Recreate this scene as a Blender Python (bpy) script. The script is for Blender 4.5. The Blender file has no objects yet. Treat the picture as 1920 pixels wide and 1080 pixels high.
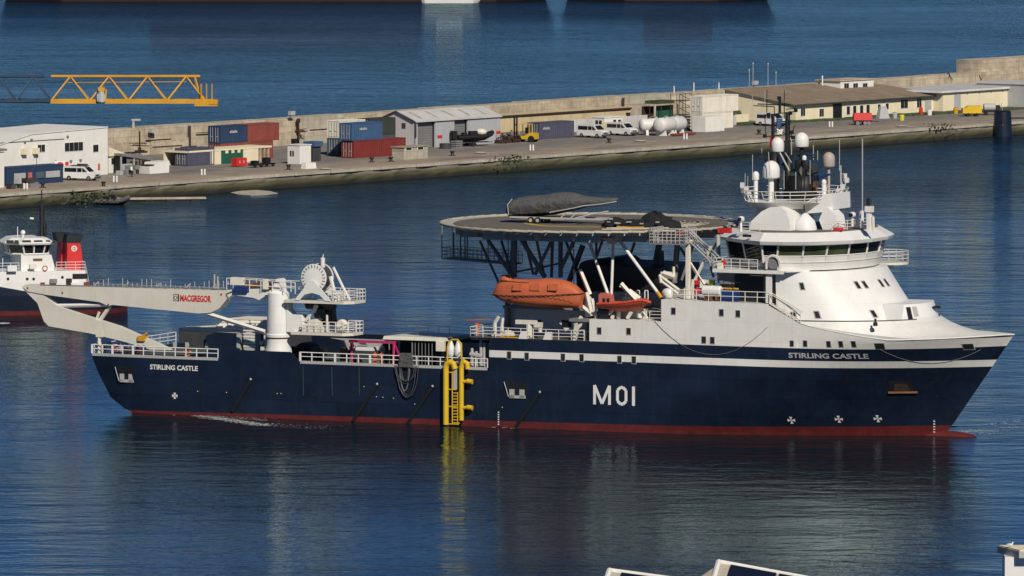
import bpy, math, random
from mathutils import Vector, Matrix
random.seed(7)
R = math.radians
sc = bpy.context.scene
COL = sc.collection

# ---------------- camera (long lens from a high vantage point above the harbour) ----------------
FPX, CAMH = 17800.0, 80.0
PITCH = math.atan(1236 / FPX)
cam = bpy.data.cameras.new('camera'); cam_o = bpy.data.objects.new('camera', cam); COL.objects.link(cam_o)
cam_o.location = (0, 0, CAMH); cam_o.rotation_euler = (math.pi / 2 - PITCH, 0, 0)
cam.sensor_width = 36; cam.lens = 36 * FPX / 1920; cam.clip_start = 5; cam.clip_end = 30000
sc.camera = cam_o

# ---------------- light ----------------
SUN_AZ, SUN_EL = 161, 36          # compass bearing of the sun (0 = +Y, clockwise): behind the camera
w = bpy.data.worlds.new('World'); sc.world = w; w.use_nodes = True
wn = w.node_tree; wn.nodes.clear()
sky = wn.nodes.new('ShaderNodeTexSky'); sky.sky_type = 'NISHITA'; sky.sun_disc = False
sky.sun_elevation = R(SUN_EL); sky.sun_rotation = R(SUN_AZ); sky.air_density = 0.4; sky.dust_density = 0.0; sky.ozone_density = 8.0
bg = wn.nodes.new('ShaderNodeBackground'); bg.inputs[1].default_value = 0.058
wo = wn.nodes.new('ShaderNodeOutputWorld')
wn.links.new(sky.outputs[0], bg.inputs[0]); wn.links.new(bg.outputs[0], wo.inputs[0])
sl = bpy.data.lights.new('sun', 'SUN'); sl.energy = 4.0; sl.angle = R(0.5); sl.color = (1.0, 0.92, 0.8)
so = bpy.data.objects.new('sun', sl); COL.objects.link(so)
to_sun = Vector((math.sin(R(SUN_AZ)) * math.cos(R(SUN_EL)), math.cos(R(SUN_AZ)) * math.cos(R(SUN_EL)), math.sin(R(SUN_EL))))
so.rotation_euler = to_sun.to_track_quat('Z', 'Y').to_euler()
sc.view_settings.view_transform = 'Standard'; sc.view_settings.look = 'None'
sc.view_settings.exposure = 0.0; sc.view_settings.gamma = 1.0; sc.view_settings.use_curve_mapping = False
sc.render.engine = 'CYCLES'
sc.cycles.max_bounces = 5; sc.cycles.glossy_bounces = 3; sc.cycles.diffuse_bounces = 2; sc.cycles.caustics_reflective = False
sc.cycles.caustics_refractive = False

# ---------------- frames of reference: site survey from sight lines ----------------
def ray(px, py):
    x = (px - 960) / FPX; y = (540 - py) / FPX
    return (x, math.cos(PITCH) + y * math.sin(PITCH), -math.sin(PITCH) + y * math.cos(PITCH))
def G(px, py, z=0.0):
    d = ray(px, py); t = (z - CAMH) / d[2]
    return (d[0] * t, d[1] * t)
class Fr:
    """a local frame: origin on the ground, x axis turned by a degrees"""
    def __init__(s, o, a):
        s.o = o; s.a = a; s.c = math.cos(R(a)); s.s = math.sin(R(a))
    def loc(s, X, Y):
        a, b = X - s.o[0], Y - s.o[1]
        return (a * s.c + b * s.s, -a * s.s + b * s.c)
    def wld(s, x, y, z=0.0):
        return (s.o[0] + x * s.c - y * s.s, s.o[1] + x * s.s + y * s.c, z)
    def H(s, px, py, z=0.0):
        return s.loc(*G(px, py, z))
    def V(s, px, py, y):
        d = ray(px, py); l0 = s.loc(0, 0); l1y = -d[0] * s.s + d[1] * s.c; l1x = d[0] * s.c + d[1] * s.s
        t = (y - l0[1]) / l1y
        return (l0[0] + t * l1x, CAMH + t * d[2])
WORLD = Fr((0, 0), 0)

# ---------------- materials ----------------
def lin(v):
    v /= 255.0
    return v / 12.92 if v <= 0.04045 else ((v + 0.055) / 1.055) ** 2.4
def C(r, g, b, k=1.0):
    return (min(.85, lin(r) * k), min(.85, lin(g) * k), min(.85, lin(b) * k), 1)
MATS = {}
def mat(name, col, rough=0.55, metal=0.0, var=0.12, scale=0.6, bump=0.0, grime=0.0, gcol=(0.12, 0.07, 0.03, 1), streak=True, spec=0.4, plates=0.0, psize=(5.2, 1.9)):
    m = bpy.data.materials.new(name); m.use_nodes = True; MATS[name] = m
    n = m.node_tree.nodes; l = m.node_tree.links
    b = n['Principled BSDF']; b.inputs['Roughness'].default_value = rough; b.inputs['Metallic'].default_value = metal
    b.inputs['Specular IOR Level'].default_value = spec
    tc = n.new('ShaderNodeTexCoord')
    nz = n.new('ShaderNodeTexNoise'); nz.inputs['Scale'].default_value = scale; nz.inputs['Detail'].default_value = 6; nz.inputs['Roughness'].default_value = .65
    l.new(tc.outputs['Object'], nz.inputs['Vector'])
    mr = n.new('ShaderNodeMapRange'); mr.inputs[1].default_value = .3; mr.inputs[2].default_value = .7
    mr.inputs[3].default_value = 1 - var; mr.inputs[4].default_value = 1 + var
    l.new(nz.outputs['Fac'], mr.inputs[0])
    mx = n.new('ShaderNodeVectorMath'); mx.operation = 'SCALE'; mx.inputs[0].default_value = col[:3]
    l.new(mr.outputs[0], mx.inputs['Scale'])
    out = mx.outputs[0]
    if plates > 0:   # welded shell plates, each weathered a little differently, with fine seams
        cx_ = n.new('ShaderNodeSeparateXYZ'); l.new(tc.outputs['Object'], cx_.inputs[0]); cc = n.new('ShaderNodeCombineXYZ'); l.new(cx_.outputs['X'], cc.inputs['X']); l.new(cx_.outputs['Z'], cc.inputs['Y'])
        bk = n.new('ShaderNodeTexBrick'); bk.inputs['Scale'].default_value = 1; bk.inputs['Brick Width'].default_value = psize[0]; bk.inputs['Row Height'].default_value = psize[1]; bk.inputs['Mortar Size'].default_value = .035; bk.inputs['Mortar Smooth'].default_value = .3
        bk.inputs['Color1'].default_value = (1 - plates,) * 3 + (1,); bk.inputs['Color2'].default_value = (1 + plates,) * 3 + (1,); bk.inputs['Mortar'].default_value = (1 - 2.5 * plates,) * 3 + (1,)
        l.new(cc.outputs[0], bk.inputs['Vector'])
        pm = n.new('ShaderNodeMix'); pm.data_type = 'RGBA'; pm.blend_type = 'MULTIPLY'; pm.inputs[0].default_value = 1; l.new(out, pm.inputs[6]); l.new(bk.outputs['Color'], pm.inputs[7]); out = pm.outputs[2]
    if grime > 0:   # rust and dirt streaks running down
        mp = n.new('ShaderNodeMapping'); mp.inputs['Scale'].default_value = (1.3, 1.3, .14) if streak else (.7, .7, .7)
        l.new(tc.outputs['Object'], mp.inputs['Vector'])
        n2 = n.new('ShaderNodeTexNoise'); n2.inputs['Scale'].default_value = 1.4; n2.inputs['Detail'].default_value = 8; n2.inputs['Roughness'].default_value = .7
        l.new(mp.outputs[0], n2.inputs['Vector'])
        r2 = n.new('ShaderNodeMapRange'); r2.inputs[1].default_value = .5; r2.inputs[2].default_value = .78; r2.inputs[4].default_value = grime
        l.new(n2.outputs['Fac'], r2.inputs[0])
        m2 = n.new('ShaderNodeMix'); m2.data_type = 'RGBA'; l.new(r2.outputs[0], m2.inputs[0]); l.new(out, m2.inputs[6]); m2.inputs[7].default_value = gcol
        out = m2.outputs[2]
    l.new(out, b.inputs['Base Color'])
    if bump > 0:
        bp = n.new('ShaderNodeBump'); bp.inputs['Distance'].default_value = bump; l.new(nz.outputs['Fac'], bp.inputs['Height']); l.new(bp.outputs[0], b.inputs['Normal'])
    return m
M = MATS
mat('navy_paint', (.0078, .0148, .034, 1), .38, var=.3, scale=.35, grime=.35, gcol=(.035, .03, .028, 1), plates=.14)
mat('red_paint', (.125, .018, .017, 1), .5, var=.3, scale=.8, grime=.8, gcol=(.03, .02, .018, 1), plates=.1)
mat('white_paint', (.74, .73, .69, 1), .45, var=.05, grime=.3, gcol=(.46, .37, .25, 1), plates=.03)
mat('cream_paint', (.68, .65, .56, 1), .45, var=.06, grime=.3, gcol=(.42, .31, .18, 1))
mat('clean_white', (.77, .765, .74, 1), .4, var=.04, grime=.14, gcol=(.5, .42, .32, 1), plates=.022)
mat('beige_dome', (.42, .36, .31, 1), .5, var=.06)
mat('pale_grey', (.42, .42, .41, 1), .55, var=.08)
mat('mid_grey', (.2, .2, .2, 1), .6, var=.12)
mat('canvas_grey', (.1, .1, .102, 1), .9, var=.2, scale=1.5, bump=.35)
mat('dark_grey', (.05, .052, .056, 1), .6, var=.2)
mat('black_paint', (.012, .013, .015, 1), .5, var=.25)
mat('rubber', (.008, .008, .009, 1), .75, var=.2)
mat('deck_grey', (.13, .115, .1, 1), .85, var=.2, scale=1.2, grime=.4, streak=False, gcol=(.08, .07, .06, 1))
mat('deck_green', (.07, .09, .08, 1), .8)
mat('helideck_paint', (.15, .132, .11, 1), .9, var=.2, scale=.7, grime=.4, streak=False, gcol=(.055, .05, .045, 1))
mat('net_mesh', (.42, .4, .37, 1), .8, var=.25, scale=3)
mat('glass_dark', (.012, .014, .016, 1), .12, var=.2, scale=.5, spec=.6)
mat('glass_green', (.05, .065, .03, 1), .15, var=.5, scale=.9, spec=.6)
mat('window_dark', (.02, .021, .023, 1), .3, var=.3)
mat('orange_grp', (.52, .125, .05, 1), .6, var=.12, scale=.9, grime=.5, gcol=(.28, .09, .055, 1))
mat('red_orange', (.55, .075, .04, 1), .5, var=.1)
mat('faded_red', (.5, .14, .11, 1), .6)
mat('yellow_paint', (.66, .43, .02, 1), .45, var=.08)
mat('crane_yellow', (.62, .31, .015, 1), .5, var=.12, grime=.3, gcol=(.3, .13, .02, 1))
mat('crane_blue', (.03, .05, .09, 1), .6, var=.1)
mat('pink_paint', (.45, .03, .13, 1), .5)
mat('blue_plastic', (.012, .04, .16, 1), .5)
mat('netting', (.014, .015, .017, 1), .95, var=.5, scale=3, bump=.1)
mat('bright_orange', (.7, .14, .03, 1), .6)
mat('signal_red', (.6, .028, .025, 1), .5, var=.1)
mat('rust', (.18, .08, .035, 1), .85, var=.3)
mat('tyre', (.01, .01, .01, 1), .8)
mat('concrete', (.47, .4, .295, 1), .9, var=.28, scale=.5, bump=.08, grime=.75, gcol=(.17, .135, .1, 1), plates=.13, psize=(2.7, .95))
mat('pale_concrete', (.44, .4, .32, 1), .9, var=.2, scale=.8, grime=.6, gcol=(.2, .17, .12, 1), plates=.1, psize=(3.1, 1.2))
mat('wall_yellow', (.55, .45, .27, 1), .9, var=.15, scale=.4, grime=.5, gcol=(.2, .15, .09, 1))
mat('cream_wall', (.8, .71, .5, 1), .85, var=.07, scale=.5, grime=.25, gcol=(.35, .27, .15, 1))
mat('white_wall', (.76, .75, .7, 1), .8, var=.06, scale=.4, grime=.25, gcol=(.38, .35, .3, 1))
mat('brown_roof', (.26, .2, .14, 1), .9, var=.22, scale=.4, grime=.4, gcol=(.09, .065, .045, 1), streak=False)
mat('grey_roof', (.55, .54, .53, 1), .7, var=.15, scale=.5, grime=.3, streak=False, gcol=(.15, .12, .1, 1))
mat('shed_cladding', (.42, .43, .45, 1), .6, var=.06, grime=.25, gcol=(.18, .17, .16, 1))
mat('shed_gable_sunlit', (.55, .52, .52, 1), .6, var=.06, grime=.3, gcol=(.2, .17, .16, 1))  # lighter, warmer than the cladding: sun on the gable put into its colour
mat('tank_white', (.66, .65, .62, 1), .45, var=.06, grime=.4, gcol=(.4, .33, .28, 1))
mat('container_blue', (.024, .05, .11, 1), .6, var=.15, grime=.4, gcol=(.03, .035, .05, 1))
mat('container_bright_blue', (.05, .11, .22, 1), .6, var=.12, grime=.4, gcol=(.06, .09, .14, 1))
mat('container_teal', (.07, .11, .15, 1), .6, grime=.4)
mat('container_red', (.21, .035, .03, 1), .6, var=.15, grime=.5, gcol=(.12, .03, .02, 1))
mat('container_salmon', (.26, .07, .055, 1), .6, var=.15, grime=.5, gcol=(.13, .04, .03, 1))
mat('container_purple', (.085, .085, .13, 1), .65, var=.12, grime=.4, gcol=(.05, .04, .05, 1))
mat('container_green', (.045, .052, .045, 1), .65, var=.15)
mat('container_cream', (.78, .74, .62, 1), .7, var=.08, grime=.4, gcol=(.38, .28, .16, 1))
mat('door_green', (.015, .1, .06, 1), .6)
mat('leaf_green', (.05, .065, .03, 1), .9, var=.4, scale=3)
mat('weed_green', (.06, .09, .04, 1), .95, var=.4, scale=1.2)
mat('scrap_rust', (.045, .025, .018, 1), .95, var=.5, scale=4)
mat('skin', (.35, .2, .14, 1), .6); mat('cloth_dark', (.02, .022, .035, 1), .9); mat('cloth_red', (.3, .03, .035, 1), .9)
mat('cloth_pale', (.5, .4, .42, 1), .9); mat('cloth_navy', (.02, .03, .08, 1), .9); mat('hivis', (.6, .6, .04, 1), .8)
mat('solar_glass', (.01, .013, .03, 1), .2, var=.3)
mat('tile_red', (.26, .1, .06, 1), .9, var=.2, scale=2)
mat('foam_white', (.52, .56, .58, 1), .9, var=.3, scale=2)
mat('gull', (.75, .75, .75, 1), .8)
mat('tanker_hull', (.035, .014, .013, 1), .7)

# ---------------- mesh builder ----------------
ORG = {}
ROOT = {}
class MB:
    def __init__(s): s.v = []; s.f = []; s.m = []; s.mi = 0
    def _add(s, vs, fs):
        o = len(s.v); s.v += [tuple(p) for p in vs]; s.f += [tuple(i + o for i in f) for f in fs]; s.m += [s.mi] * len(fs); return s
    def box(s, x0, x1, y0, y1, z0, z1):
        return s._add([(x0, y0, z0), (x1, y0, z0), (x1, y1, z0), (x0, y1, z0), (x0, y0, z1), (x1, y0, z1), (x1, y1, z1), (x0, y1, z1)],
                      [(0, 3, 2, 1), (4, 5, 6, 7), (0, 1, 5, 4), (1, 2, 6, 5), (2, 3, 7, 6), (3, 0, 4, 7)])
    def cb(s, c, d):
        return s.box(c[0] - d[0] / 2, c[0] + d[0] / 2, c[1] - d[1] / 2, c[1] + d[1] / 2, c[2] - d[2] / 2, c[2] + d[2] / 2)
    def tube(s, p0, p1, r, n=8, r2=None, cap=True):
        p0 = Vector(p0); p1 = Vector(p1); d = p1 - p0
        if d.length < 1e-6: return s
        r2 = r if r2 is None else r2
        q = d.to_track_quat('Z', 'Y'); a = q @ Vector((1, 0, 0)); b = q @ Vector((0, 1, 0)); vs = []
        for p, rr in ((p0, r), (p1, r2)):
            for i in range(n):
                t = 2 * math.pi * (i + .5) / n; vs.append(p + a * math.cos(t) * rr + b * math.sin(t) * rr)
        fs = [(i, (i + 1) % n, n + (i + 1) % n, n + i) for i in range(n)]
        if cap: fs += [tuple(range(n))[::-1], tuple(range(n, 2 * n))]
        return s._add(vs, fs)
    def path(s, pts, r, n=6):
        for a, b in zip(pts, pts[1:]): s.tube(a, b, r, n)
        return s
    def prism(s, pts, y0, y1):     # polygon in xz, extruded along y
        n = len(pts)
        ar = sum(pts[i][0] * pts[(i + 1) % n][1] - pts[(i + 1) % n][0] * pts[i][1] for i in range(n))
        if ar < 0: pts = pts[::-1]
        vs = [(p[0], y0, p[1]) for p in pts] + [(p[0], y1, p[1]) for p in pts]
        fs = [tuple(range(n)), tuple(range(n, 2 * n))[::-1]] + [((i + 1) % n, i, n + i, n + (i + 1) % n) for i in range(n)]
        return s._add(vs, fs)
    def slab(s, lo, z0, hi=None, z1=None):     # outline polygon (xy) at z0 lofted to outline hi at z1
        hi = hi or lo; n = len(lo)
        ar = sum(lo[i][0] * lo[(i + 1) % n][1] - lo[(i + 1) % n][0] * lo[i][1] for i in range(n))
        if ar < 0: lo = lo[::-1]; hi = hi[::-1]
        vs = [(p[0], p[1], z0) for p in lo] + [(p[0], p[1], z1) for p in hi]
        fs = [tuple(range(n))[::-1], tuple(range(n, 2 * n))] + [(i, (i + 1) % n, n + (i + 1) % n, n + i) for i in range(n)]
        return s._add(vs, fs)
    def lathe(s, c, prof, n=16, ax='z'):       # profile of (r, h)
        vs = []; k = len(prof)
        for r, h in prof:
            for i in range(n):
                t = 2 * math.pi * i / n; a, b = r * math.cos(t), r * math.sin(t)
                p = (a, b, h) if ax == 'z' else ((a, h, b) if ax == 'y' else (h, a, b))
                vs.append((c[0] + p[0], c[1] + p[1], c[2] + p[2]))
        fs = [(j * n + i, j * n + (i + 1) % n, (j + 1) * n + (i + 1) % n, (j + 1) * n + i) for j in range(k - 1) for i in range(n)]
        fs += [tuple(range(n))[::-1], tuple(range((k - 1) * n, k * n))]
        return s._add(vs, fs)
    def ball(s, c, r, n=12, sz=1.0):
        k = 6; pr = [(max(1e-3, r * math.sin(math.pi * j / k)), -r * sz * math.cos(math.pi * j / k)) for j in range(k + 1)]
        return s.lathe(c, pr, n)
    def grid(s, rows, close=False):            # rows of equal length point lists
        k = len(rows[0]); vs = [p for r in rows for p in r]; m = len(rows)
        fs = [(j * k + i, j * k + i + 1, (j + 1) * k + i + 1, (j + 1) * k + i) for j in range(m - 1) for i in range(k - 1)]
        return s._add(vs, fs)
    def rail(s, pts, h=1.0, r=.035, step=1.5, mids=2, post=None):
        """railing along a polyline of base points"""
        post = post or r
        for a, b in zip(pts, pts[1:]):
            a = Vector(a); b = Vector(b); L = (b - a).length; n = max(1, round(L / step)); up = Vector((0, 0, h))
            for i in range(n + 1): 
                p = a.lerp(b, i / n); s.tube(p, p + up, post, 5)
            for k in range(1, mids + 2):
                o = Vector((0, 0, h * k / (mids + 1))); s.tube(a + o, b + o, r, 5)
        return s
    def build(s, name, m, parent=None, smooth=False, flip=False):
        me = bpy.data.meshes.new(name); org = (0, 0, 0)
        if parent is not None: org = ORG.get(ROOT.get(parent.name, parent.name), (0, 0, 0))
        vs = [(p[0] - org[0], p[1] - org[1], p[2] - org[2]) for p in s.v]
        me.from_pydata(vs, [], s.f)
        for mm in (m if isinstance(m, (list, tuple)) else [m]): me.materials.append(M[mm] if isinstance(mm, str) else mm)
        if isinstance(m, (list, tuple)): me.polygons.foreach_set('material_index', s.m)
        me.update()
        import bmesh as _b
        bm = _b.new(); bm.from_mesh(me)
        if s.__dict__.get('weld'): _b.ops.remove_doubles(bm, verts=bm.verts, dist=1e-4)
        _b.ops.recalc_face_normals(bm, faces=bm.faces); bm.to_mesh(me); bm.free()
        if smooth:
            me.polygons.foreach_set('use_smooth', [True] * len(me.polygons))
            me.set_sharp_from_angle(angle=R(smooth if smooth is not True else 40))
        o = bpy.data.objects.new(name, me); COL.objects.link(o)
        if parent is not None: o.parent = parent; ROOT[o.name] = ROOT.get(parent.name, parent.name)
        return o

def sub(o, lv=2):
    m = o.modifiers.new('smooth', 'SUBSURF'); m.levels = lv; m.render_levels = lv; return o
def tag(o, label, cat, group=None, kind=None):
    o['label'] = label; o['category'] = cat
    if group: o['group'] = group
    if kind: o['kind'] = kind
    return o
def thing(name, label, cat, fr, base=(0, 0, 0), group=None):
    o = bpy.data.objects.new(name, None); COL.objects.link(o); o.empty_display_size = .5
    o.location = fr.wld(*base); o.rotation_euler = (0, 0, R(fr.a)); ORG[o.name] = base
    return tag(o, label, cat, group)
def copy_tree(o, parent=None):
    c = o.copy(); COL.objects.link(c); c.parent = parent
    for ch in list(o.children): copy_tree(ch, c)
    return c
def clone(o, label, fr, base=(0, 0, 0)):
    c = copy_tree(o); c.location = fr.wld(*base); c.rotation_euler = (0, 0, R(fr.a)); c['label'] = label
    return c
def text_geo(s, size=1.0, bold=0.0):
    cu = bpy.data.curves.new('t', 'FONT'); cu.body = s; cu.size = size; cu.offset = bold; cu.resolution_u = 3
    o = bpy.data.objects.new('t', cu); COL.objects.link(o)
    me = bpy.data.meshes.new_from_object(o); vs = [v.co.copy() for v in me.vertices]; fs = [tuple(p.vertices) for p in me.polygons]
    bpy.data.objects.remove(o); bpy.data.curves.remove(cu); bpy.data.meshes.remove(me)
    x0 = min(v.x for v in vs); x1 = max(v.x for v in vs); y0 = min(v.y for v in vs); y1 = max(v.y for v in vs)
    return [((v.x - x0) / (x1 - x0), (v.y - y0) / (y1 - y0)) for v in vs], fs
def lettering(s, x0, x1, z0, z1, fn, name, m, parent, bold=0.02, slant=0.0, drop=0.0):
    """text laid on a surface: fn(x, z) -> (x, y, z)"""
    vs, fs = text_geo(s, 1.0, bold); b = MB()
    b._add([fn(x0 + (x1 - x0) * u + slant * v, z0 + (z1 - z0) * v + drop * u) for u, v in vs], fs)
    return b.build(name, m, parent)

# ---------------- sea ----------------
WBIG, WMID, WSM, WROUGH, WFAC = .32, .13, .03, .05, .72
WBASE = (.005, .015, .022, 1); WTINT = (.73, .93, .99, 1)
def water_material():
    m = bpy.data.materials.new('sea_water'); m.use_nodes = True; n = m.node_tree.nodes; l = m.node_tree.links
    b = n['Principled BSDF']; b.inputs['IOR'].default_value = 1.33; b.inputs['Specular IOR Level'].default_value = .5
    b.inputs['Base Color'].default_value = (.002, .012, .024, 1)
    tc = n.new('ShaderNodeTexCoord')
    def noise(sx, sy, sc_, det, rough=.5, rot=0):
        mp = n.new('ShaderNodeMapping'); mp.inputs['Scale'].default_value = (sx, sy, 1); mp.inputs['Rotation'].default_value = (0, 0, rot)
        l.new(tc.outputs['Object'], mp.inputs['Vector'])
        t = n.new('ShaderNodeTexNoise'); t.inputs['Scale'].default_value = sc_; t.inputs['Detail'].default_value = det; t.inputs['Roughness'].default_value = rough
        l.new(mp.outputs[0], t.inputs['Vector']); return t.outputs['Fac']
    def math_(op, a, bb):
        q = n.new('ShaderNodeMath'); q.operation = op
        for i, x in enumerate((a, bb)):
            if isinstance(x, (int, float)): q.inputs[i].default_value = x
            else: l.new(x, q.inputs[i])
        return q.outputs[0]
    big = noise(.6, 1, .12, 3, .55, R(14)); mid = noise(.75, 1, .42, 4, .6, R(-18)); sm = noise(.8, 1, 1.5, 3, .6, R(5))
    patch = noise(.5, 1, .012, 3, .5, R(20))
    pr = n.new('ShaderNodeMapRange'); pr.inputs[1].default_value = .35; pr.inputs[2].default_value = .65; pr.inputs[3].default_value = .6; pr.inputs[4].default_value = 1.4
    l.new(patch, pr.inputs[0])
    # sheltered water by the ship and the inner harbour, choppier towards the open bay
    sxyz = n.new('ShaderNodeSeparateXYZ'); l.new(tc.outputs['Object'], sxyz.inputs[0])
    fr_ = n.new('ShaderNodeMapRange'); fr_.inputs[1].default_value = 1100; fr_.inputs[2].default_value = 1700; fr_.inputs[3].default_value = 1.1; fr_.inputs[4].default_value = 5.0
    l.new(sxyz.outputs['Y'], fr_.inputs[0])
    h = math_('ADD', math_('MULTIPLY', big, WBIG), math_('ADD', math_('MULTIPLY', mid, WMID), math_('MULTIPLY', sm, WSM)))
    h = math_('MULTIPLY', math_('MULTIPLY', h, pr.outputs[0]), fr_.outputs[0])
    bp = n.new('ShaderNodeBump'); bp.inputs['Distance'].default_value = 1.0; bp.inputs['Strength'].default_value = 1.0
    l.new(h, bp.inputs['Height'])
    n.remove(b)
    df = n.new('ShaderNodeBsdfDiffuse'); df.inputs['Color'].default_value = WBASE
    gl = n.new('ShaderNodeBsdfGlossy'); gl.inputs['Color'].default_value = WTINT; gl.inputs['Roughness'].default_value = WROUGH; l.new(bp.outputs[0], gl.inputs['Normal'])
    fz = n.new('ShaderNodeFresnel'); fz.inputs['IOR'].default_value = 1.33; l.new(bp.outputs[0], fz.inputs['Normal'])
    fm = math_('MINIMUM', math_('MULTIPLY', fz.outputs[0], WFAC), .9)
    ms = n.new('ShaderNodeMixShader'); l.new(fm, ms.inputs[0]); l.new(df.outputs[0], ms.inputs[1]); l.new(gl.outputs[0], ms.inputs[2])
    l.new(ms.outputs[0], n['Material Output'].inputs['Surface'])
    return m
M['sea_water'] = water_material()
b = MB(); b.grid([[(x, y, 0) for x in (-6000, -300, 0, 300, 6000)] for y in (-200, 800, 1200, 2500, 9000)])
sea = b.build('sea', 'sea_water'); sea['kind'] = 'structure'; sea['label'] = 'dark blue rippled harbour water'
# =====================================================================================
#                                     THE SHIP
# =====================================================================================
_g = G(850, 798); _a = -25
_f = Fr(_g, _a)
SH = Fr(_f.wld(0, 10)[:2], _a)          # x forward, y to port, starboard side at y = -10
V = SH.V; H = SH.H
def P(px, py, y=-10):                   # survey point on a lengthwise plane
    x, z = V(px, py, y); return (x, y, z)
ship = thing('offshore_ship', 'long navy blue and white support ship with helideck, deck crane and red waterline under way', 'ship', SH)

def lerp(a, b, t): return a + (b - a) * t
def clamp(t, a=0., b=1.): return max(a, min(b, t))
def x_stem(z): return 50.4 + .713 * (max(z, .7) - 1.45) - (.9 * (.7 - z) if z < .7 else 0)
def x_stern(z):
    T = [(-1.5, -33), (0, -36.4), (.47, -37.7), (1.5, -39.3), (3.9, -40.6), (5.5, -41.2), (12, -41.4)]
    for (a, p), (b_, q) in zip(T, T[1:]):
        if z <= b_: return lerp(p, q, clamp((z - a) / (b_ - a)))
    return -41.3
def hb(x, z):                           # half breadth of the hull
    k = clamp(z / 10)
    Lb = lerp(31, 19, k); p = lerp(1.7, 2.3, k)
    t = clamp((x_stem(z) - x) / Lb); g = 1 - (1 - t) ** p
    Bm = 10
    if x < -32: 
        s = clamp((-32 - x) / 9); Bm -= s * s * lerp(1.6, .4, clamp(z / 6))
    return max(.02, Bm * g)
def z_red(x): return .61 + .0085 * x
def loft(b, x0, x1, zlo, zhi, nu=60, nv=6, pw=1.0, sides=(-1, 1), out=0.0):
    for sd in sides:
        rows = []
        for j in range(nv + 1):
            row = []
            for i in range(nu + 1):
                u = 1 - (1 - i / nu) ** pw
                xa = lerp(x0(3) if callable(x0) else x0, x1(3) if callable(x1) else x1, u)
                z = lerp(zlo(xa), zhi(xa), j / nv)
                a = x0(z) if callable(x0) else x0; c = x1(z) if callable(x1) else x1
                x = lerp(a, c, u); row.append((x, sd * (hb(x, z) + out), z))
            rows.append(row)
        b.grid(rows)
        if sd == sides[0]: first = [r[0] for r in rows]; 
    return first
def raised(x):                          # bulwark raised amidships at the crane
    if -28 < x < -16: return 5.7 + 1.15 * clamp((x + 27.9) / 1.2) * clamp((-16.4 - x) / 1.2)
    return 5.7
b = MB(); loft(b, x_stern, x_stem, lambda x: -1.5, z_red, 80, 3, 1.5)
tr = [(x_stern(z) - .02, s * hb(x_stern(z), z), z) for z in (-1.5, 0, .4) for s in (-1, 1)]
b.grid([[tr[0], tr[1]], [tr[2], tr[3]], [tr[4], tr[5]]])
b.build('boot_topping', 'red_paint', ship, smooth=30)
b = MB(); n = 9
b.lathe((0, 0, 0), [(.05, 53.7), (.75, 53.3), (1.2, 52.3), (1.45, 50.5), (1.5, 48), (1.4, 45)], 16, 'x'); b.v = [(x, y * .8, z - .98) for x, y, z in b.v]
b.build('bulbous_bow', 'red_paint', ship, smooth=60)
b = MB()
loft(b, x_stern, 4.0, z_red, raised, 130, 8)
loft(b, 4.0, x_stem, z_red, lambda x: 7.05, 60, 10, 1.3)
zz = [.4, 1.5, 2.8, 3.9, 5, 5.7]
b.grid([[(x_stern(z), -hb(x_stern(z), z), z), (x_stern(z), hb(x_stern(z), z), z)] for z in zz])
b.build('hull', 'navy_paint', ship, smooth=30)
b = MB(); loft(b, 4.0, x_stem, lambda x: 7.05, lambda x: 7.75, 50, 2, 1.5, out=.012); b.build('hull_stripe', 'white_paint', ship, smooth=30)
def z_navy(x): return 9.0 + .25 * clamp((x - 40) / 15) ** 2
b = MB(); loft(b, 4.0, x_stem, lambda x: 7.75, z_navy, 50, 2, 1.5); b.box(1.9, 4.0, -9.9, 9.9, 8.72, 8.98); b.build('upper_hull_band', 'navy_paint', ship, smooth=30)
# decks
b = MB(); b.slab([(-41, -9), (-36, -9.7), (4.4, -9.85), (4.4, 9.85), (-36, 9.7), (-41, 9)], 5.0, None, 5.2); b.build('main_deck', 'deck_green', ship)
b = MB(); b.slab([(4.0, -9.85), (37, -9.85), (37, 9.85), (4.0, 9.85)], 8.85, None, 9.0); b.box(1.9, 4.0, -9.95, 9.95, 8.981, 9.03); b.build('upper_deck', 'deck_grey', ship)
b = MB(); b.box(4.2, 4.4, -9.9, 9.9, 5.2, 8.85); b.build('deck_bulkhead', 'pale_grey', ship)
# port side wall of the work deck, taller than the starboard bulwark
zt = V(700, 627, 9.9)[1]
b = MB(); b.box(-41, 3.9, 9.75, 9.95, 5.4, zt); b.build('port_bulwark', 'navy_paint', ship)
b = MB(); b.box(-40.9, -26, 9.6, 9.745, 5.2, zt - .35); b.build('bulwark_lining', 'dark_grey', ship)  # after lining in dark grey, its shade put into the colour
b = MB(); b.box(-25.9, 3.9, 9.66, 9.745, 5.2, zt - .5); 
b.build('bulwark_lining', 'pale_grey', ship)
# white side house
b = MB()
b.box(V(1105, 620, -10)[0], 22.9, -10.0, 10, 9.0, 11.2)
b.build('boat_deck_house', 'white_paint', ship)
xs_ = 34.6
b = MB(); b.prism([(22.9, 9.0), (37.6, 9.0), (37.6, 11.6), (34.6, 13.3), (22.9, 13.4)], -10.0, 10.0); b.build('superstructure_side', 'white_paint', ship)
def ell(x0, a, bb, z, f0=0, f1=180, n=36):
    return [(x0 + a * math.sin(R(f)), -bb * math.cos(R(f)), z) for f in [f0 + (f1 - f0) * i / n for i in range(n + 1)]]
def z_cr(x):                            # crease between the hull side and the whaleback
    return lerp(11.6, 9.95, clamp((x - 37.6) / 9) ** .8) + .35 * clamp((x - 44) / 12) ** 2
b = MB(); loft(b, 37.6, x_stem, z_navy, z_cr, 40, 3, 1.5); b.build('bow_bulwark', 'white_paint', ship, smooth=30)
N = 40; rim0 = []; 
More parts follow.
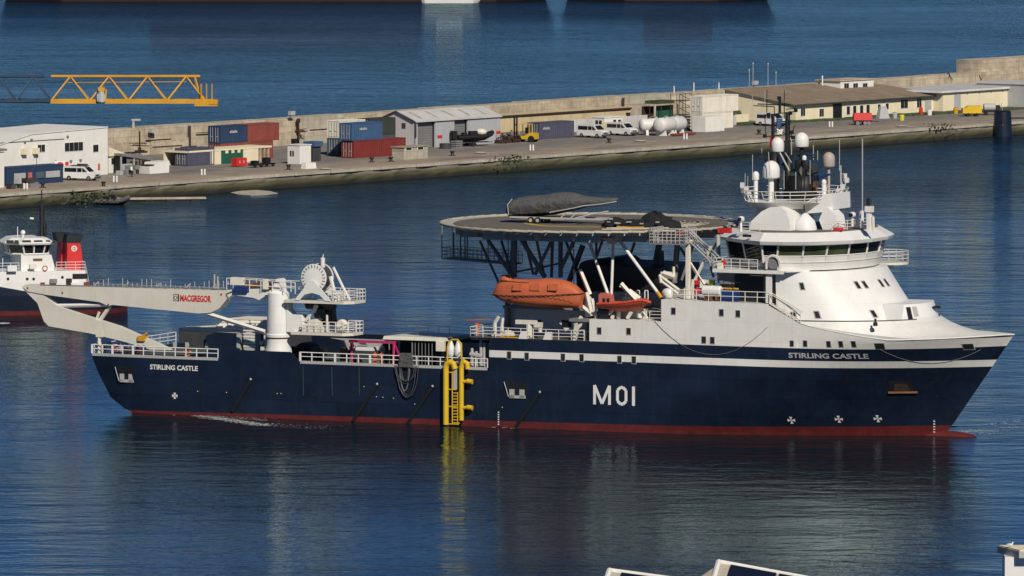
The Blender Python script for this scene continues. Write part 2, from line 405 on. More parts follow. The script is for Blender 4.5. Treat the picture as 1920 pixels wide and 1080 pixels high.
for i in range(N + 1):
    s = 1 - (1 - i / N) ** 1.5; z = z_cr(lerp(37.6, x_stem(10.2), s)); x = lerp(37.6, x_stem(z), s); rim0.append((x, -hb(x, z), z))
zr = 11.7
rim1 = [(36.5 + 11.6 * math.sin(R(90 * i / N)), -9.9 * math.cos(R(90 * i / N)) , zr) for i in range(N + 1)]
b = MB()
for sd in (1, -1):
    rows = []
    for k in range(7):
        t = k / 6; row = []
        for p, q in zip(rim0, rim1):
            # concave sweep: flat near the edge, upright near the rim
            fz = t ** 2.6; row.append((lerp(p[0], q[0], t), sd * lerp(p[1], q[1], t), lerp(p[2], zr, fz)))
        rows.append(row)
    b.grid(rows)
b.build('foredeck_whaleback', 'white_paint', ship, smooth=50)
for sd in (1, -1): b = MB(); b.path([(p[0], sd * (p[1] + .02), p[2]) for p in rim0[::2]], .07, 5); b.build('deck_edge', 'white_paint', ship, smooth=50)
b = MB(); pts = [(p[0], p[1]) for p in rim1] + [(p[0], -p[1]) for p in rim1[::-1]][1:]
b.slab(pts, zr - .35, None, zr - .25); b.build('foredeck_walkway', 'deck_grey', ship)
# curved front house
b = MB(); lo = ell(35.1, 10.9, 9.25, 11.4); hi = ell(35.0, 7.0, 9.35, 16.5)
rows = [[(lerp(p[0], q[0], t), lerp(p[1], q[1], t), lerp(p[2], q[2], t)) for p, q in zip(lo, hi)] for t in [j / 6 for j in range(7)]]
b.grid(rows); b.grid([rows[-1][:19], rows[-1][:17:-1]]); b.grid([[lo[0], lo[-1]], [hi[0], hi[-1]]])
b.build('front_house', 'clean_white', ship, smooth=30)
# breakwater in front of the house
b = MB(); o0 = ell(36.5, 11.5, 9.6, 11.6, 61, 119, 20); o1 = ell(36.5, 11.0, 9.0, 13.2, 65, 115, 20); i1 = ell(35.5, 9.0, 8, 13.2, 65, 115, 20); i0 = ell(35.5, 9.4, 8, 11.6, 61, 119, 20)
b.grid([o0, o1, i1, i0]); b.grid([[o0[0], i0[0]], [o1[0], i1[0]]]); b.grid([[o0[-1], i0[-1]], [o1[-1], i1[-1]]])
b.build('breakwater', 'clean_white', ship, smooth=30)
b = MB()
for f in (52.5,): 
    p = ell(36.5, 11.6, 9.7, 0, f, f + 1, 1)[0]
def bw(f, z, o=.04): k = (z - 11.6) / 1.6; return (36.5 + (lerp(11.5, 11.0, k) + o) * math.sin(R(f)), -(lerp(9.6, 9.0, k) + o) * math.cos(R(f)), z)
b = MB(); b.grid([[bw(f, z) for f in (66, 67.5, 69.5)] for z in (11.75, 12.3, 12.95)]); b.build('doorway_or_shade', 'black_paint', ship)
b = MB(); b.grid([[bw(f, z) for f in (71, 73, 75)] for z in (12.0, 12.5, 12.95)]); b.build('notice_board', 'pale_grey', ship)
b = MB(); b.path([(p[0] + .02, p[1] - .02, zr + .05) for p in rim1[:33]], .05, 5); b.build('walkway_rim', 'dark_grey', ship)
b = MB(); b.lathe((47.0, 1.5, 12.55), [(1.1, 0), (1.15, .1), (1.0, .2)], 20); b.build('hatch', 'black_paint', ship)
b = MB(); x, y = H(1730, 594, 11.7); b.box(46.0, 46.9, -5.1, -5.0, 12.0, 12.8)

# ---- wheelhouse ----
half = [(27.6, -4.6), (30.7, -7.6), (33.9, -10.2), (35.6, -10.0), (37.9, -9.0), (39.7, -7.2), (41.0, -4.7), (41.7, -1.7)]
def outline(off):
    cx = 34.0; o = []
    for x, y in half:
        nx = 1 if x > 33.9 else (-.6 if x < 33 else .1)
        o.append((x + off * nx, y - off * (1 if x < 38 else .6)))
    return o + [(x, -y) for x, y in o[::-1]]
b = MB(); b.slab(outline(-.55), 16.62, outline(-.4), 17.4); b.build('wheelhouse_wall', 'white_paint', ship, smooth=25)
lo, hi = outline(-.42), outline(-.02)
b = MB(); b.slab(outline(-.6), 17.4, outline(-.2), 19.2); b.build('wheelhouse_core', 'black_paint', ship)
nn = len(lo); K = 0
def facade_pt(t, s, off=0.0):
    """point on the window band: t along (in segments), s up 0..1"""
    i = int(t) % nn; j = (i + 1) % nn; f = t - int(t)
    a = [lerp(lo[i][k], lo[j][k], f) for k in (0, 1)]; c = [lerp(hi[i][k], hi[j][k], f) for k in (0, 1)]
    dx, dy = lo[j][0] - lo[i][0], lo[j][1] - lo[i][1]; L = math.hypot(dx, dy); nx, ny = dy / L * off, -dx / L * off
    return (lerp(a[0], c[0], s) + nx, lerp(a[1], c[1], s) + ny, lerp(17.4, 19.2, s))
for i in range(nn - 1):
    if True:
        g = 'glass_green' if i in (3, 4, 5) else 'glass_dark'
        b = MB(); s0 = .06 if i < 2 or i > nn - 4 else .36
        q = [facade_pt(i + .0001, s0, .02), facade_pt(i + .9999, s0, .02), facade_pt(i + .9999, .92, .02), facade_pt(i + .0001, .92, .02)]
        b._add(q, [(0, 1, 2, 3)]); b.build('window_pane', g, ship)
        if s0 > .1: b = MB(); b._add([facade_pt(i + .0001, -.02, .05), facade_pt(i + .9999, -.02, .05), facade_pt(i + .9999, s0, .05), facade_pt(i + .0001, s0, .05)], [(0, 1, 2, 3)]); b.build('window_apron', 'white_paint', ship); b = MB(); b.tube(facade_pt(i + .0001, s0, .04), facade_pt(i + .9999, s0, .04), .06, 5); b.build('window_sill', 'white_paint', ship)
for i in range(nn):
    b = MB(); b.tube(facade_pt(i + .0001, 0 if i < 3 or i > nn - 4 else .33, .04), facade_pt(i + .0001, 1, .04), .11, 6); b.build('mullion', 'white_paint', ship)
b = MB()
for i in range(nn - 1):
    for s_ in (.02, .98): b.tube(facade_pt(i + .0001, s_, .03), facade_pt(i + .9999, s_, .03), .07, 5)
b.build('window_frame', 'white_paint', ship)
b = MB(); b.slab(outline(.55), 19.22, outline(.7), 19.55); b.slab(outline(.7), 19.55, outline(-.55), 20.35); b.build('wheelhouse_roof', 'clean_white', ship)
b = MB(); b.slab(outline(-.7), 20.352, outline(-.7), 20.4); b.build('monkey_island_deck', 'deck_grey', ship)
# bridge wing deck
x0 = V(1345, 508, -9)[0]
b = MB(); b.slab([(x0, -9.3), (36.6, -10.2), (38, -8), (38, 8), (36.6, 10.2), (x0, 9.3)], 16.5, None, 16.62); b.box(x0, 36.2, -10.2, -9.9, 16.3, 16.66); b.build('bridge_wing_deck', 'white_paint', ship)
b = MB(); b.rail([(x0, -9.2, 16.62), (28.4, -9.6, 16.62), (33.4, -10.1, 16.62)], 1.05, .035, 1.1); b.rail([(x0, -9.2, 16.62), (x0, 2, 16.62)], 1.05, .03, 1.5); b.build('bridge_wing_railing', 'white_paint', ship)
x, z = V(1668, 490, 9.5)
b = MB(); o = [(x + 2.0 * math.cos(t), 9.3 + 1.9 * math.sin(t)) for t in [2 * math.pi * i / 16 for i in range(16)]]
b.slab(o, z - .25, None, z); b.box(x - 3, x + .5, 7.8, 9.3, z - .6, z - .01); b.build('port_wing_platform', 'cream_paint', ship)
b = MB(); o.append(o[0]); b.rail([(p[0], p[1], z) for p in o], 1.1, .04, 1.4); b.build('port_wing_railing', 'white_paint', ship)
# aft house; a black panel paints the shadow under the bridge wing
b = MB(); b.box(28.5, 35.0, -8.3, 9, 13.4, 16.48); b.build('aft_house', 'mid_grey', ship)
b = MB(); b.box(30.2, 33.2, -8.42, -8.31, 13.45, 16.2); b.build('doorway_or_shade', 'black_paint', ship)
b = MB(); b.prism([(34.2, 13.4), (34.8, 13.4), (34.8, 16.5), (34.2, 16.5)], -9.9, -9.7); b.build('wing_pillar', 'white_paint', ship)
b = MB(); cx, cz = V(1452, 495, -9.9)
b.path([(cx + .72 * math.cos(t), -10.25, cz + .1 + .72 * math.sin(t)) for t in [math.pi * i / 10 for i in range(11)]], .16, 6); b.tube((cx - .72, -10.25, cz - .5), (cx - .72, -10.25, cz + .1), .13, 6); b.tube((cx + .72, -10.25, cz - .5), (cx + .72, -10.25, cz + .1), .13, 6); b.build('arched_hood', 'cream_paint', ship)
b = MB(); b.tube((cx, -10.2, cz + .1), (cx, -10.05, cz + .1), .6, 16); b.build('hood_recess', 'mid_grey', ship)
b = MB(); cx, cz = V(1419, 508, -9.95); b.box(cx - .7, cx + .7, -10.05, -9.85, cz - .5, cz + .45); b.build('side_locker', 'dark_grey', ship)
# ---- inclined ladder from the upper deck down to the foredeck walkway ----
b = MB(); p0 = Vector((34.7, -10.1, 13.35)); p1 = Vector((38.0, -10.05, 11.6))
for dy in (-.02, .6):
    for dz in (0, 1.0): b.tube(p0 + Vector((0, dy, dz)), p1 + Vector((0, dy, dz)), .05, 5)
for i in range(9):
    q = p0.lerp(p1, i / 8); b.tube(q, q + Vector((0, .6, 0)), .06, 5)
    if i % 2 == 0: b.tube(q, q + Vector((0, 0, 1)), .035, 5)
b.build('inclined_ladder', 'cream_paint', ship)
# ---- windows in the sides ----
def side_window(px, py, wd=.36, hg=.62, y=None, m='window_dark', yb=-10):
    x, z = V(px, py, yb)
    yy = y if y is not None else yb
    b = MB(); b.box(x - wd / 2 - .06, x + wd / 2 + .06, yy - .05, yy + .05, z - hg / 2 - .06, z + hg / 2 + .06); f_ = b.build('window', 'pale_grey', ship)
    b = MB(); b.box(x - wd / 2, x + wd / 2, yy - .07, yy - .04, z - hg / 2, z + hg / 2); b.build('pane', m, f_)
for px, py in ((955, 666), (988, 668), (1056, 670), (1091, 671), (1162, 674), (1189, 675)): side_window(px, py, .4, .7, yb=-10.01)
for px, py in ((1124, 620), (1179, 621), (1263, 583), (1353, 586), (1384, 588), (1320, 637), (1336, 638)): side_window(px, py, .42, .62)
for px, py in ((1485, 644), (1510, 644), (1554, 645), (1577, 645), (1601, 645), (1650, 649), (1816, 650)):
    x, z = V(px, py, -9.5); yy = -hb(x, z)
    for _ in range(8): x, z = V(px, py, yy); yy = lerp(yy, -hb(x, z), .5)
    wd, hg = (.36, .55) if px < 1640 else (.8, .55)
    b = MB(); ds = (hb(x + .1, z) - hb(x - .1, z)) / .2
    for e, q, nm in ((.06, .04, 'window'), (0, .07, 'pane')):
        c = MB(); 
        vs = [(x + sx * (wd / 2 + e), -hb(x + sx * (wd / 2 + e), z + sz * (hg / 2 + e)) - q, z + sz * (hg / 2 + e)) for sx, sz in ((-1, -1), (1, -1), (1, 1), (-1, 1))]
        vs += [(v[0], v[1] + .3, v[2]) for v in vs]
        c._add(vs, [(0, 1, 2, 3), (0, 4, 5, 1), (1, 5, 6, 2), (2, 6, 7, 3), (3, 7, 4, 0)])
        if nm == 'window': f_ = c.build(nm, 'pale_grey', ship)
        else: c.build(nm, 'window_dark', f_)
def front_pt(px, py):                   # onto the curved front house
    best = None
    for i in range(0, 101):
        f = i * .9
        for j in range(0, 41):
            t = j / 40; x = lerp(35.1 + 10.9 * math.sin(R(f)), 35 + 7 * math.sin(R(f)), t); y = -lerp(9.25, 9.35, t) * math.cos(R(f)); z = lerp(11.4, 16.5, t)
            xx, zz_ = V(px, py, y); e = abs(xx - x) + abs(zz_ - z)
            if best is None or e < best[0]: best = (e, f, t)
    return best[1], best[2]
def fp(f, t, off=.0): 
    return (lerp(35.1 + (10.9 + off) * math.sin(R(f)), 35 + (7 + off) * math.sin(R(f)), t), -(lerp(9.25, 9.35, t) + off) * math.cos(R(f)), lerp(11.4, 16.5, t))
for px, py in ((1488, 591), (1532, 591), (1608, 535), (1622, 534), (1652, 530), (1662, 529), (1639, 588), (1681, 586), (1503, 536)):
    f, t = front_pt(px, py); df = 1.25; dt = .062
    c = MB(); c._add([fp(f - df * 1.5, t - dt * 1.25, .03), fp(f + df * 1.5, t - dt * 1.25, .03), fp(f + df * 1.5, t + dt * 1.25, .03), fp(f - df * 1.5, t + dt * 1.25, .03)], [(0, 1, 2, 3)]); c.build('window_frame', 'pale_grey', ship)
    c = MB(); c._add([fp(f - df, t - dt, .05), fp(f + df, t - dt, .05), fp(f + df, t + dt, .05), fp(f - df, t + dt, .05)] , [(0, 1, 2, 3)]); 
    c.build('window', 'window_dark', ship)

# ---- lettering and marks on the hull ----
def on_hull(x, z, o=.03): return (x, -hb(x, z) - o, z)
x0, z0 = V(282, 692, -9.9); x1, z1 = V(372, 695, -9.9)
lettering('STIRLING CASTLE', x0, x1, z0 - .02, z0 + .5, on_hull, 'ship_name', 'white_paint', ship, .03)
x0, z0 = V(1482, 671, -9.8); x1, z1 = V(1608, 675, -9.8)
lettering('STIRLING CASTLE', x0 - .15, x1 + .4, 8.02, 8.55, on_hull, 'ship_name', 'pale_grey', ship, .03)
b = MB(); T = .3
def bar(p, q, t=T, o=.03):
    (x0, z0), (x1, z1) = p, q; dx, dz = x1 - x0, z1 - z0; L = math.hypot(dx, dz); nx, nz = -dz / L * t / 2, dx / L * t / 2
    b._add([on_hull(x0 + nx, z0 + nz, o), on_hull(x1 + nx, z1 + nz, o), on_hull(x1 - nx, z1 - nz, o), on_hull(x0 - nx, z0 - nz, o)], [(0, 1, 2, 3)])
def hp(px, py): return V(px, py, -10)
zb = hp(1112, 758)[1]; zt_ = hp(1112, 722)[1]
xm0, xm1 = hp(1115, 740)[0], hp(1143, 740)[0]
bar((xm0, zb), (xm0, zt_), T, .03); bar((xm1, zb), (xm1, zt_), T, .03); xm = (xm0 + xm1) / 2
bar((xm0, zt_), (xm, zb + .1), T, .034); bar((xm1, zt_), (xm, zb + .1), T, .038)
xo0, xo1 = hp(1158, 740)[0], hp(1174, 740)[0]; q = .42
pts = [(xo0, zb + q), (xo0, zt_ - q), (xo0 + q * .8, zt_ - .13), (xo1 - q * .8, zt_ - .13), (xo1, zt_ - q), (xo1, zb + q), (xo1 - q * .8, zb + .13), (xo0 + q * .8, zb + .13)]
for k in range(8): bar(pts[k], pts[(k + 1) % 8], T, .03 + .002 * (k % 2))
x1_ = hp(1188, 740)[0]; bar((x1_, zb), (x1_, zt_), T + .02, .03)
b.build('pennant_number', 'clean_white', ship)
def cross(px, py, m='white_paint', r=.36):
    x, z = V(px, py, -9.6); yy = -hb(x, z)
    for _ in range(10): x, z = V(px, py, yy); yy = lerp(yy, -hb(x, z), .5)
    c = MB()
    for k in range(4):
        a = k * math.pi / 2
        pts = [(.04, -.03), (r, -.15), (r, .15), (.04, .03)]
        c._add([on_hull(x + u * math.cos(a) - v * math.sin(a), z + u * math.sin(a) + v * math.cos(a), .04) for u, v in pts], [(0, 1, 2, 3)])
    c.build('thruster_mark', m, ship)
for p in ((1484, 788), (1573, 786), (1646, 785)): cross(*p)
cross(328, 742, 'container_cream', .3)
b = MB()
for i in range(7):
    for px in (1752,):
        x, z = V(px, 790 + i * 5, -3.5); 
        for _ in range(12): x, z = V(px, 790 + i * 5, -hb(x, z))
        b._add([on_hull(x - .08, z - .06, .04), on_hull(x + .08, z - .06, .04), on_hull(x + .08, z + .07, .04), on_hull(x - .08, z + .07, .04)], [(0, 1, 2, 3)])
for i in range(6):
    x, z = V(935, 773 + i * 4.5, -10); b._add([on_hull(x - .08, z - .06, .04), on_hull(x + .08, z - .06, .04), on_hull(x + .08, z + .07, .04), on_hull(x - .08, z + .07, .04)], [(0, 1, 2, 3)])
b.build('draught_marks', 'white_paint', ship)
# mooring recesses
def recess(px0, py0, px1, py1, inner, name='mooring_recess'):
    xa, za = V(px0, py0, -10); xb, zb_ = V(px1, py1, -10); yy = -hb((xa + xb) / 2, (za + zb_) / 2)
    xa, za = V(px0, py0, yy); xb, zb_ = V(px1, py1, yy)
    za, zb_ = max(za, zb_), min(za, zb_)
    ya = lambda x, z: -hb(x, z)
    c = MB(); c._add([(xa, ya(xa, zb_) - .03, zb_), (xb, ya(xb, zb_) - .03, zb_), (xb, ya(xb, za) - .03, za), (xa, ya(xa, za) - .03, za)], [(0, 1, 2, 3)])
    r_ = c.build(name, 'black_paint', ship); h = za - zb_; w_ = xb - xa; y = ya(xa, za) - .14
    c = MB()
    c.box(xa + w_ * .22, xb - w_ * .05, y, y + .1, zb_ - .02, zb_ + h * .16)
    for t in (.22, .68): c.box(xa + w_ * t, xa + w_ * (t + .22), y, y + .1, zb_, zb_ + h * .52)
    c.tube((xa - .05, y, za - .1), (xa + w_ * .18, y, zb_ + .1), .05, 5)
    c.build('fairlead', inner, r_)
recess(217, 686, 253, 717, 'pale_grey'); recess(947, 714, 988, 747, 'pale_grey')
xa, za = V(1664, 714, -7)
for _ in range(10): xa, za = V(1664, 714, -hb(xa, za))
c = MB(); W_, Hh = 2.1, 1.25; X0 = xa
c._add([on_hull(X0 + u * W_, za - v * Hh, .03) for u, v in ((0, 1), (1, 1), (1, 0), (0, 0))], [(0, 1, 2, 3)]); r_ = c.build('anchor_pocket', 'black_paint', ship)
c = MB(); c.path([on_hull(X0 + W_ * t, za - Hh, .1) for t in (-.1, .3, .7, 1.1)], .12, 6)
c.build('pocket_lip', 'rust', r_)
c = MB(); c._add([on_hull(X0 + u * W_, za - v * Hh, .05) for u, v in ((.15, .9), (.85, .9), (.75, .25), (.25, .25))], [(0, 1, 2, 3)]); c.build('anchor_fluke', 'scrap_rust', r_)
# diagonal fender bars with pale caps
for (px, py, qx, qy) in ((471, 711, 436, 771), (708, 720, 662, 789), (812, 724, 764, 795), (1013, 735, 966, 802)):
    p = P(px, py, -10.15); q = P(qx, qy, -10.1)
    c = MB(); c.tube(p, (q[0], q[1], max(.05, q[2])), .17, 8); f_ = c.build('fender_bar', 'rubber', ship)
    c = MB(); c.ball((p[0], -10.28, p[2]), .13, 8); c.build('fender_cap', 'pale_grey', f_)
c = MB()
for px in (568, 622, 673):
    p = P(px, 688, -10.03); q = P(px + 1, 742, -10.03); c.tube(p, q, .05, 4)
c.build('hull_seam', 'dark_grey', ship)
c = MB()
for px, py, w_ in ((355, 731, .7), (371, 732, .5), (425, 732, .5), (465, 735, .3), (520, 736, .7), (590, 742, .6), (683, 722, .3), (705, 742, .25), (717, 743, .25), (736, 745, .4), (780, 756, .3), (925, 758, .3), (940, 762, .5), (860, 752, .5)):
    x, z = V(px, py, -10); c.box(x - w_ / 2, x + w_ / 2, -hb(x, z) - .04, -hb(x, z) + .1, z - .14, z + .1)
c.build('overboard_outlet', 'black_paint', ship)
c = MB()
for px, py in ((371, 733), (425, 735), (520, 737), (527, 737), (706, 743), (718, 744), (738, 746), (683, 724), (778, 757), (942, 763)):
    x, z = V(px, py, -10); c.ball((x, -hb(x, z) - .04, z - .05), .065, 6)
c.build('outlet_rim', 'pale_grey', ship)
# ---- rails of the work deck ----
def deck_rail(pxa, pxb, nposts, thick=()):
    xa = V(pxa, 670, -10)[0]; xb = V(pxb, 680, -10)[0]
    n = 24; kick = MB(); rows = [[], []]
    pts = [(lerp(xa, xb, i / n)) for i in range(n + 1)]
    for k, z in enumerate((5.7, 6.0)): rows[k] = [(x, -hb(x, 5.7) - .02, z) for x in pts]
    kick.grid(rows); kick.build('bulwark_cap', 'pale_grey', ship)
    r_ = MB()
    for z in (6.43, 6.85): r_.path([(x, -hb(x, 5.7), z) for x in pts[::4]], .055 if z > 6.8 else .045, 5)
    for i in range(nposts):
        x = lerp(xa, xb, i / (nposts - 1)); t = .11 if i in thick else .045; r_.box(x - t, x + t, -hb(x, 5.7) - .04, -hb(x, 5.7) + .04, 5.95, 6.87)
    r_.build('deck_railing', 'clean_white', ship)
deck_rail(169, 409, 13, (0, 2, 4)); deck_rail(563, 914, 17, (0, 3, 6))
b = MB(); n = 10; b.rail([(-41.1, lerp(-9.2, 9.2, i / n), 5.7) for i in range(n + 1)], 1.15, .05, 1.9); b.build('stern_railing', 'clean_white', ship)
# upper deck rail (z = 9)
b = MB(); xa = V(882, 640, -9.8)[0]; xb = V(1095, 645, -9.8)[0]
b.rail([(xa, 9, 9.03), (xa, -9.8, 9.03), (xb, -9.8, 9.0)], 1.0, .035, 1.45, 2); b.build('deck_railing', 'white_paint', ship)
b = MB(); b.rail([(V(1218, 600, -9.9)[0], -9.9, 11.2), (22.9, -9.9, 11.2)], 1.0, .035, 1.0); b.build('deck_railing', 'white_paint', ship)
b = MB(); b.rail([(V(1260, 565, -9.9)[0], -9.9, 13.4), (34.6, -9.9, 13.4)], 1.05, .04, 1.25, 1); b.build('deck_railing', 'white_paint', ship)
b = MB(); b.rail([(V(1385, 425, -8.5)[0], -8.5, 20.35), (V(1425, 425, -8.8)[0], -8.8, 20.35)], .9, .03, 1.0)
b.rail([(39.2, -5, 20.35), (40, -1, 20.35), (40, 2, 20.35), (39, 6, 20.35)], .95, .035, 1.2); b.build('roof_railing', 'white_paint', ship)
# =====================================================================================
#                          mast, helideck, crane and things on the ship
# =====================================================================================
def poly(pxs, y): return [V(a, b_, y) for a, b_ in pxs]
# ---- casings on the wheelhouse roof ----
b = MB(); pr = poly([(1409, 437), (1412, 415), (1432, 396), (1448, 388), (1466, 387), (1478, 396), (1484, 412), (1487, 437)], -6)
b.prism(pr, -6.6, -2.2); b.build('funnel_casing', 'clean_white', ship, smooth=50)
x, z = V(1507, 436, -5); b = MB(); b.lathe((x, -4.6, 20.35), [(1.15, 0), (1.15, .2), (.95, .95), (.3, 1.6), (.05, 1.75)], 16); b.build('mast_cone', 'clean_white', ship, smooth=40)
b = MB(); pr = poly([(1550, 437), (1540, 412), (1548, 393), (1556, 388), (1572, 404), (1578, 437)], -3); b.prism(pr, -3.6, -1.6); b.build('funnel_casing', 'clean_white', ship, smooth=50)
b = MB(); pr = poly([(1503, 401), (1514, 383), (1530, 371), (1546, 366), (1569, 362), (1570, 392), (1548, 397)], -2); b.prism(pr, -3.0, 1.5); b.build('mast_fin', 'clean_white', ship, smooth=30)
# mast column (oval) under the antenna platform
xc, zp = V(1462, 374, 0); zp = round(zp, 2); cxm = V(1490, 360, 0)[0]
b = MB(); o = [(V(1470, 400, 0)[0] + 3.0 * math.cos(t), 2.6 * math.sin(t)) for t in [2 * math.pi * i / 28 for i in range(28)]]
b.slab(o, 20.3, [(x + .0, y * 1.1) for x, y in o], zp - .5); b.build('mast_column', 'white_paint', ship, smooth=40)
def oval(cx, cy, a, c, n=36, e=2.0): return [(cx + a * math.cos(t), cy + c * math.sin(t)) for t in [2 * math.pi * i / n for i in range(n)]]
PX, PY = cxm, 0.0
b = MB(); b.slab(oval(PX, PY, 3.9, 5.4), zp - .62, oval(PX, PY, 4.7, 6.2), zp); b.build('antenna_platform', 'white_paint', ship, smooth=40)
b = MB(); oo = oval(PX, PY, 4.9, 6.4, 22); oi = oval(PX, PY, 4.6, 6.1, 22)
for k in range(22):
    q0, q1 = oi[k], oo[k]; nx = oo[(k + 1) % 22]
    b.tube((q0[0], q0[1], zp), (q1[0] + (q1[0] - PX) * .05, q1[1] + (q1[1] - PY) * .05, zp + 1.15), .045, 5)
    for s_ in (.35, .7, 1):
        e = lambda i, j, u: (lerp(i[0], j[0], u) + (j[0] - PX) * .05 * u, lerp(i[1], j[1], u) + (j[1] - PY) * .05 * u, zp + 1.15 * u)
        b.tube(e(oi[k], oo[k], s_), e(oi[(k + 1) % 22], oo[(k + 1) % 22], s_), .04, 5)
b.build('platform_railing', 'white_paint', ship)
def dome(px, pyt, pyb, r, y, m='clean_white', foot=None, prad=.22):
    x, zb_ = V(px, pyb, y); zt2 = V(px, pyt, y)[1]; h = zt2 - zb_
    b = MB(); pr = [(r * .93, 0), (r, .06 * h), (r, max(.1, h - r * 1.05))] + [(r * math.cos(R(a)), h - r * 1.05 + r * 1.05 * math.sin(R(a))) for a in (20, 40, 58, 74, 88)]
    b.lathe((x, y, zb_), pr, 20); d_ = b.build('radome', m, ship, smooth=50)
    f = zp if foot is None else foot
    b = MB(); b.tube((x, y, f), (x, y, zb_), prad, 10); b.lathe((x, y, zb_ - .12), [(r * .6, 0), (r * .9, .12)], 12); b.build('dome_post', m if foot is None else 'black_paint', d_)
dome(1446, 301, 333, .87, -2.6, prad=.28); dome(1417, 321, 337, .34, -3.6); dome(1458, 257, 284, .65, .5, foot=zp + 3.1)
dome(1503, 248, 275, .73, 1.2, foot=zp + 3.6); dome(1554, 285, 312, .62, 1.0, 'beige_dome', prad=.14)
dome(1508, 291, 300, .22, -4.4, foot=20.4, prad=.07); dome(1545, 336, 345, .25, -1.0)
# exhaust stacks and black lattice mast
b = MB(); 
for px, pyt, y, r in ((1452, 285, -.4, .55), (1478, 290, .4, .5), (1500, 300, 0, .62), (1515, 312, 1.6, .5)):
    x, z = V(px, pyt, y); b.tube((x, y, zp), (x, y, z), r, 10, r * .85)
x, z = V(1500, 318, -.3); b.box(x - .9, x + 1.2, -1.2, 1.2, zp, z - .6); b.build('exhaust_stack', 'black_paint', ship, smooth=40)
random.seed(15)
for k in range(16):
    px = random.uniform(1432, 1530); py = random.uniform(292, 345); yy = random.uniform(-1.6, 2.2); b = MB(); a = V(px, py, yy); q_ = V(px + random.uniform(-16, 16), py + random.uniform(-12, 16), yy)
    b.tube((a[0], yy, a[1]), (q_[0], yy, max(zp, q_[1])), random.uniform(.05, .16), 6); b.build('mast_pipe', 'black_paint', ship)
for px, py, s_ in ((1440, 305, .45), (1489, 330, .5), (1510, 300, .4), (1526, 312, .5), (1466, 330, .5), (1534, 345, .45)):
    a = V(px, py, -.6); b = MB(); b.cb((a[0], -.6, a[1]), (s_, s_, s_ * 1.2)); b.build('equipment_box', 'dark_grey', ship)
b = MB(); x0, z0 = V(1500, 318, -1.3); 
b.path([(*V(1462, 286, -1.2)[:1], -1.2, V(1462, 286, -1.2)[1]), (V(1480, 320, -1.3)[0], -1.3, V(1480, 320, -1.3)[1])], .09, 6)
b.path([(V(1472, 286, -1.2)[0], -1.2, V(1472, 286, -1.2)[1]), (V(1484, 305, -1.2)[0], -1.2, V(1484, 305, -1.2)[1])], .05, 6)
b.build('stay_bar', 'pale_grey', ship)
b = MB(); y = .8
cols = [(1449, 340, 214), (1475, 340, 212), (1480, 300, 212), (1461, 212, 182), (1463, 212, 184)]
for px, a, c in cols:
    x, z0 = V(px, a, y); z1 = V(px, c, y)[1]; b.tube((x, y, z0), (x, y, z1), .17 if px in (1475, 1449) else .08, 8)
def mb_line(pa, pb, y, r=.05, y2=None):
    y2 = y if y2 is None else y2
    a = V(*pa, y); c = V(*pb, y2); b.tube((a[0], y, a[1]), (c[0], y2, c[1]), r, 5)
for pa, pb in (((1428, 216), (1450, 214)), ((1450, 214), (1492, 209)), ((1432, 236), (1482, 232)), ((1434, 256), (1482, 252)), ((1434, 216), (1436, 254)), ((1413, 198), (1452, 200)), ((1452, 200), (1452, 214)),
               ((1492, 198), (1492, 209)), ((1474, 205), (1492, 203)), ((1449, 240), (1476, 252)), ((1476, 230), (1449, 250)), ((1449, 262), (1476, 275)), ((1476, 262), (1449, 280)), ((1440, 300), (1430, 296)), ((1490, 235), (1482, 258))): mb_line(pa, pb, y)
for px, py in ((1441, 215), (1482, 212), (1492, 207), (1434, 255), (1485, 248), (1487, 258), (1461, 184)): 
    a = V(px, py, y); b.cb((a[0], y, a[1]), (.3, .3, .35))
b.build('lattice_mast', 'black_paint', ship)
b = MB(); 
for pa, pb, yy, r in (((1574, 320), (1574, 262), .5, .04), ((1617, 432), (1617, 260), -1, .06), ((1443, 330), (1441, 285), -4, .04), ((1411, 338), (1411, 290), -4, .035), ((1429, 300), (1428, 272), 2, .035),
                      ((1484, 290), (1484, 262), -1, .05), ((1525, 300), (1525, 272), 2, .04), ((1533, 300), (1533, 282), 2, .04), ((1519, 345), (1519, 300), -3, .035), ((1397, 360), (1397, 325), -4, .035), ((1402, 358), (1402, 330), -4, .03),
                      ((1470, 355), (1470, 320), -5, .04), ((1492, 355), (1492, 322), -5, .04), ((1577, 345), (1576, 310), 1, .09), ((1401, 380), (1401, 388), -4.5, .05), ((1413, 199), (1410, 178), .8, .03), ((1434, 199), (1434, 170), .8, .03)):
    mb_line(pa, pb, yy, r)
b.build('whip_antenna', 'pale_grey', ship)
b = MB(); 
for px, py, yy in ((1392, 350), (1397, 356), (1401, 362), (1582, 336), (1586, 344), (1582, 352), (1576, 358))[:0] or ((1392, 347, -4), (1399, 354, -4.5), (1405, 362, -5), (1584, 330, 3), (1588, 338, 3), (1580, 350, 2), (1574, 358, 0)):
    a = V(px, py, yy); b.cb((a[0], yy, a[1]), (.35, .35, .5)); b.tube((a[0], yy, a[1]), (lerp(a[0], PX, .15), lerp(yy, 0, .15), zp), .06, 5)
b.build('floodlight', 'white_paint', ship)
b = MB(); 
for p in ((1518, 335, 1.8), (1524, 342, 1.6), (1530, 338, 2.2), (1526, 350, .5)):
    a = V(p[0], p[1], p[2]); b.cb((a[0], p[2], a[1]), (.5, .5, 1.0))
b.build('instrument_box', 'rust', ship)
b = MB(); mb_line((1494, 292), (1527, 290), 1.5, .09); mb_line((1535, 333), (1556, 327), 0, .12); b.build('radar_scanner', 'blue_plastic', ship)
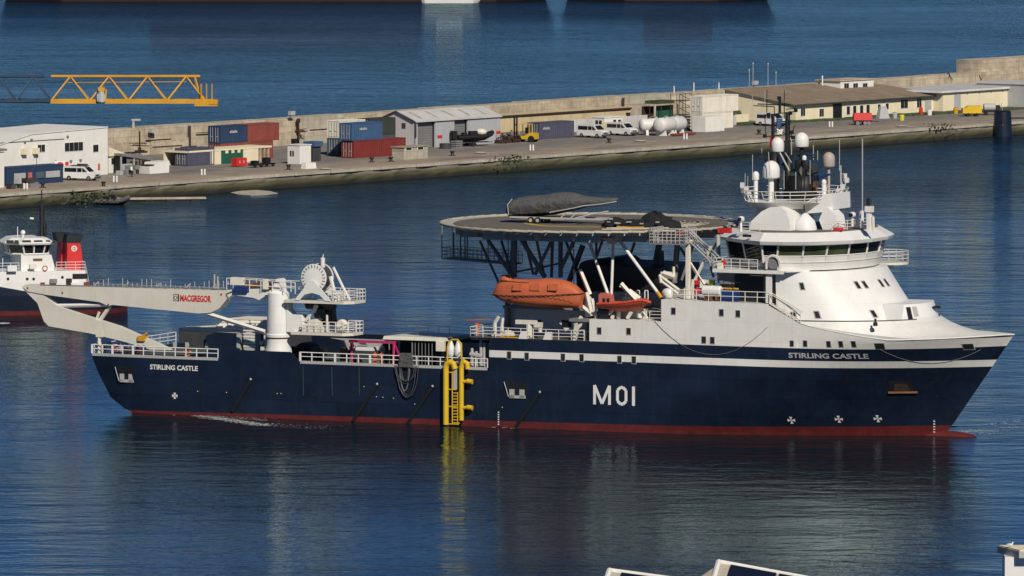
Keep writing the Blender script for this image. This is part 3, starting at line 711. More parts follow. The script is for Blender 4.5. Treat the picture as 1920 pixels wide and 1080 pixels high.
# mast furniture on the wheelhouse roof, forward
b = MB(); 
for pa, pb, yy, r in (((1630, 432), (1629, 400), -3, .3), ((1638, 436), (1637, 406), -3, .13), ((1617, 432), (1617, 395), -1, .14), ((1606, 425), (1614, 395), -1, .04)): mb_line(pa, pb, yy, r)
a = V(1630, 392, -3); b.cb((a[0], -3, a[1]), (.75, .6, .6)); b.build('signal_post', 'white_paint', ship)
b = MB(); a = V(1628, 380, -3); b.tube((a[0], -3, a[1] - .4), (a[0], -3, a[1] + .45), .2, 8); b.build('signal_light', 'black_paint', ship)
for px, py, yy in ((1389, 411, -8.6), (1598, 403, 2)):
    a = V(px, py, yy); x, z = a
    b = MB(); b.lathe((x, yy - .35, z), [(.25, 0), (.32, .3), (.3, .6), (.1, .75)], 14, 'y'); b.tube((x, yy, 20.3), (x, yy, z - .2), .14, 8); d_ = b.build('searchlight', 'clean_white', ship, smooth=40)
    b = MB(); b.lathe((x, yy - .38, z), [(.22, 0), (.22, .02)], 14, 'y'); b.build('lens', 'black_paint', d_)
b = MB(); a = V(1572, 428, -5); b.cb((a[0], -5, 20.6), (.9, .5, .3)); b.build('roof_crate', 'signal_red', ship)
b = MB(); a = V(1407, 445, -9); b.cb((a[0], -9.85, 20.0), (.9, .1, .25)); b.build('roof_vent', 'black_paint', ship)

# ---- helideck ----
HZ = 20.1; hx, hy = H(1108, 418, HZ); HR = 15.2
b = MB(); b.lathe((hx, hy, 0), [(HR - 1.3, HZ - .02), (HR - 1.3, HZ)], 56); b.build('helideck_surface', 'helideck_paint', ship)
b = MB(); b.lathe((hx, hy, 0), [(HR - 1.3, HZ - .45), (HR - 1.28, HZ - .03)], 56); b.build('deck_girder', 'pale_grey', ship)
b = MB(); nn_ = 56
for k in range(nn_):
    t0, t1 = 2 * math.pi * (k + .04) / nn_, 2 * math.pi * (k + .96) / nn_
    q = [(hx + r * math.cos(t), hy + r * math.sin(t), z) for r, z, t in ((HR - 1.25, HZ - .06, t0), (HR, HZ + .0, t0), (HR, HZ + .0, t1), (HR - 1.25, HZ - .06, t1))]
    c = MB(); c._add(q + [(p[0], p[1], p[2] - .06) for p in q], [(0, 1, 2, 3), (7, 6, 5, 4), (0, 4, 5, 1), (1, 5, 6, 2), (2, 6, 7, 3), (3, 7, 4, 0)])
    c.build('safety_net_panel', 'net_mesh', ship)
b = MB()
for k in range(nn_):
    t0 = 2 * math.pi * k / nn_; t1 = 2 * math.pi * (k + 1) / nn_
    b.tube((hx + HR * math.cos(t0), hy + HR * math.sin(t0), HZ + .04), (hx + HR * math.cos(t1), hy + HR * math.sin(t1), HZ - .02), .13, 6)
b.build('net_rim', 'pale_concrete', ship)
def ring(r0, r1, z, n=56, a0=0, a1=360):
    rows = [[(hx + r * math.cos(R(lerp(a0, a1, i / n))), hy + r * math.sin(R(lerp(a0, a1, i / n))), z) for i in range(n + 1)] for r in (r0, r1)]
    c = MB(); c.grid(rows); return c
ring(6.0, 6.8, HZ + .006).build('aiming_circle', 'yellow_paint', ship)
# girders under the deck
b = MB()
for k in range(-4, 5):
    o = k * 3.0; L = math.sqrt(max(0, (HR - 1.6) ** 2 - o * o))
    b.box(hx - L, hx + L, hy + o - .12, hy + o + .12, HZ - 1.15, HZ - .05)
for k in range(-3, 4):
    o = k * 3.8; L = math.sqrt(max(0, (HR - 1.8) ** 2 - o * o)); b.box(hx + o - .12, hx + o + .12, hy - L, hy + L, HZ - .95, HZ - .06)
b.build('deck_beams', 'pale_grey', ship)
# support tubes: (px,py,y) top -> (px,py,y) bottom, radius
def strut(pa, ya, pb, yb, r=.3, m='white_paint', foot=None):
    a = V(*pa, ya); c = V(*pb, yb); b = MB(); b.tube((a[0], ya, a[1]), (c[0], yb, c[1]), r, 10); s_ = b.build('support_strut', m, ship, smooth=50)
    if foot: b = MB(); b.tube((c[0], yb, c[1] - .02), (lerp(c[0], a[0], .1), lerp(yb, ya, .1), lerp(c[1], a[1], .1)), r * 1.12, 10); b.build('strut_foot', foot, s_)
for t in (((1104, 452), -8, (1143, 560), -9, .16), ((1150, 448), -8.2, (1146, 562), -8.6, .15), ((1162, 452), -8.6, (1240, 558), -9.2, .17, 'white_paint', 'crane_yellow'),
          ((1088, 505), -7.5, (1108, 565), -8.2, .15),
          ((964, 450), -4, (963, 520), -4, .34, 'mid_grey'), ((900, 452), -1, (935, 530), -2, .13, 'mid_grey'), ((915, 450), -3, (962, 520), -5, .2, 'mid_grey'), ((978, 450), -4, (1022, 520), -4, .25, 'mid_grey'),
          ((1035, 450), -4, (1003, 515), -4, .18, 'mid_grey'), ((1036, 448), 0, (1034, 520), 0, .16, 'mid_grey'), ((1051, 448), -2, (1051, 520), -2, .24, 'mid_grey'), ((1078, 448), -3, (1051, 505), -2, .2, 'mid_grey'),
          ((1093, 460), 1, (1066, 530), 0, .3, 'mid_grey'), ((1022, 500), -4, (965, 510), -4, .1, 'mid_grey'), ((1022, 500), -4, (1048, 494), -2, .1, 'mid_grey'), ((1118, 450), 4, (1118, 520), 4, .12, 'mid_grey'),
          ((1236, 458), 3, (1225, 520), 3, .34, 'mid_grey'), ((1240, 470), 2, (1243, 525), 2, .26, 'mid_grey'), ((1270, 460), 0, (1264, 530), 0, .3, 'mid_grey'), ((1276, 465), 0, (1310, 520), -1, .15, 'mid_grey'),
          ((1352, 440), -2, (1330, 480), 0, .12, 'mid_grey'), ((1346, 440), -3, (1349, 530), -3, .22, 'pale_grey'), ((952, 520), -5, (952, 632), -5, .3, 'mid_grey')):
    strut(*t)
b = MB()
for px, y in ((1148, -8.2), (960, -4), (896, 0), (1088, -6)):
    x, z = V(px, 448, y); b.slab([(x - 1.1, y - .6), (x + 1.1, y - .6), (x + 1.1, y + .6), (x - 1.1, y + .6)], HZ - .78, [(x - .2, y - .25), (x + .2, y - .25), (x + .2, y + .25), (x - .2, y + .25)][0:4], HZ - 1.4)
b.build('strut_head', 'white_paint', ship)
# hung walkway beneath the after rim
b = MB(); xa, za = V(835, 483, 2); xb, _ = V(968, 487, -3)
b.slab([(xa, 4), (xa, 1.2), (xb, -4), (xb, -1.5)], za - .12, None, za); b.build('catwalk', 'mid_grey', ship)
b = MB(); b.rail([(xa, 4, za), (xa, 1.2, za), (xb, -4, za)], 1.1, .03, .7); b.rail([(xa, 4, za), (xb, -1.5, za)], 1.1, .03, .7)
for t in (0, .16, .33, .66): b.tube((lerp(xa, xb, t), lerp(1.2, -4, t), za), (lerp(xa, xb, t), lerp(1.2, -4, t), HZ - .3), .07, 5)
for t in (0, .1, .2): b.tube((lerp(xa, xb, t), lerp(4, -1.5, t), za), (lerp(xa, xb, t), lerp(4, -1.5, t), HZ - .3), .07, 5)
b.build('catwalk_railing', 'mid_grey', ship)
# access platform on the forward rim
xa, za = V(1224, 455, -9.5); xb, _ = V(1290, 456, -9.0)
b = MB(); b.slab([(xa, -10.3), (xb, -10.0), (xb, -7), (xa, -7)], za - .12, None, za); b.tube((xa, -9, za - .1), (xa - .8, -8.8, HZ - 1), .12, 6); b.build('access_platform', 'mid_grey', ship)
b = MB(); b.rail([(xa, -7, za), (xa, -10.3, za), (xb, -10.0, za), (xb, -7, za)], 1.5, .045, .45, 4); b.build('access_platform_railing', 'pale_grey', ship)
b = MB(); x, z = V(1275, 437, -9.4); b.cb((x, -9.6, z), (.7, .4, .65)); b.build('hose_cabinet', 'faded_red', ship)
# gangway stair from helideck down to the bridge wing
b = MB(); p0 = Vector((xb - .4, -8.6, HZ - .6)); q = V(1342, 506, -9.0); p1 = Vector((q[0], -9.0, 16.75))
for dy in (0, .8):
    for dz in (0, .95): b.tube(p0 + Vector((0, dy, dz)), p1 + Vector((0, dy, dz)), .06, 5)
for i in range(22):
    q_ = p0.lerp(p1, i / 21); b.tube(q_, q_ + Vector((0, .8, 0)), .06, 4)
    if i % 3 == 0: b.tube(q_, q_ + Vector((0, 0, .95)), .03, 4)
b.build('helideck_stair', 'pale_grey', ship)
b = MB(); mb_line((1288, 425), (1350, 482), -9.2, .04); mb_line((1275, 415), (1345, 480), -8, .04); b.build('stay_wire', 'pale_grey', ship)
# gantry on the upper deck
b = MB()
for pa, pb, yy, r in (((1290, 560), (1290, 451), -8.5, .28), ((1289, 452), (1308, 452), -8.5, .2), ((1333, 462), (1303, 525), -8.3, .17), ((1295, 492), (1322, 535), -8.4, .08), ((1299, 524), (1293, 560), -8.5, .13), ((1300, 524), (1299, 560), -8.5, .1), ((1284, 540), (1284, 560), -8.5, .12)): mb_line(pa, pb, yy, r)
b.build('gantry_frame', 'cream_paint', ship)
b = MB()
for pa, pb, yy, r in (((1236, 516), (1275, 545), -8.4, .16), ((1238, 526), (1272, 551), -8.4, .16), ((1244, 512), (1266, 520), -8.2, .3), ((1238, 518), (1240, 530), -8.4, .2), ((1263, 500), (1264, 522), -8, .16)): mb_line(pa, pb, yy, r)
x, z = V(1252, 516, -7.8); b.cb((x, -7.8, z), (1.2, .8, .7)); b.build('davit_arm', 'cream_paint', ship)
b = MB(); 
for dy in (-8.9, -7.9): x, z = V(1250, 553, dy); b.lathe((x, dy, z + .1), [(.55, 0), (.55, .5)], 16, 'y')
b.build('winch_drum', 'white_paint', ship, smooth=40)
for px, py, m, s_ in ((1307, 528, 'signal_red', .5), (1309, 545, 'signal_red', .45), (1322, 532, 'container_cream', .7), (1335, 530, 'hivis', .4), (1328, 548, 'mid_grey', .6), (1358, 492, 'signal_red', .35), (1352, 498, 'container_cream', .5)):
    yy = -8 if py > 510 else -9.6
    x, z = V(px, py, yy); b = MB(); b.cb((x, yy, z), (s_ * 1.2, s_, s_ * 1.2)); b.tube((x, yy, z - s_), (x, yy, z - s_ * 1.6), s_ * .2, 5); b.build('deck_fitting', m, ship)
# superstructure block behind the boats
b = MB(); x0 = V(953, 640, -3.5)[0]; x1 = V(1105, 640, -3.5)[0]; ztp = V(1000, 576, -3.5)[1]
b.box(x0, 22.9, -4.5, 9.6, 9.0, ztp); b.build('boat_deck_bulkhead', 'white_paint', ship)
b = MB(); b.box(x0 + .5, 22.9, -5.9, 9.6, ztp + .01, ztp + .25); b.build('boat_deck', 'mid_grey', ship)
for px, py, w_ in ((1008, 606, .8), (1062, 607, 1.0)):
    x, z = V(px, py, -4.55); b = MB(); b.box(x - w_ / 2, x + w_ / 2, -4.56, -4.48, z - .35, z + .35); b.build('window', 'black_paint', ship)
b = MB(); x0, z0 = V(1092, 560, -1); x1, z1 = V(1244, 546, -1); b.box(x0, 22.9, -1.5, 9, ztp, V(1150, 546, -1.5)[1]); b.build('hangar_house', 'pale_grey', ship)
b = MB(); pr = poly([(1086, 546), (1084, 512), (1092, 492), (1104, 487), (1118, 489), (1128, 497), (1238, 502), (1242, 546)], -1.2); b.prism(pr, -1.7, 8.5); b.build('cover_sheet', 'black_paint', ship, smooth=40)
b = MB(); 
for px in (1196, 1212): b.path([(V(px - 3, 570, -7)[0], -7, V(px, 570, -7)[1]), (V(px - 3, 545, -7)[0], -7, V(px, 545, -7)[1]), (V(px + 3, 545, -7)[0], -7, V(px, 545, -7)[1]), (V(px + 3, 570, -7)[0], -7, V(px, 570, -7)[1])], .06, 5)
b.build('hoop_rail', 'clean_white', ship)

# ---- lifeboat davits ----
b = MB()
for pa, pb, yy, r in (((1088, 506), (1107, 552), -8.4, .22), ((1100, 548), (1110, 592), -8.8, .26), ((1092, 575), (1110, 590), -8.8, .25), ((1090, 594), (1080, 610), -9.4, .22), ((1080, 610), (1076, 650), -9.5, .22), ((1084, 600), (1077, 624), -9.6, .2), ((1098, 560), (1102, 592), -8.4, .2), ((1110, 560), (1118, 596), -8.6, .2)): mb_line(pa, pb, yy, r)
b.build('lifeboat_davit', 'cream_paint', ship)
b = MB()
for pa, pb, yy, r in (((928, 640), (928, 606), -9.2, .2), ((928, 606), (935, 594), -9.2, .2), ((941, 640), (941, 612), -9.2, .2), ((941, 612), (943, 596), -9.2, .18)): mb_line(pa, pb, yy, r)
x, z = V(934, 638, -9.2); b.cb((x, -9.2, 9.2), (1.1, .7, .35)); b.build('lifeboat_davit', 'cream_paint', ship)
b = MB()
for pa, pb, yy, r in (((1165, 532), (1196, 566), -8.4, .26), ((1180, 545), (1200, 560), -8.0, .26), ((1168, 530), (1163, 538), -8.4, .14), ((1196, 566), (1200, 596), -8.2, .3)): mb_line(pa, pb, yy, r)
b.build('boat_crane', 'cream_paint', ship)
b = MB()
for pa, pb, yy, r in (((1150, 590), (1147, 597), -9, .2), ((1184, 584), (1176, 597), -9, .2), ((1148, 581), (1142, 589), -9, .2), ((1160, 584), (1160, 597), -8.6, .25), ((1205, 584), (1215, 597), -8.6, .08), ((1212, 580), (1212, 597), -8.6, .08)): mb_line(pa, pb, yy, r)
x, z = V(1162, 592, -7); b.box(x - 2, x + 3, -7.5, -6.8, 11.2, 12.2); b.build('boat_cradle', 'cream_paint', ship)
b = MB(); x, z = V(1134, 590, -9); b.box(x - .5, x + .5, -9.4, -8.8, 11.2, 12.3); b.build('cradle_post', 'black_paint', ship)
x, z = V(1092, 625, -8)
b = MB(); b.box(x - .6, V(1105, 620, -10)[0], -9.9, -4.6, 10.9, 11.2); b.box(x - .7, x + .7, -5.5, -4.6, 9.0, 11.2); b.build('alcove_frame', 'mid_grey', ship)
b = MB(); x, z = V(1093, 640, -9); b.path([(x - .8, -9, 9), (x - .5, -9, 9.9), (x + .1, -9, 10.0), (x + .4, -9, 9)], .12, 6); b.path([(x + .2, -9, 9), (x + .5, -9, 9.9), (x + .9, -9, 9.8)], .1, 6); b.build('hose_reel', 'pale_grey', ship)
# winch and lockers on the upper deck
b = MB(); x, z = V(990, 630, -9); b.tube((x, -8.7, 9), (x, -8.7, 10.5), .32, 10); b.cb((x - .3, -8.7, 10.6), (2.2, .6, .42)); b.cb((x + 1.0, -8.7, 10.35), (.8, .5, .5)); b.tube((x + 1.2, -8.7, 9.6), (x + 1.2, -8.7, 10.3), .2, 8); b.build('provision_crane', 'cream_paint', ship)
for px in (981, 1027):
    x, z = V(px, 641, -9.9); b = MB(); b.prism([(x - .45, 9.0), (x + .35, 9.0), (x + .35, 9.75), (x - .15, 9.75)], -10.1, -9.5); b.build('deck_locker', 'clean_white', ship)
b = MB(); x, z = V(956, 640, -9.7); b.box(x - .95, x + .95, -9.98, -9.75, 9.04, 9.16); b.build('yellow_coaming', 'crane_yellow', ship)
b = MB(); x, z = V(956, 633, -8); b.box(x - .5, x + .5, -8.2, -7.8, 9.1, 9.65); b.build('deck_locker', 'container_cream', ship)
b = MB(); x, z = V(896, 622, -8); b.tube((x, -8, 9), (x, -8, 10.1), .1, 6); b.cb((x, -8, 10.1), (.4, .4, .3)); b.tube((x - 1.3, -8, 10.5), (x + 1.6, -8.4, 10.7), .05, 5); b.build('deck_monitor', 'bright_orange', ship)
b = MB()
for px, h in ((885, 1.6), (893, 1.3), (902, 2.6), (908, 2.2)): x, z = V(px, 680, -9); b.tube((x, -9, 5.2), (x, -9, 5.2 + h + 1), .22, 8, .15)
b.tube((V(882, 650, -9)[0], -9, 7.2), (V(905, 655, -9)[0], -9, 7.0), .25, 8); b.build('valve_manifold', 'pale_grey', ship)

# ---- deck crane ----
cx, cy = V(522, 600, -7.6)[0], -7.6; ztc = V(522, 535, cy)[1]
b = MB(); b.lathe((cx, cy, 0), [(1.45, 5.2), (1.35, 6.9), (1.2, 7.35), (1.2, 8.0)], 28); b.build('crane_base', 'clean_white', ship, smooth=40)
b = MB(); b.lathe((cx, cy, 0), [(1.23, 8.0), (1.23, 8.14)], 28); b.build('slew_ring', 'red_paint', ship, smooth=40)
b = MB(); b.lathe((cx, cy, 0), [(1.27, 8.14), (1.27, 8.4), (1.17, 8.5), (1.13, V(522, 549, cy)[1]), (.9, V(522, 545, cy)[1])], 28)
b.build('crane_pedestal', 'clean_white', ship, smooth=40)
b = MB(); pr = poly([(503, 552), (516, 541), (522, 527), (525, 522), (529, 524), (532, 552)], cy); b.prism(pr, cy - .8, cy + .8); b.build('pedestal_crown', 'clean_white', ship)
b = MB(); pr = poly([(541, 566), (543, 580), (549, 589), (567, 590), (573, 612), (560, 622), (541, 622)], cy); b.prism(pr, cy - .5, cy + .9)
b.build('crane_house', 'clean_white', ship)
by = cy - .2
b = MB(); pr = poly([(45, 537), (52, 533), (415, 544), (431, 543), (430, 560), (416, 577), (398, 586), (376, 587), (216, 571), (207, 573), (192, 566), (90, 552), (57, 546)], by); b.prism(pr, by - .55, by + .55); b.build('crane_boom', 'cream_paint', ship)
b = MB(); pr = poly([(431, 543), (505, 540), (505, 552), (490, 562), (480, 558), (440, 552), (430, 560)], by); b.prism(pr, by - .5, by + .5); b.build('boom_root', 'white_paint', ship)
b = MB(); pr = poly([(46, 540), (58, 537), (84, 552), (107, 571), (150, 588), (185, 599), (226, 612), (266, 630), (300, 645), (322, 656), (285, 655), (240, 641), (175, 625), (95, 611), (86, 602), (74, 568)], by); b.prism(pr, by - .45, by + .45); b.build('knuckle_boom', 'cream_paint', ship)
b = MB(); mb_line((105, 573), (200, 572), by - .1, .2); b.build('hydraulic_cylinder', 'white_paint', ship, smooth=40)
b = MB(); mb_line((206, 574), (186, 602), by, .22); mb_line((186, 585), (180, 602), by, .15); b.build('boom_link', 'cream_paint', ship)
b = MB(); mb_line((388, 588), (497, 622), by - .2, .25); mb_line((388, 588), (497, 622), by + .9, .22); b.build('luffing_cylinder', 'white_paint', ship, smooth=40)
for px, py in ((117, 549), (415, 552), (52, 540), (203, 571)): 
    x, z = V(px, py, by - .56); b = MB(); b.lathe((x, by - .6, z), [(.1, 0), (.1, .06)], 8, 'y'); b.build('pivot_pin', 'rust', ship)
b = MB(); mb_line((265, 632), (276, 624), by - .5, .1); x, z = V(270, 634, by); b.cb((x, by - .4, z), (.8, .6, .5)); b.build('boom_sheave', 'crane_yellow', ship)
for (pa, pb, m_) in (((1443, 256), (1446, 276), 'signal_red'), ((1455, 222), (1467, 240), 'container_bright_blue'), ((1456, 242), (1468, 252), 'clean_white')):
    a = V(*pa, .4); c = V(*pb, .4); b = MB(); n_ = 5
    b.grid([[(lerp(a[0], c[0], i / n_), .4 + .12 * math.sin(i * 1.7 + j), lerp(a[1], c[1], j / 3)) for i in range(n_ + 1)] for j in range(4)]); b.build('signal_flag', m_, ship)
for pa, ya, pb, yb in (((1006, 450), -3, (1020, 515), -3), ((1060, 450), 2, (1085, 515), 1), ((940, 452), -2, (958, 505), -3), ((985, 452), 0, (1000, 515), 1), ((1130, 450), 0, (1112, 500), 0), ((1190, 455), 2, (1172, 505), 2), ((1300, 458), -1, (1278, 525), -1), ((1320, 455), 0, (1338, 520), 0)):
    strut(pa, ya, pb, yb, .14, 'mid_grey')

# stern post with light
b = MB(); mb_line((186, 668), (186, 618), -9.3, .22); x, z = V(187, 625, -9.3); b.cb((x, -9.3, z), (.65, .5, .75)); b.build('stern_post', 'cream_paint', ship)
# boom top walkway
b = MB(); random.seed(3)
for px in list(range(176, 430, 9)):
    h = random.choice((6, 9, 14, 17)); t = (px - 75) / 355; y0 = 535.5 + 8 * t
    mb_line((px, y0 + 1), (px, y0 - h), by - .45 if px % 2 else by + .4, .045)
for px in (180, 236, 296, 352, 400, 406): mb_line((px - 3, 533 + 8 * (px - 75) / 355), (px + 5, 526 + 8 * (px - 75) / 355), by, .09)
mb_line((402, 542), (402, 514), by, .09); mb_line((408, 542), (408, 518), by, .08); mb_line((176, 532), (425, 540), by - .5, .03)
b.build('boom_walkway', 'pale_grey', ship)
for k, (p, q) in enumerate((((75, 534), (428, 542)),)):
    b = MB(); mb_line(p, q, by - .56, .05); b.build('boom_pipe', 'mid_grey', ship)
lx0, lz0 = V(331, 562, by - .57); 
fb = lambda o: (lambda x, z: (x, by - .55 - o, z))
a = V(338, 565, by - .56); c = V(396, 567, by - .56); lettering('MACGREGOR', a[0], c[0], a[1], a[1] + .68, fb(.03), 'crane_lettering', 'signal_red', ship, .04, .0, -.0)
b = MB(); a = V(325, 564, by - .57); b.box(a[0], a[0] + .66, by - .58, by - .555, a[1] - .02, a[1] + .68); l_ = b.build('crane_emblem', 'dark_grey', ship)
b = MB(); b.box(a[0] + .06, a[0] + .5, by - .6, by - .581, a[1] + .05, a[1] + .6); b.build('emblem_field', 'white_paint', l_)
b = MB(); b.lathe((a[0] + .28, by - .615, a[1] + .33), [(.2, 0), (.2, .012)], 14, 'y'); b.build('emblem_disc', 'dark_grey', l_)
b = MB(); b.lathe((a[0] + .28, by - .63, a[1] + .33), [(.12, 0), (.12, .012)], 14, 'y'); b.build('emblem_hole', 'white_paint', l_)
# platforms, rails
def plat(px0, px1, py, y0, y1, th=.28, pxr=None):
    xa, z = V(px0, py, y0); xb, _ = V(px1, py, y0); b = MB(); b.slab([(xa, y0), (xb - .8, y0), (xb, y0 + .9), (xb, y1), (xa, y1)], z - th, None, z); return b, xa, xb, z
b, xa, xb, z = plat(532, 657, 562, cy - 1.3, cy + 2.2); b.build('winch_platform', 'cream_paint', ship); zw = z
b = MB(); b.rail([(xb - 2.5, cy - 1.3, z), (xb - .8, cy - 1.3, z), (xb, cy - .4, z), (xb, cy + 2.2, z)], 1.1, .04, .6); b.rail([(xa, cy + 2.2, z), (xb, cy + 2.2, z)], 1.1, .04, 1.0); b.build('platform_railing', 'white_paint', ship)
b = MB(); a0 = V(430, 542, by)[0]; a1 = V(560, 548, by)[0]; za = V(430, 542, by)[1]; b.rail([(a0, by - .6, za), (a1, by - .8, za - .2)], 1.15, .05, 1.3, 1); b.rail([(a0, by + .9, za), (a1, by + .9, za - .2)], 1.15, .04, 1.3, 1); b.build('boom_railing', 'white_paint', ship)
b, xa, xb, z = plat(545, 655, 622, cy - 1.2, cy + 2.0); b.build('service_platform', 'cream_paint', ship)
b = MB(); b.rail([(xa + 1.3, cy - 1.2, z), (xb - .8, cy - 1.2, z), (xb, cy - .3, z), (xb, cy + 2.0, z), (xa, cy + 2.0, z)], 1.1, .045, .8); b.build('platform_railing', 'white_paint', ship)
b = MB(); x, zz_ = V(600, 610, cy); b.lathe((x - .6, cy - .6, z + .7), [(.6, 0), (.6, 1.2)], 16, 'y'); b.cb((x - .6, cy, z + .25), (1.9, 1.6, .5)); b.tube((x + .8, cy, z), (x + .8, cy, z + 1.8), .12, 6); b.tube((x - 1.2, cy, z), (x - 1.2, cy, z + 1.6), .1, 6); b.build('slewing_winch', 'cream_paint', ship, smooth=40)
b = MB(); x, zz_ = V(644, 607, cy); b.lathe((x, cy - .6, z + .75), [(.5, 0), (.62, .15), (.62, .5), (.5, .65)], 14, 'y'); b.build('hose_reel', 'container_cream', ship, smooth=40)
b = MB(); mb_line((572, 602), (594, 575), cy, .15); mb_line((588, 585), (594, 572), cy, .25); b.build('support_brace', 'white_paint', ship)
b = MB(); 
for pa, pb, r in (((575, 570), (628, 572), .5), ((600, 580), (604, 600), .7), ((625, 575), (628, 612), .3)): mb_line(pa, pb, cy + .9, r)
x, zz_ = V(606, 588, cy + 1.2); b.cb((x, cy + 1.3, zz_), (1.6, .8, 2.2)); b.build('hydraulic_unit', 'black_paint', ship)
# winch drum
dx, dz = V(588, 521, cy - 1.0); rd = 1.42; dy = cy - 1.0
b = MB(); b.lathe((dx, dy, dz), [(rd * .3, -.12), (rd, 0), (rd, .12)], 40, 'y'); b.build('drum_flange', 'clean_white', ship, smooth=30)
for k in range(22):
    t = 2 * math.pi * k / 22; b = MB(); 
    if -.5 < math.sin(t) or 1: 
        p = (dx + math.cos(t) * rd * .74, dy - .06, dz + math.sin(t) * rd * .74); q = (dx + math.cos(t + .05) * rd * .92, dy - .03, dz + math.sin(t + .05) * rd * .92)
        b.tube(p, q, .055, 5); b.build('spoke_slot', 'mid_grey', ship)
b = MB(); b.lathe((dx, dy + .12, dz), [(rd * .93, 0), (rd * .93, 1.5)], 36, 'y'); b.build('wire_drum', 'dark_grey', ship, smooth=40)
b = MB(); b.lathe((dx, dy + 1.62, dz), [(rd, 0), (rd, .12)], 40, 'y'); b.build('drum_flange', 'clean_white', ship, smooth=30)
for yo in (-.3, 1.9):
    b = MB(); x = dx; 
    b.prism([(x - 2.0, zw), (x - .5, dz - .55), (x - .25, dz - .3), (x + .25, dz - .3), (x + .5, dz - .55), (x + 2.1, zw), (x + 1.5, zw), (x + .85, zw + .6), (x, zw + .8), (x - .85, zw + .6), (x - 1.45, zw)], dy + yo - .08, dy + yo + .08); b.build('drum_cheek', 'clean_white', ship)
b = MB(); x = dx + 1.6; b.path([(x - .3, dy + 1.9, dz + 1.0), (x + .9, dy + 1.9, dz - 1.2), (x + 1.6, dy + 1.9, zw)], .14, 6); b.path([(x + .3, dy, dz + .2), (x + 1.0, dy, zw)], .2, 6); b.cb((x + .9, dy + .7, zw + .5), (.9, 1.2, .9)); b.build('winch_frame', 'white_paint', ship)
b = MB(); a = V(605, 497, cy - .2); b.tube((a[0], cy - .2, dz + 1.0), (a[0], cy - .2, a[1] + .75), .24, 8); b.tube((a[0], cy - .2, a[1] + .7), (a[0] + .1, cy - .2, a[1] + 1.1), .06, 5); b.build('winch_post', 'white_paint', ship)
b = MB(); 
for px, s_ in ((475, .5), (484, .4), (498, .6), (508, .4), (463, .5)): a = V(px, 537, by); b.cb((a[0], by, a[1] - .1), (s_, .8, .9))
b.build('valve_block', 'rust', ship)
b = MB(); a = V(499, 533, by - .6); b.cb((a[0], by - .7, a[1]), (.55, .3, 1.0)); a = V(446, 527, by - .5); b.cb((a[0], by - .6, a[1]), (1.4, .5, .75)); b.build('control_cabinet', 'container_cream', ship)
b = MB(); a = V(453, 542, by - .6); b.cb((a[0], by - .7, a[1]), (1.55, .4, .5)); b.build('tool_cabinet', 'blue_plastic', ship)
b = MB(); a = V(429, 560, by - .6); b.path([(a[0] - .4, by - .6, a[1] - .9), (a[0] + .1, by - .6, a[1] - .2), (a[0] - .3, by - .6, a[1] + .5), (a[0] + .5, by - .6, a[1] + .8)], .05, 5); b.build('step_iron', 'mid_grey', ship)
# mast platform to the wheelhouse etc. done; crane rest tower and canopy
b = MB(); xa, za = V(336, 619, -3); xb, _ = V(500, 621, -3); zc = V(420, 618, -3)[1]
b.slab([(xa, -3.5), (xb, -4.8), (xb, 3), (xa + 4, 3)], zc - .18, [(xa + .8, -3), (xb, -4.4), (xb, 2.5), (xa + 4.4, 2.5)], zc + .18); b.slab([(xa + 4, -2.8), (xb, -3.2), (xb, 2), (xa + 5, 2)], zc + .18, [(xa + 5.0, -2.2), (xb, -2.4), (xb, 1.6), (xa + 5.6, 1.6)], zc + 1.1); b.build('stern_canopy', 'container_cream', ship)
b = MB(); x0 = V(460, 640, -5)[0]; b.box(x0 - .1, x0 + 1.3, -5.2, -4, 5.2, zc - .2); b.box(x0 - .9, x0 - .5, -5.2, -4.6, 5.2, zc - .2); b.build('canopy_tower', 'pale_grey', ship)
b = MB(); 
for k in range(8): b.box(x0 - .12, x0 + 1.32, -5.25, -5.2, 6.8 + .32 * k, 6.95 + .32 * k)
b.build('tower_louvre', 'white_paint', ship)
b = MB(); random.seed(5)
for k in range(14):
    px = random.uniform(490, 505); py = random.uniform(628, 660); yy = random.uniform(-8, -6); a = V(px, py, yy); b.cb((a[0], yy, a[1]), (.35, .3, .35)); b.tube((a[0], yy, 5.3), (a[0], yy, a[1]), .06, 5)
b.build('pipe_cluster', 'cream_paint', ship)
b = MB(); xa = V(275, 640, 8)[0]; xb = V(452, 640, 8)[0]; zz_ = V(400, 624, 9)[1]; b.prism([(-37.5, 5.2), (-37.5, zz_ - .3), (-36.5, zz_), (-24.3, zz_), (-21.6, 6.6), (-21.0, 5.2)], 9.0, 9.3); b.build('cargo_rail', 'navy_paint', ship)
b = MB(); b.box(-31, -25, 3.5, 8.5, 5.2, 7.4); b.build('winch_house', 'dark_grey', ship)
b = MB()
for px, py in ((351, 646), (388, 647), (328, 646)): a = V(px, py, -5); b.cb((a[0], -5, a[1]), (.35, .2, .5))
b.build('bulkhead_lamp', 'pale_grey', ship)

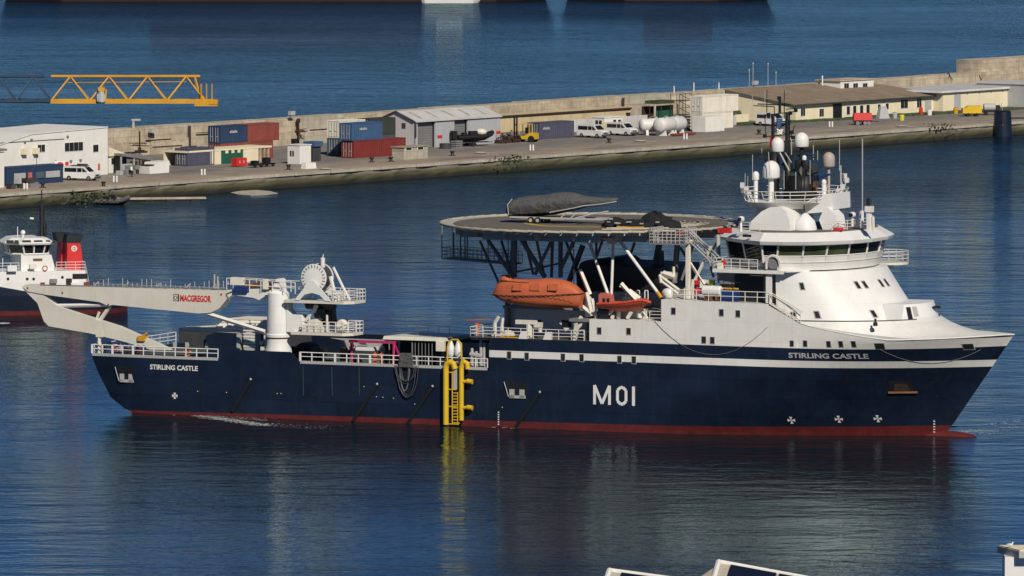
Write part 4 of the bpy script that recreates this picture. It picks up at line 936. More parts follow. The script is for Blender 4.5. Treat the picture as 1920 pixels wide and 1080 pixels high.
# ---- boarding ladder frame on the side ----
yl = -10.55
lad = thing('boarding_ladder', 'bright yellow tubular boarding ladder hanging down the ship side amidships', 'ladder', SH, (V(836, 797, yl)[0], yl, 0))
def yt(pts, r, n=8, y=yl):
    b = MB(); q = [(*V(a, c, y), ) for a, c in pts]; b.path([(p[0], y, p[1]) for p in q], r, n)
    for p in q[1:-1]: b.ball((p[0], y, p[1]), r, 8)
    return b
yt([(836, 796), (836, 690), (838, 683), (844, 679), (850, 682), (853, 692)], .3, 10).build('side_tube', 'yellow_paint', lad, smooth=50)
yt([(865, 788), (865, 690), (867, 682), (871, 679), (876, 682), (877, 692)], .26, 10).build('side_tube', 'yellow_paint', lad, smooth=50)
b = yt([(848, 795), (848, 692)], .06, 5); yt_ = yt([(858, 795), (858, 735)], .05, 5); b._add(yt_.v, yt_.f); b.build('ladder_stile', 'yellow_paint', lad)
for i in range(11):
    b = MB(); a = V(850, 737 + i * 5.6, yl); c = V(862, 737 + i * 5.6 + .5, yl); b.tube((a[0], yl, a[1]), (c[0], yl, c[1]), .06, 5); b.build('rung', 'yellow_paint', lad)
for py in (698, 730, 762, 795):
    b = MB(); a = V(838, py, yl); c = V(856 if py < 790 else 860, py + .8, yl); b.tube((a[0], yl, a[1]), (c[0], yl, c[1]), .06, 5); b.build('cross_bar', 'yellow_paint', lad)
yt([(839, 684), (839, 650), (842, 640), (848, 637), (858, 637), (865, 645), (866, 684)], .08, 6).build('hoop', 'yellow_paint', lad, smooth=50)
for py in (715, 764):
    b = MB(); a = V(867, py + 1, yl); c = V(884, py, yl); b.tube((a[0], yl, a[1]), (c[0] - .4, yl, c[1]), .19, 8); b.tube((c[0] - .45, yl, c[1]), (c[0] + .1, yl, c[1] - .05), .26, 8); b.build('stand_off', 'yellow_paint', lad, smooth=50)
b = MB(); a = V(850, 693, yl); c = V(857, 730, yl); b.box(a[0], c[0], yl - .04, yl + .04, c[1], a[1]); b.build('guard_plate', 'pale_grey', lad)

# ---- totally enclosed lifeboat ----
yb_ = -9.2; bx, bz = V(925, 575, yb_); 
lb = thing('lifeboat', 'large orange enclosed lifeboat slung from davits at the side of the ship', 'lifeboat', SH, (V(1010, 575, yb_)[0], yb_, V(1010, 576, yb_)[1]))
top = poly([(926, 551), (935, 526), (948, 520), (975, 522), (1000, 524), (1026, 520), (1057, 524), (1078, 531), (1089, 547), (1094, 549)], yb_)
bot = poly([(926, 552), (938, 562), (950, 567), (975, 572), (1000, 575), (1026, 577), (1057, 578), (1078, 578), (1090, 577), (1094, 551)], yb_)
def boat_half(prof, chine, wmax, up, k=8):
    rows = []; n = len(prof); x0, x1 = prof[0][0], prof[-1][0]
    for i, (p, c) in enumerate(zip(prof, chine)):
        s = (p[0] - x0) / (x1 - x0); wd = wmax * (max(.001, math.sin(math.pi * clamp(s * .93 + .04))) ** .45 if 0 < i < n - 1 else .25)
        row = []
        for j in range(k + 1):
            a = R(180 * j / k); y = yb_ - wd * math.cos(a); hh = math.sin(a) ** .6
            row.append((p[0], y, lerp(c, p[1], hh)))
        rows.append(row)
    return rows
ch = [lerp(top[0][1], top[-1][1], (p[0] - top[0][0]) / (top[-1][0] - top[0][0])) - .12 * math.sin(math.pi * (p[0] - top[0][0]) / (top[-1][0] - top[0][0])) for p in top]
b = MB(); b.grid(boat_half(top, ch, 1.42, 1)); sub(b.build('canopy', 'orange_grp', lb, smooth=80))
chb = [lerp(bot[0][1], bot[-1][1], (p[0] - bot[0][0]) / (bot[-1][0] - bot[0][0])) - .12 * math.sin(math.pi * (p[0] - bot[0][0]) / (bot[-1][0] - bot[0][0])) for p in bot]
b = MB(); b.grid(boat_half(bot, chb, 1.5, -1)); sub(b.build('hull', 'orange_grp', lb, smooth=80))
b = MB(); r_ = boat_half(bot, chb, 1.52, -1); b.path([(r[0][0], r[0][1], r[0][2]) for r in r_], .055, 5); b.build('rubbing_strake', 'scrap_rust', lb)
b = MB(); r_ = boat_half(top, ch, 1.42, 1); b.path([r_[k][2] for k in (1, 2, 3, 4)], .04, 5); b.build('grab_line', 'scrap_rust', lb)
b = MB(); a = V(951, 521, yb_); b.lathe((a[0], yb_, a[1] - .1), [(.75, -.1), (.68, .25), (.5, .4)], 16); b.build('conning_hatch', 'orange_grp', lb, smooth=40)
b = MB(); 
for px in (951, 956): a = V(px, 518, yb_ - .6); b.cb((a[0], yb_ - .64, a[1]), (.2, .12, .14))
b.build('hatch_window', 'black_paint', lb)
b = MB(); a = V(1091, 564, yb_); b.cb((a[0] - .1, yb_, a[1] - .2), (.3, .3, .9)); b.build('rudder', 'orange_grp', lb)
for px in (970, 1003, 1036):
    a = V(px, 538, yb_ - 1.3); b = MB(); b.slab([(a[0] - .5, yb_ - 1.45), (a[0] + .5, yb_ - 1.45), (a[0] + .5, yb_ - 1.1), (a[0] - .5, yb_ - 1.1)], a[1] - .35, [(a[0] - .45, yb_ - 1.36), (a[0] + .45, yb_ - 1.36), (a[0] + .45, yb_ - 1.0), (a[0] - .45, yb_ - 1.0)], a[1] + .3); b.build('side_hatch', 'orange_grp', lb)
b = MB(); n_ = 14; xa_, za_ = V(935, 553, yb_ - 1.5); xb_, zb_2 = V(1082, 553, yb_ - 1.5)
for k in range(n_):
    p_ = [(lerp(xa_, xb_, (k + u) / n_), yb_ - 1.56, lerp(za_, zb_2, (k + u) / n_) - .16 * math.sin(math.pi * u)) for u in (0, .25, .5, .75, 1)]; b.path(p_, .02, 4)
b.build('grab_line', 'faded_red', lb)
for px in (953, 1076):
    b = MB(); a = V(px, 520 if px < 1000 else 530, yb_); b.tube((a[0], yb_, a[1] - .2), (a[0], yb_, HZ - 1.2), .05, 5); b.build('fall_wire', 'dark_grey', lb)

# ---- rescue boat ----
yr = -9.0
rb = thing('rescue_boat', 'small open red orange rescue boat with a pale red cab resting on its cradle', 'rescue boat', SH, (V(1170, 583, yr)[0], yr, V(1170, 583, yr)[1]))
gun = poly([(1126, 569), (1140, 568), (1160, 568), (1180, 566), (1196, 563), (1208, 562), (1219, 567)], yr)
kel = poly([(1128, 580), (1140, 582), (1160, 584), (1180, 584), (1192, 582), (1206, 576), (1219, 568)], yr)
rows = []
for i, (g_, k_) in enumerate(zip(gun, kel)):
    s = i / 6; wd = .95 * (1 - clamp((s - .45) / .55) ** 2) + .02
    rows.append([(g_[0], yr - wd, g_[1]), (g_[0], yr - wd * 1.06, g_[1] - .12), (k_[0], yr - wd * .8, lerp(g_[1], k_[1], .6)), (k_[0], yr, k_[1]), (k_[0], yr + wd * .8, lerp(g_[1], k_[1], .6)), (g_[0], yr + wd * 1.06, g_[1] - .12), (g_[0], yr + wd, g_[1])])
b = MB(); b.grid(rows); b._add(rows[0], [tuple(range(7))]); b.build('hull', 'red_orange', rb, smooth=40)
b = MB(); b.grid([[(r[0][0], r[0][1] + .05, r[0][2] - .2), (r[6][0], r[6][1] - .05, r[6][2] - .2)] for r in rows]); b.build('cockpit_floor', 'mid_grey', rb)
b = MB(); b.path([r[0] for r in rows], .13, 8); b.path([r[6] for r in rows], .13, 8); b.build('gunwale_tube', 'red_orange', rb, smooth=50)
b = MB(); b.path([(r[1][0], r[1][1] - .02, r[1][2] - .22) for r in rows], .04, 5); b.build('fender_strip', 'scrap_rust', rb)
b = MB(); pr = poly([(1127, 568), (1127, 552), (1130, 549), (1142, 549), (1146, 553), (1148, 568)], yr); b.prism(pr, yr - .6, yr + .6); c_ = b.build('cab', 'faded_red', rb)
for px in (1132, 1140): a = V(px, 563, yr - .62); b = MB(); b.box(a[0] - .14, a[0] + .14, yr - .63, yr - .59, a[1] - .22, a[1] + .2); b.build('window', 'black_paint', c_)
b = MB(); a = V(1200, 563, yr); b.ball((a[0], yr, a[1] - .05), .5, 12, .5); b.build('bow_cover', 'bright_orange', rb)
b = MB(); a = V(1175, 564, yr); b.cb((a[0], yr, a[1] + .1), (.7, .6, .6)); b.build('helm_seat', 'dark_grey', rb)
b = MB(); a = V(1127, 575, yr); b.cb((a[0] - .2, yr, a[1] + .2), (.35, .4, .8)); b.build('outboard_engine', 'pale_grey', rb)

# ---- liferaft canister ----
yv = -8.9; x0, z0 = V(1318, 551, yv); x1, _ = V(1353, 552, yv)
lr = thing('liferaft_canister', 'white drum shaped liferaft canister lying behind the upper deck railing', 'liferaft', SH, ((x0 + x1) / 2, yv, 13.4))
b = MB(); r = .52; xm = (x0 + x1) / 2; b.lathe((xm, yv, 14.35), [(r * .8, x0 - xm), (r, x0 - xm + .12), (r, -.05), (r * 1.06, -.04), (r * 1.06, .04), (r, .05), (r, x1 - xm - .12), (r * .8, x1 - xm)], 20, 'x'); b.build('shell', 'clean_white', lr, smooth=40)
b = MB(); 
for t in (.2, .5, .8): b.box(lerp(x0, x1, t) - .06, lerp(x0, x1, t) + .06, yv - .5, yv + .5, 13.42, 13.95)
b.build('cradle', 'rust', lr)
# ---- blue bins with orange straps ----
for i, (px, lab) in enumerate(((1362, 'blue plastic bin beside the liferaft canister, aft of its twin'), (1378, 'blue plastic bin under the bridge wing, forward of its twin'))):
    x, z = V(px, 560, -8.6); t = thing('storage_bin', lab, 'bin', SH, (x, -8.6, 13.4), 'blue bins under the bridge wing')
    b = MB(); b.slab([(x - .45, -9), (x + .45, -9), (x + .45, -8.2), (x - .45, -8.2)], 13.42, [(x - .5, -9.05), (x + .5, -9.05), (x + .5, -8.15), (x - .5, -8.15)], 14.5); b.build('bin_body', 'blue_plastic', t)
    b = MB(); random.seed(i)
    for k in range(5): b.ball((x - .35 + k * .17, -8.7 + random.uniform(-.2, .2), 14.6), .12, 6)
    b.build('float_pile', 'crane_yellow', t)

# ---- covered boat on trailer, on the helideck ----
yc = hy - 2.2; bx0 = V(957, 385, yc)[0]; bx1 = V(1160, 378, yc)[0]; zb0 = HZ
cb_ = thing('covered_boat', 'boat under a grey tarpaulin on a low trailer, standing on the helideck', 'boat', SH, ((bx0 + bx1) / 2, yc, HZ))
tp = poly([(957, 384), (964, 371), (980, 368), (1000, 365), (1028, 364), (1034, 360), (1075, 358), (1085, 363), (1100, 367), (1128, 370), (1159, 371)], yc)
bt = poly([(959, 402), (966, 402), (980, 400), (1000, 399), (1028, 398), (1040, 396), (1065, 392), (1085, 388), (1100, 385), (1128, 383), (1158, 378)], yc)
rows = []; random.seed(2)
for i, (p, q_) in enumerate(zip(tp, bt)):
    s = i / 10; wd = 1.55 * (1 if s < .45 else (1 - ((s - .45) / .55) ** 2 * .85)) * (.85 if i == 0 else 1)
    wob = lambda: random.uniform(-.05, .05)
    rows.append([(q_[0], yc - wd * .8, q_[1] + wob()), (p[0], yc - wd * 1.02, lerp(q_[1], p[1], .35)), (p[0], yc - wd + wob(), lerp(q_[1], p[1], .62) + wob()), (p[0], yc - wd * .45, lerp(q_[1], p[1], .9) + wob()), (p[0], yc, p[1]), (p[0], yc + wd * .5, lerp(q_[1], p[1], .88)), (p[0], yc + wd, lerp(q_[1], p[1], .5)), (q_[0], yc + wd * .8, q_[1])])
b = MB(); b.grid(rows); b._add(rows[0], [tuple(range(8))]); b._add(rows[-1], [tuple(range(8))]); sub(b.build('tarpaulin', 'canvas_grey', cb_, smooth=80))
b = MB(); rr = rows; b.grid([[(r[0][0], r[0][1], r[0][2]), (r[0][0], yc, r[0][2] - .5 * (1 - i / 13)), (r[7][0], r[7][1], r[7][2])] for i, r in enumerate(rr)]); b.build('hull', 'rubber', cb_, smooth=60)
b = MB(); b.path([(r[0][0], r[0][1] - .03, r[0][2] - .02) for r in rr[5:]], .06, 5); b.path([(rr[1][4][0], yc - .5, rr[1][3][2] + .1), (rr[1][0][0] - .1, yc - 1.62, rr[1][2][2]), (rr[1][0][0], yc - 1.6, rr[1][0][2])], .045, 5); b.build('lashing_strap', 'pale_grey', cb_)
b = MB(); x0 = bx0 + .4; x1 = bx1 - 1.5
for yy in (yc - 1, yc + 1): b.box(x0, x1, yy - .08, yy + .08, HZ + .5, HZ + .68)
for t in (0, .25, .5, .75, 1): b.box(lerp(x0, x1, t) - .07, lerp(x0, x1, t) + .07, yc - 1, yc + 1, HZ + .51, HZ + .67)
b.path([(x1 - 3, yc - 1, HZ + .6), (x1 - 1, yc - .9, HZ + 1.1), (x1 + .6, yc - .5, HZ + 1.4)], .08, 5)
for t in (.55, .66, .8): b.tube((lerp(x0, x1, t), yc - .9, HZ + .6), (lerp(x0, x1, t) + .5, yc - .7, HZ + 1.1), .06, 5)
b.build('trailer_frame', 'pale_grey', cb_)
for px in (995, 1008):
    for sd in (-1.25, 1.0):
        x = V(px, 408, yc - 1.2)[0]; b = MB(); b.lathe((x, yc + sd, HZ + .33), [(.33, 0), (.33, .25)], 16, 'y'); w__ = b.build('wheel', 'tyre', cb_, smooth=40)
        b = MB(); b.lathe((x, yc + sd - .02, HZ + .33), [(.18, 0), (.18, .02)], 12, 'y'); b.build('rim', 'pale_grey', w__)
# ---- heap of black netting ----
def heap(name, label, cat, pts, m, seed):
    random.seed(seed); a = pts; cx = sum(p[0] for p in a) / len(a); t = thing(name, label, cat, SH, (cx, a[0][1], HZ)); b = MB(); b.weld = True
    for (x, y, rx, ry, rz) in a:
        n, k = 16, 7; rows = []
        for j in range(k + 1):
            ph = math.pi / 2 * j / k; rows.append([(x + rx * math.cos(ph) * math.cos(2 * math.pi * i / n) * random.uniform(.8, 1.12), y + ry * math.cos(ph) * math.sin(2 * math.pi * i / n) * random.uniform(.85, 1.1), HZ + .01 + rz * math.sin(ph) * random.uniform(.8, 1.12)) for i in range(n)])
            rows[-1].append(rows[-1][0])
        b.grid(rows)
    return t, b
xs1 = V(1165, 412, hy - 5)[0]
t, b = heap('netting_heap', 'bulky heap of black netting piled on the helideck beside the covered boat', 'netting', [(xs1 + 3.2, hy - 3.6, 2.0, 1.6, 1.5), (xs1 + 1.2, hy - 4.6, 2.4, 1.6, .8), (xs1 - .6, hy - 5, 1.4, 1.3, .95), (xs1 + 4.8, hy - 4.0, 1.3, 1.3, .9), (xs1 + 2.6, hy - 5.6, 2.4, 1.2, .6), (xs1 + .6, hy - 3.6, 1.5, 1.2, .7)], 'netting', 4)
net_ = b.build('net_mass', 'netting', t)
b = MB(); b.path([(xs1 + .4, hy - 6.9, HZ + .12), (xs1 + 2, hy - 7.1, HZ + .1), (xs1 + 3.4, hy - 7.0, HZ + .14)], .13, 6); b.build('float_line', 'crane_yellow', t)
b = MB(); random.seed(8)
for k in range(9):
    x = xs1 + random.uniform(-1.2, 4.6); y = hy - 6.2 + random.uniform(-.3, .3); b.cb((x, y, HZ + random.uniform(.4, .9)), (.35, .2, .12))
b.build('buoy_cluster', 'pale_grey', t)
t = thing('flexible_hose', 'loose pale hoses coiled across the forward part of the helideck', 'hose', SH, (hx + 9, hy - 3, HZ), None); b = MB(); random.seed(11)
for k in range(6):
    a0 = random.uniform(-60, -20); r0 = 9.5 + k * .5
    b.path([(hx + r0 * math.cos(R(a0 + 10 * j)) + random.uniform(-.15, .15), hy + r0 * math.sin(R(a0 + 10 * j)), HZ + .08) for j in range(9)], .08, 5)
b.build('hose_loop', 'pale_concrete', t)
b = MB()
for px, py in ((1363, 420), (1372, 414), (1380, 418), (1368, 424)): x, z = V(px, py, hy - 8); b.cb((x, -8.9, HZ + .3), (.4, .4, .5))
b.build('rim_lamp_box', 'signal_red', ship)

# ---- things on the work deck ----
x0, z0 = V(655, 640, -4); x1, _ = V(742, 640, -4); zf = V(700, 641, -4)[1]
t = thing('lifting_frame', 'pink lifting frame standing on the work deck', 'frame', SH, ((x0 + x1) / 2, -4, 5.2))
b = MB(); b.box(x0, x1, -4.15, -3.9, zf - .12, zf + .14); b.build('top_beam', 'pink_paint', t)
for x, d in ((x0 + .2, .7), (x1 - .2, .5)):
    for yy in (-5.2, -2.8): b = MB(); b.tube((x, -4, zf), (x + d, yy, 5.2), .12, 6); b.build('leg', 'pink_paint', t)
x, z = V(681, 655, -3)
t = thing('survey_machine', 'grey and white remote vehicle sitting under the pink frame', 'machine', SH, (x, -3, 5.2)); b = MB(); b.box(x - 1.7, x + 1.8, -3.9, -2.4, 5.9, 6.7); b.build('chassis', 'dark_grey', t)
b = MB(); b.box(x - 1.2, x + 1.5, -3.8, -2.5, 6.72, 7.1); b.ball((x + .2, -3.2, 7.5), .6, 12, .4); b.build('float_block', 'clean_white', t)
b = MB(); b.box(x - 2.2, x - 1.75, -3.9, -3, 5.6, 6.9); b.build('tool_rack', 'rust', t)
b = MB(); 
for sx in (-1.3, 1.3): b.box(x + sx - .3, x + sx + .3, -3.8, -2.5, 5.2, 5.9)
b.build('skid', 'mid_grey', t)
xa, z = V(737, 640, -2); xb = V(826, 640, -2)[0]; zr_ = V(790, 634, -2.5)[1]
t = thing('deck_shelter', 'open fronted dark work shelter with a white canopy roof on the deck', 'shelter', SH, ((xa + xb) / 2, -1, 5.2))
b = MB(); b.box(xa - .4, xb, .5, .7, 5.2, zr_ - .1); b.box(xa - .9, xa - .75, -2.5, .7, 5.2, zr_ - .5); b.box(xb - .1, xb + .05, -2.8, .7, 5.2, zr_ - .1); b.build('wall', 'black_paint', t)
b = MB(); b.slab([(xa - .6, -3.2), (xb + 1.0, -3.2), (xb + 1.4, 3.4), (xa + .6, 3.4)], zr_ - .2, [(xa - .5, -3.1), (xb + .9, -3.1), (xb + 1.2, 3.2), (xa + .8, 3.2)], zr_ + .15); b.build('roof', 'cream_paint', t)
b = MB(); b.rail([(xa + 1.8, 0, zr_ + .15), (xa + 5.4, 0, zr_ + .15)], .95, .06, 1.3, 0); b.build('roof_rail', 'clean_white', t)
b = MB(); 
for k in range(7): b.tube((xb - 2.8 + .38 * k, -2.9, 5.2), (xb - 2.8 + .38 * k, -2.9, zr_ - .2), .04, 5)
for k in (0, 2.6): b.tube((xa + k, -2.9, 5.2), (xa + k, -2.9, zr_ - .2), .07, 5)
b.build('post', 'mid_grey', t)
b = MB(); b.box(xb + .1, xb + 1.0, -3.3, -2.9, zr_ - 1.2, zr_ - .2); b.build('side_panel', 'container_cream', t)
x, z = V(853, 650, -6); 
t = thing('white_sacks', 'pair of white hanging cargo bags behind the yellow ladder hoop', 'bags', SH, (x, -6, 5.2)); b = MB()
for dx_ in (-.45, .35): b.lathe((x + dx_, -6, 0), [(.1, 8.3), (.38, 7.5), (.42, 6.9), (.25, 6.6)], 10)
b.build('bag', 'clean_white', t, smooth=50); b = MB(); b.box(x - 1.0, x + 1.0, -6.3, -5.7, 5.2, 6.4); b.build('pallet_load', 'dark_grey', t)
x, z = V(610, 655, 3)
t = thing('deck_winch', 'large black winch and machinery on the deck beneath the crane platforms', 'winch', SH, (x, 0, 5.2)); b = MB(); random.seed(21)
for k in range(11): b.cb((x + random.uniform(-3.2, 1.0), random.uniform(-3, 3), 5.2 + random.uniform(.3, 1.2)), (random.uniform(.5, 1.4), .9, random.uniform(.6, 1.5)))
b.lathe((x, -2, 6.3), [(.9, 0), (.9, 2)], 16, 'y'); b.build('winch_body', 'black_paint', t)
x, z = V(571, 655, 4); b = MB(); 
for k in range(4): b.tube((x + k * .35, -2, 5.2), (x + k * .35, -2, 8), .06, 5)
b.build('guide_post', 'mid_grey', t)
for i, px in enumerate((704, 716)):
    x, z = V(px, 684, -9.6); t = thing('safety_gate', ('left' if i == 0 else 'right') + ' one of two orange barrier mesh panels on the deck railing', 'barrier', SH, (x, -9.5, 5.2), 'orange barriers at the rail')
    b = MB(); b.box(x - .2, x + .2, -9.72, -9.66, 5.3, 7.0); b.build('mesh_panel', 'bright_orange', t); b = MB(); b.tube((x, -9.66, 5.2), (x, -9.66, 7.1), .05, 5); b.build('pole', 'bright_orange', t)
x, z = V(350, 665, -9.9); t = thing('lifebuoy', 'orange lifebuoy hung on the stern railing near the ship name', 'lifebuoy', SH, (x, -9.75, 6.3)); b = MB()
b.path([(x + .4 * math.cos(2 * math.pi * i / 12), -9.75 - .05, 6.42 + .4 * math.sin(2 * math.pi * i / 12)) for i in range(13)], .09, 6); b.build('ring', 'bright_orange', t)
x, z = V(763, 680, -10); t = thing('net_bundle', 'grey bundle of net and hoses slung over the rail amidships', 'net', SH, (x, -10, 5.2)); b = MB(); random.seed(4)
b.slab([(x - .75, -10.4), (x + .75, -10.4), (x + .75, -9.8), (x - .75, -9.8)], 5.75, [(x - .6, -10.35), (x + .6, -10.35), (x + .6, -9.8), (x - .6, -9.8)], 7.15); b.build('folded_net', 'canvas_grey', t)
for k in range(9):
    b = MB(); ww = random.uniform(.3, 1.3); hh = random.uniform(1.4, 3.6); o = random.uniform(-.3, .3)
    b.path([(x + o - ww * math.cos(math.pi * j / 8), -10.2 - .02 * k, 5.9 - hh * math.sin(math.pi * j / 8)) for j in range(9)], .045, 5); b.build('hose_loop', 'dark_grey' if k != 3 else 'mid_grey', t)
# long painter lines drooping on the side
b = MB()
for p0, p1, sag in (((1228, 602), (1440, 612), 58), ((1650, 655), (1840, 655), 26)):
    pts = []
    for i in range(15):
        s = i / 14; px, py = lerp(p0[0], p1[0], s), lerp(p0[1], p1[1], s) + sag * 4 * s * (1 - s)
        x, z = V(px, py, -10)
        for _ in range(8): x, z = V(px, py, -hb(x, z))
        pts.append((x, -hb(x, z) - .06, z))
    b.path(pts, .02, 4)
b.build('painter_line', 'mid_grey', ship)

# ---- people ----
def make_person(label, fr, base, top='cloth_dark', legs='cloth_navy', group=None, pose=0, hair='cloth_dark'):
    t = thing('person', label, 'person', fr, base, group)
    me = bpy.data.meshes.new('body'); h = 1.75; s = .1 * (pose % 3 - 1)
    J = [(0, 0, .95, .14), (0, 0, 1.2, .15), (0, 0, 1.42, .16), (0, 0, 1.52, .06), (0, 0, 1.62, .1), (0, 0, 1.72, .095),
         (-.1, 0, .88, .1), (-.11, .04, .48, .07), (-.12, 0, .08, .05), (-.12, -.14, .04, .045), (.1, 0, .88, .1), (.12, -.04 - s, .48, .07), (.13, .02, .08, .05), (.13, -.12, .04, .045),
         (-.2, 0, 1.42, .065), (-.27, .02, 1.15, .05), (-.24, -.16 - s, .95, .035), (-.22, -.22 - s, .88, .04), (.2, 0, 1.42, .065), (.27, .02 + s, 1.15, .05), (.25, -.14 + s, .95, .035), (.23, -.2 + s, .88, .04)]
    E = [(0, 1), (1, 2), (2, 3), (3, 4), (4, 5), (0, 6), (6, 7), (7, 8), (8, 9), (0, 10), (10, 11), (11, 12), (12, 13), (2, 14), (14, 15), (15, 16), (16, 17), (2, 18), (18, 19), (19, 20), (20, 21)]
    me.from_pydata([j[:3] for j in J], E, []); o = bpy.data.objects.new('body', me); COL.objects.link(o)
    sk = o.modifiers.new('s', 'SKIN'); 
    for i, j in enumerate(J): me.skin_vertices[0].data[i].radius = (j[3], j[3] * .85)
    me.skin_vertices[0].data[0].use_root = True
    su = o.modifiers.new('u', 'SUBSURF'); su.levels = 1; su.render_levels = 1
    dg = bpy.context.evaluated_depsgraph_get(); m2 = bpy.data.meshes.new_from_object(o.evaluated_get(dg)); bpy.data.objects.remove(o)
    for mm in (legs, top, 'skin', hair): m2.materials.append(M[mm])
    for p in m2.polygons:
        z = p.center.z; ar = abs(p.center.x) > .2 and z < .93
        p.material_index = 2 if ar or (1.5 < z < 1.69 and p.normal.y < .3) else (3 if z > 1.5 else (0 if z < .95 else 1)); p.use_smooth = True
    ob = bpy.data.objects.new('body', m2); COL.objects.link(ob); ob.parent = t; ob.rotation_euler = (0, 0, R((pose * 47) % 70 - 35)); ROOT[ob.name] = t.name
    return t
crew = [(196, 'person in dark clothes at the far left of the stern rail, by the cream post', 'cloth_dark'), (209, 'person in a red jacket standing at the stern rail', 'cloth_red'), (220, 'person in a pale pink top at the stern rail', 'cloth_pale'),
        (232, 'person in navy beside the one in the pale pink top', 'cloth_navy'), (237, 'person in a dark jacket stooping near the middle of the stern group', 'cloth_dark'), (252, 'person in dark clothes, second from the right of the stern group', 'cloth_dark'),
        (259, 'person in a dark red shirt between two dark figures at the stern', 'red_paint'), (266, 'person in dark clothes at the right end of the stern group', 'cloth_navy')]
for i, (px, lab, c_) in enumerate(crew):
    x = V(px, 655, -8.9)[0]; make_person(lab, SH, (x, -8.7 + .25 * (i % 3), 5.2 + (0 if i != 4 else -.1)), c_, 'cloth_dark', 'people at the stern rail', i)
x = V(1640, 597, -8)[0]; b = MB(); b.lathe((x + .2, -8.3, 11.35), [(.24, 0), (.22, .35), (.1, .4), (.12, .72)], 10); b.build('deck_bollard', 'black_paint', ship)
# =====================================================================================
#                       harbour mole, its buildings and everything on it
# =====================================================================================
QZ = 2.0
Qf = Fr(G(960, 322), 52.0)              # u along the mole (away to the right), v across it (away to the left)
def qh(px, py, z=QZ): return Qf.H(px, py, z)
UR, UL = 320, -260
uw0 = Qf.V(70, 258, 48)[0]
# quay body
rk = bpy.data.materials.new('quay_face'); rk.use_nodes = True; M['quay_face'] = rk
n = rk.node_tree.nodes; l = rk.node_tree.links; bs = n['Principled BSDF']; bs.inputs['Roughness'].default_value = .9
tc = n.new('ShaderNodeTexCoord'); sx = n.new('ShaderNodeSeparateXYZ'); l.new(tc.outputs['Object'], sx.inputs[0])
nz = n.new('ShaderNodeTexNoise'); nz.inputs['Scale'].default_value = .5; nz.inputs['Detail'].default_value = 9; nz.inputs['Roughness'].default_value = .75; l.new(tc.outputs['Object'], nz.inputs['Vector'])
ad = n.new('ShaderNodeMath'); ad.operation = 'MULTIPLY_ADD'; ad.inputs[1].default_value = .4; l.new(nz.outputs['Fac'], ad.inputs[0]); l.new(sx.outputs['Z'], ad.inputs[2])
cr = n.new('ShaderNodeValToRGB'); l.new(ad.outputs[0], cr.inputs[0]); e = cr.color_ramp
mrr = n.new('ShaderNodeMapRange'); mrr.inputs[1].default_value = .15; mrr.inputs[2].default_value = 2.1; l.new(ad.outputs[0], mrr.inputs[0]); l.new(mrr.outputs[0], cr.inputs[0])
e.elements[0].color = (.018, .016, .013, 1); e.elements[0].position = .12
e.elements[1].color = (.26, .235, .2, 1); e.elements[1].position = .92
for p_, c_ in ((.28, (.03, .03, .018, 1)), (.42, (.075, .075, .032, 1)), (.6, (.11, .1, .055, 1)), (.72, (.2, .18, .145, 1))): q = e.elements.new(p_); q.color = c_
l.new(cr.outputs[0], bs.inputs['Base Color'])
bpn = n.new('ShaderNodeBump'); bpn.inputs['Distance'].default_value = .15; l.new(nz.outputs['Fac'], bpn.inputs['Height']); l.new(bpn.outputs[0], bs.inputs['Normal'])
# quay surface: dusty apron turning to asphalt
qs = bpy.data.materials.new('quay_surface'); qs.use_nodes = True; M['quay_surface'] = qs
n = qs.node_tree.nodes; l = qs.node_tree.links; bs = n['Principled BSDF']; bs.inputs['Roughness'].default_value = .95
tc = n.new('ShaderNodeTexCoord'); sx = n.new('ShaderNodeSeparateXYZ'); l.new(tc.outputs['Object'], sx.inputs[0])
mp = n.new('ShaderNodeMapping'); mp.inputs['Scale'].default_value = (.25, 1, 1); l.new(tc.outputs['Object'], mp.inputs['Vector'])
nz = n.new('ShaderNodeTexNoise'); nz.inputs['Scale'].default_value = .16; nz.inputs['Detail'].default_value = 9; nz.inputs['Roughness'].default_value = .72; l.new(mp.outputs[0], nz.inputs['Vector'])
ad = n.new('ShaderNodeMath'); ad.operation = 'MULTIPLY_ADD'; ad.inputs[1].default_value = 7; l.new(nz.outputs['Fac'], ad.inputs[0]); l.new(sx.outputs['Y'], ad.inputs[2])
mrr = n.new('ShaderNodeMapRange'); mrr.inputs[1].default_value = 0; mrr.inputs[2].default_value = 40; l.new(ad.outputs[0], mrr.inputs[0])
cr = n.new('ShaderNodeValToRGB'); l.new(mrr.outputs[0], cr.inputs[0]); e = cr.color_ramp
e.elements[0].color = (.36, .3, .23, 1); e.elements[0].position = .1; e.elements[1].color = (.2, .18, .16, 1); e.elements[1].position = .56
for p_, c_ in ((.2, (.34, .26, .19, 1)), (.34, (.3, .25, .2, 1)), (.46, (.25, .215, .18, 1))): q = e.elements.new(p_); q.color = c_
nz2 = n.new('ShaderNodeTexNoise'); nz2.inputs['Scale'].default_value = .8; nz2.inputs['Detail'].default_value = 8; nz2.inputs['Roughness'].default_value = .75; l.new(mp.outputs[0], nz2.inputs['Vector'])
mr2 = n.new('ShaderNodeMapRange'); mr2.inputs[1].default_value = .3; mr2.inputs[2].default_value = .7; mr2.inputs[3].default_value = .6; mr2.inputs[4].default_value = 1.4; l.new(nz2.outputs['Fac'], mr2.inputs[0])
vm = n.new('ShaderNodeVectorMath'); vm.operation = 'SCALE'; l.new(cr.outputs[0], vm.inputs[0]); l.new(mr2.outputs[0], vm.inputs['Scale']); l.new(vm.outputs[0], bs.inputs['Base Color'])

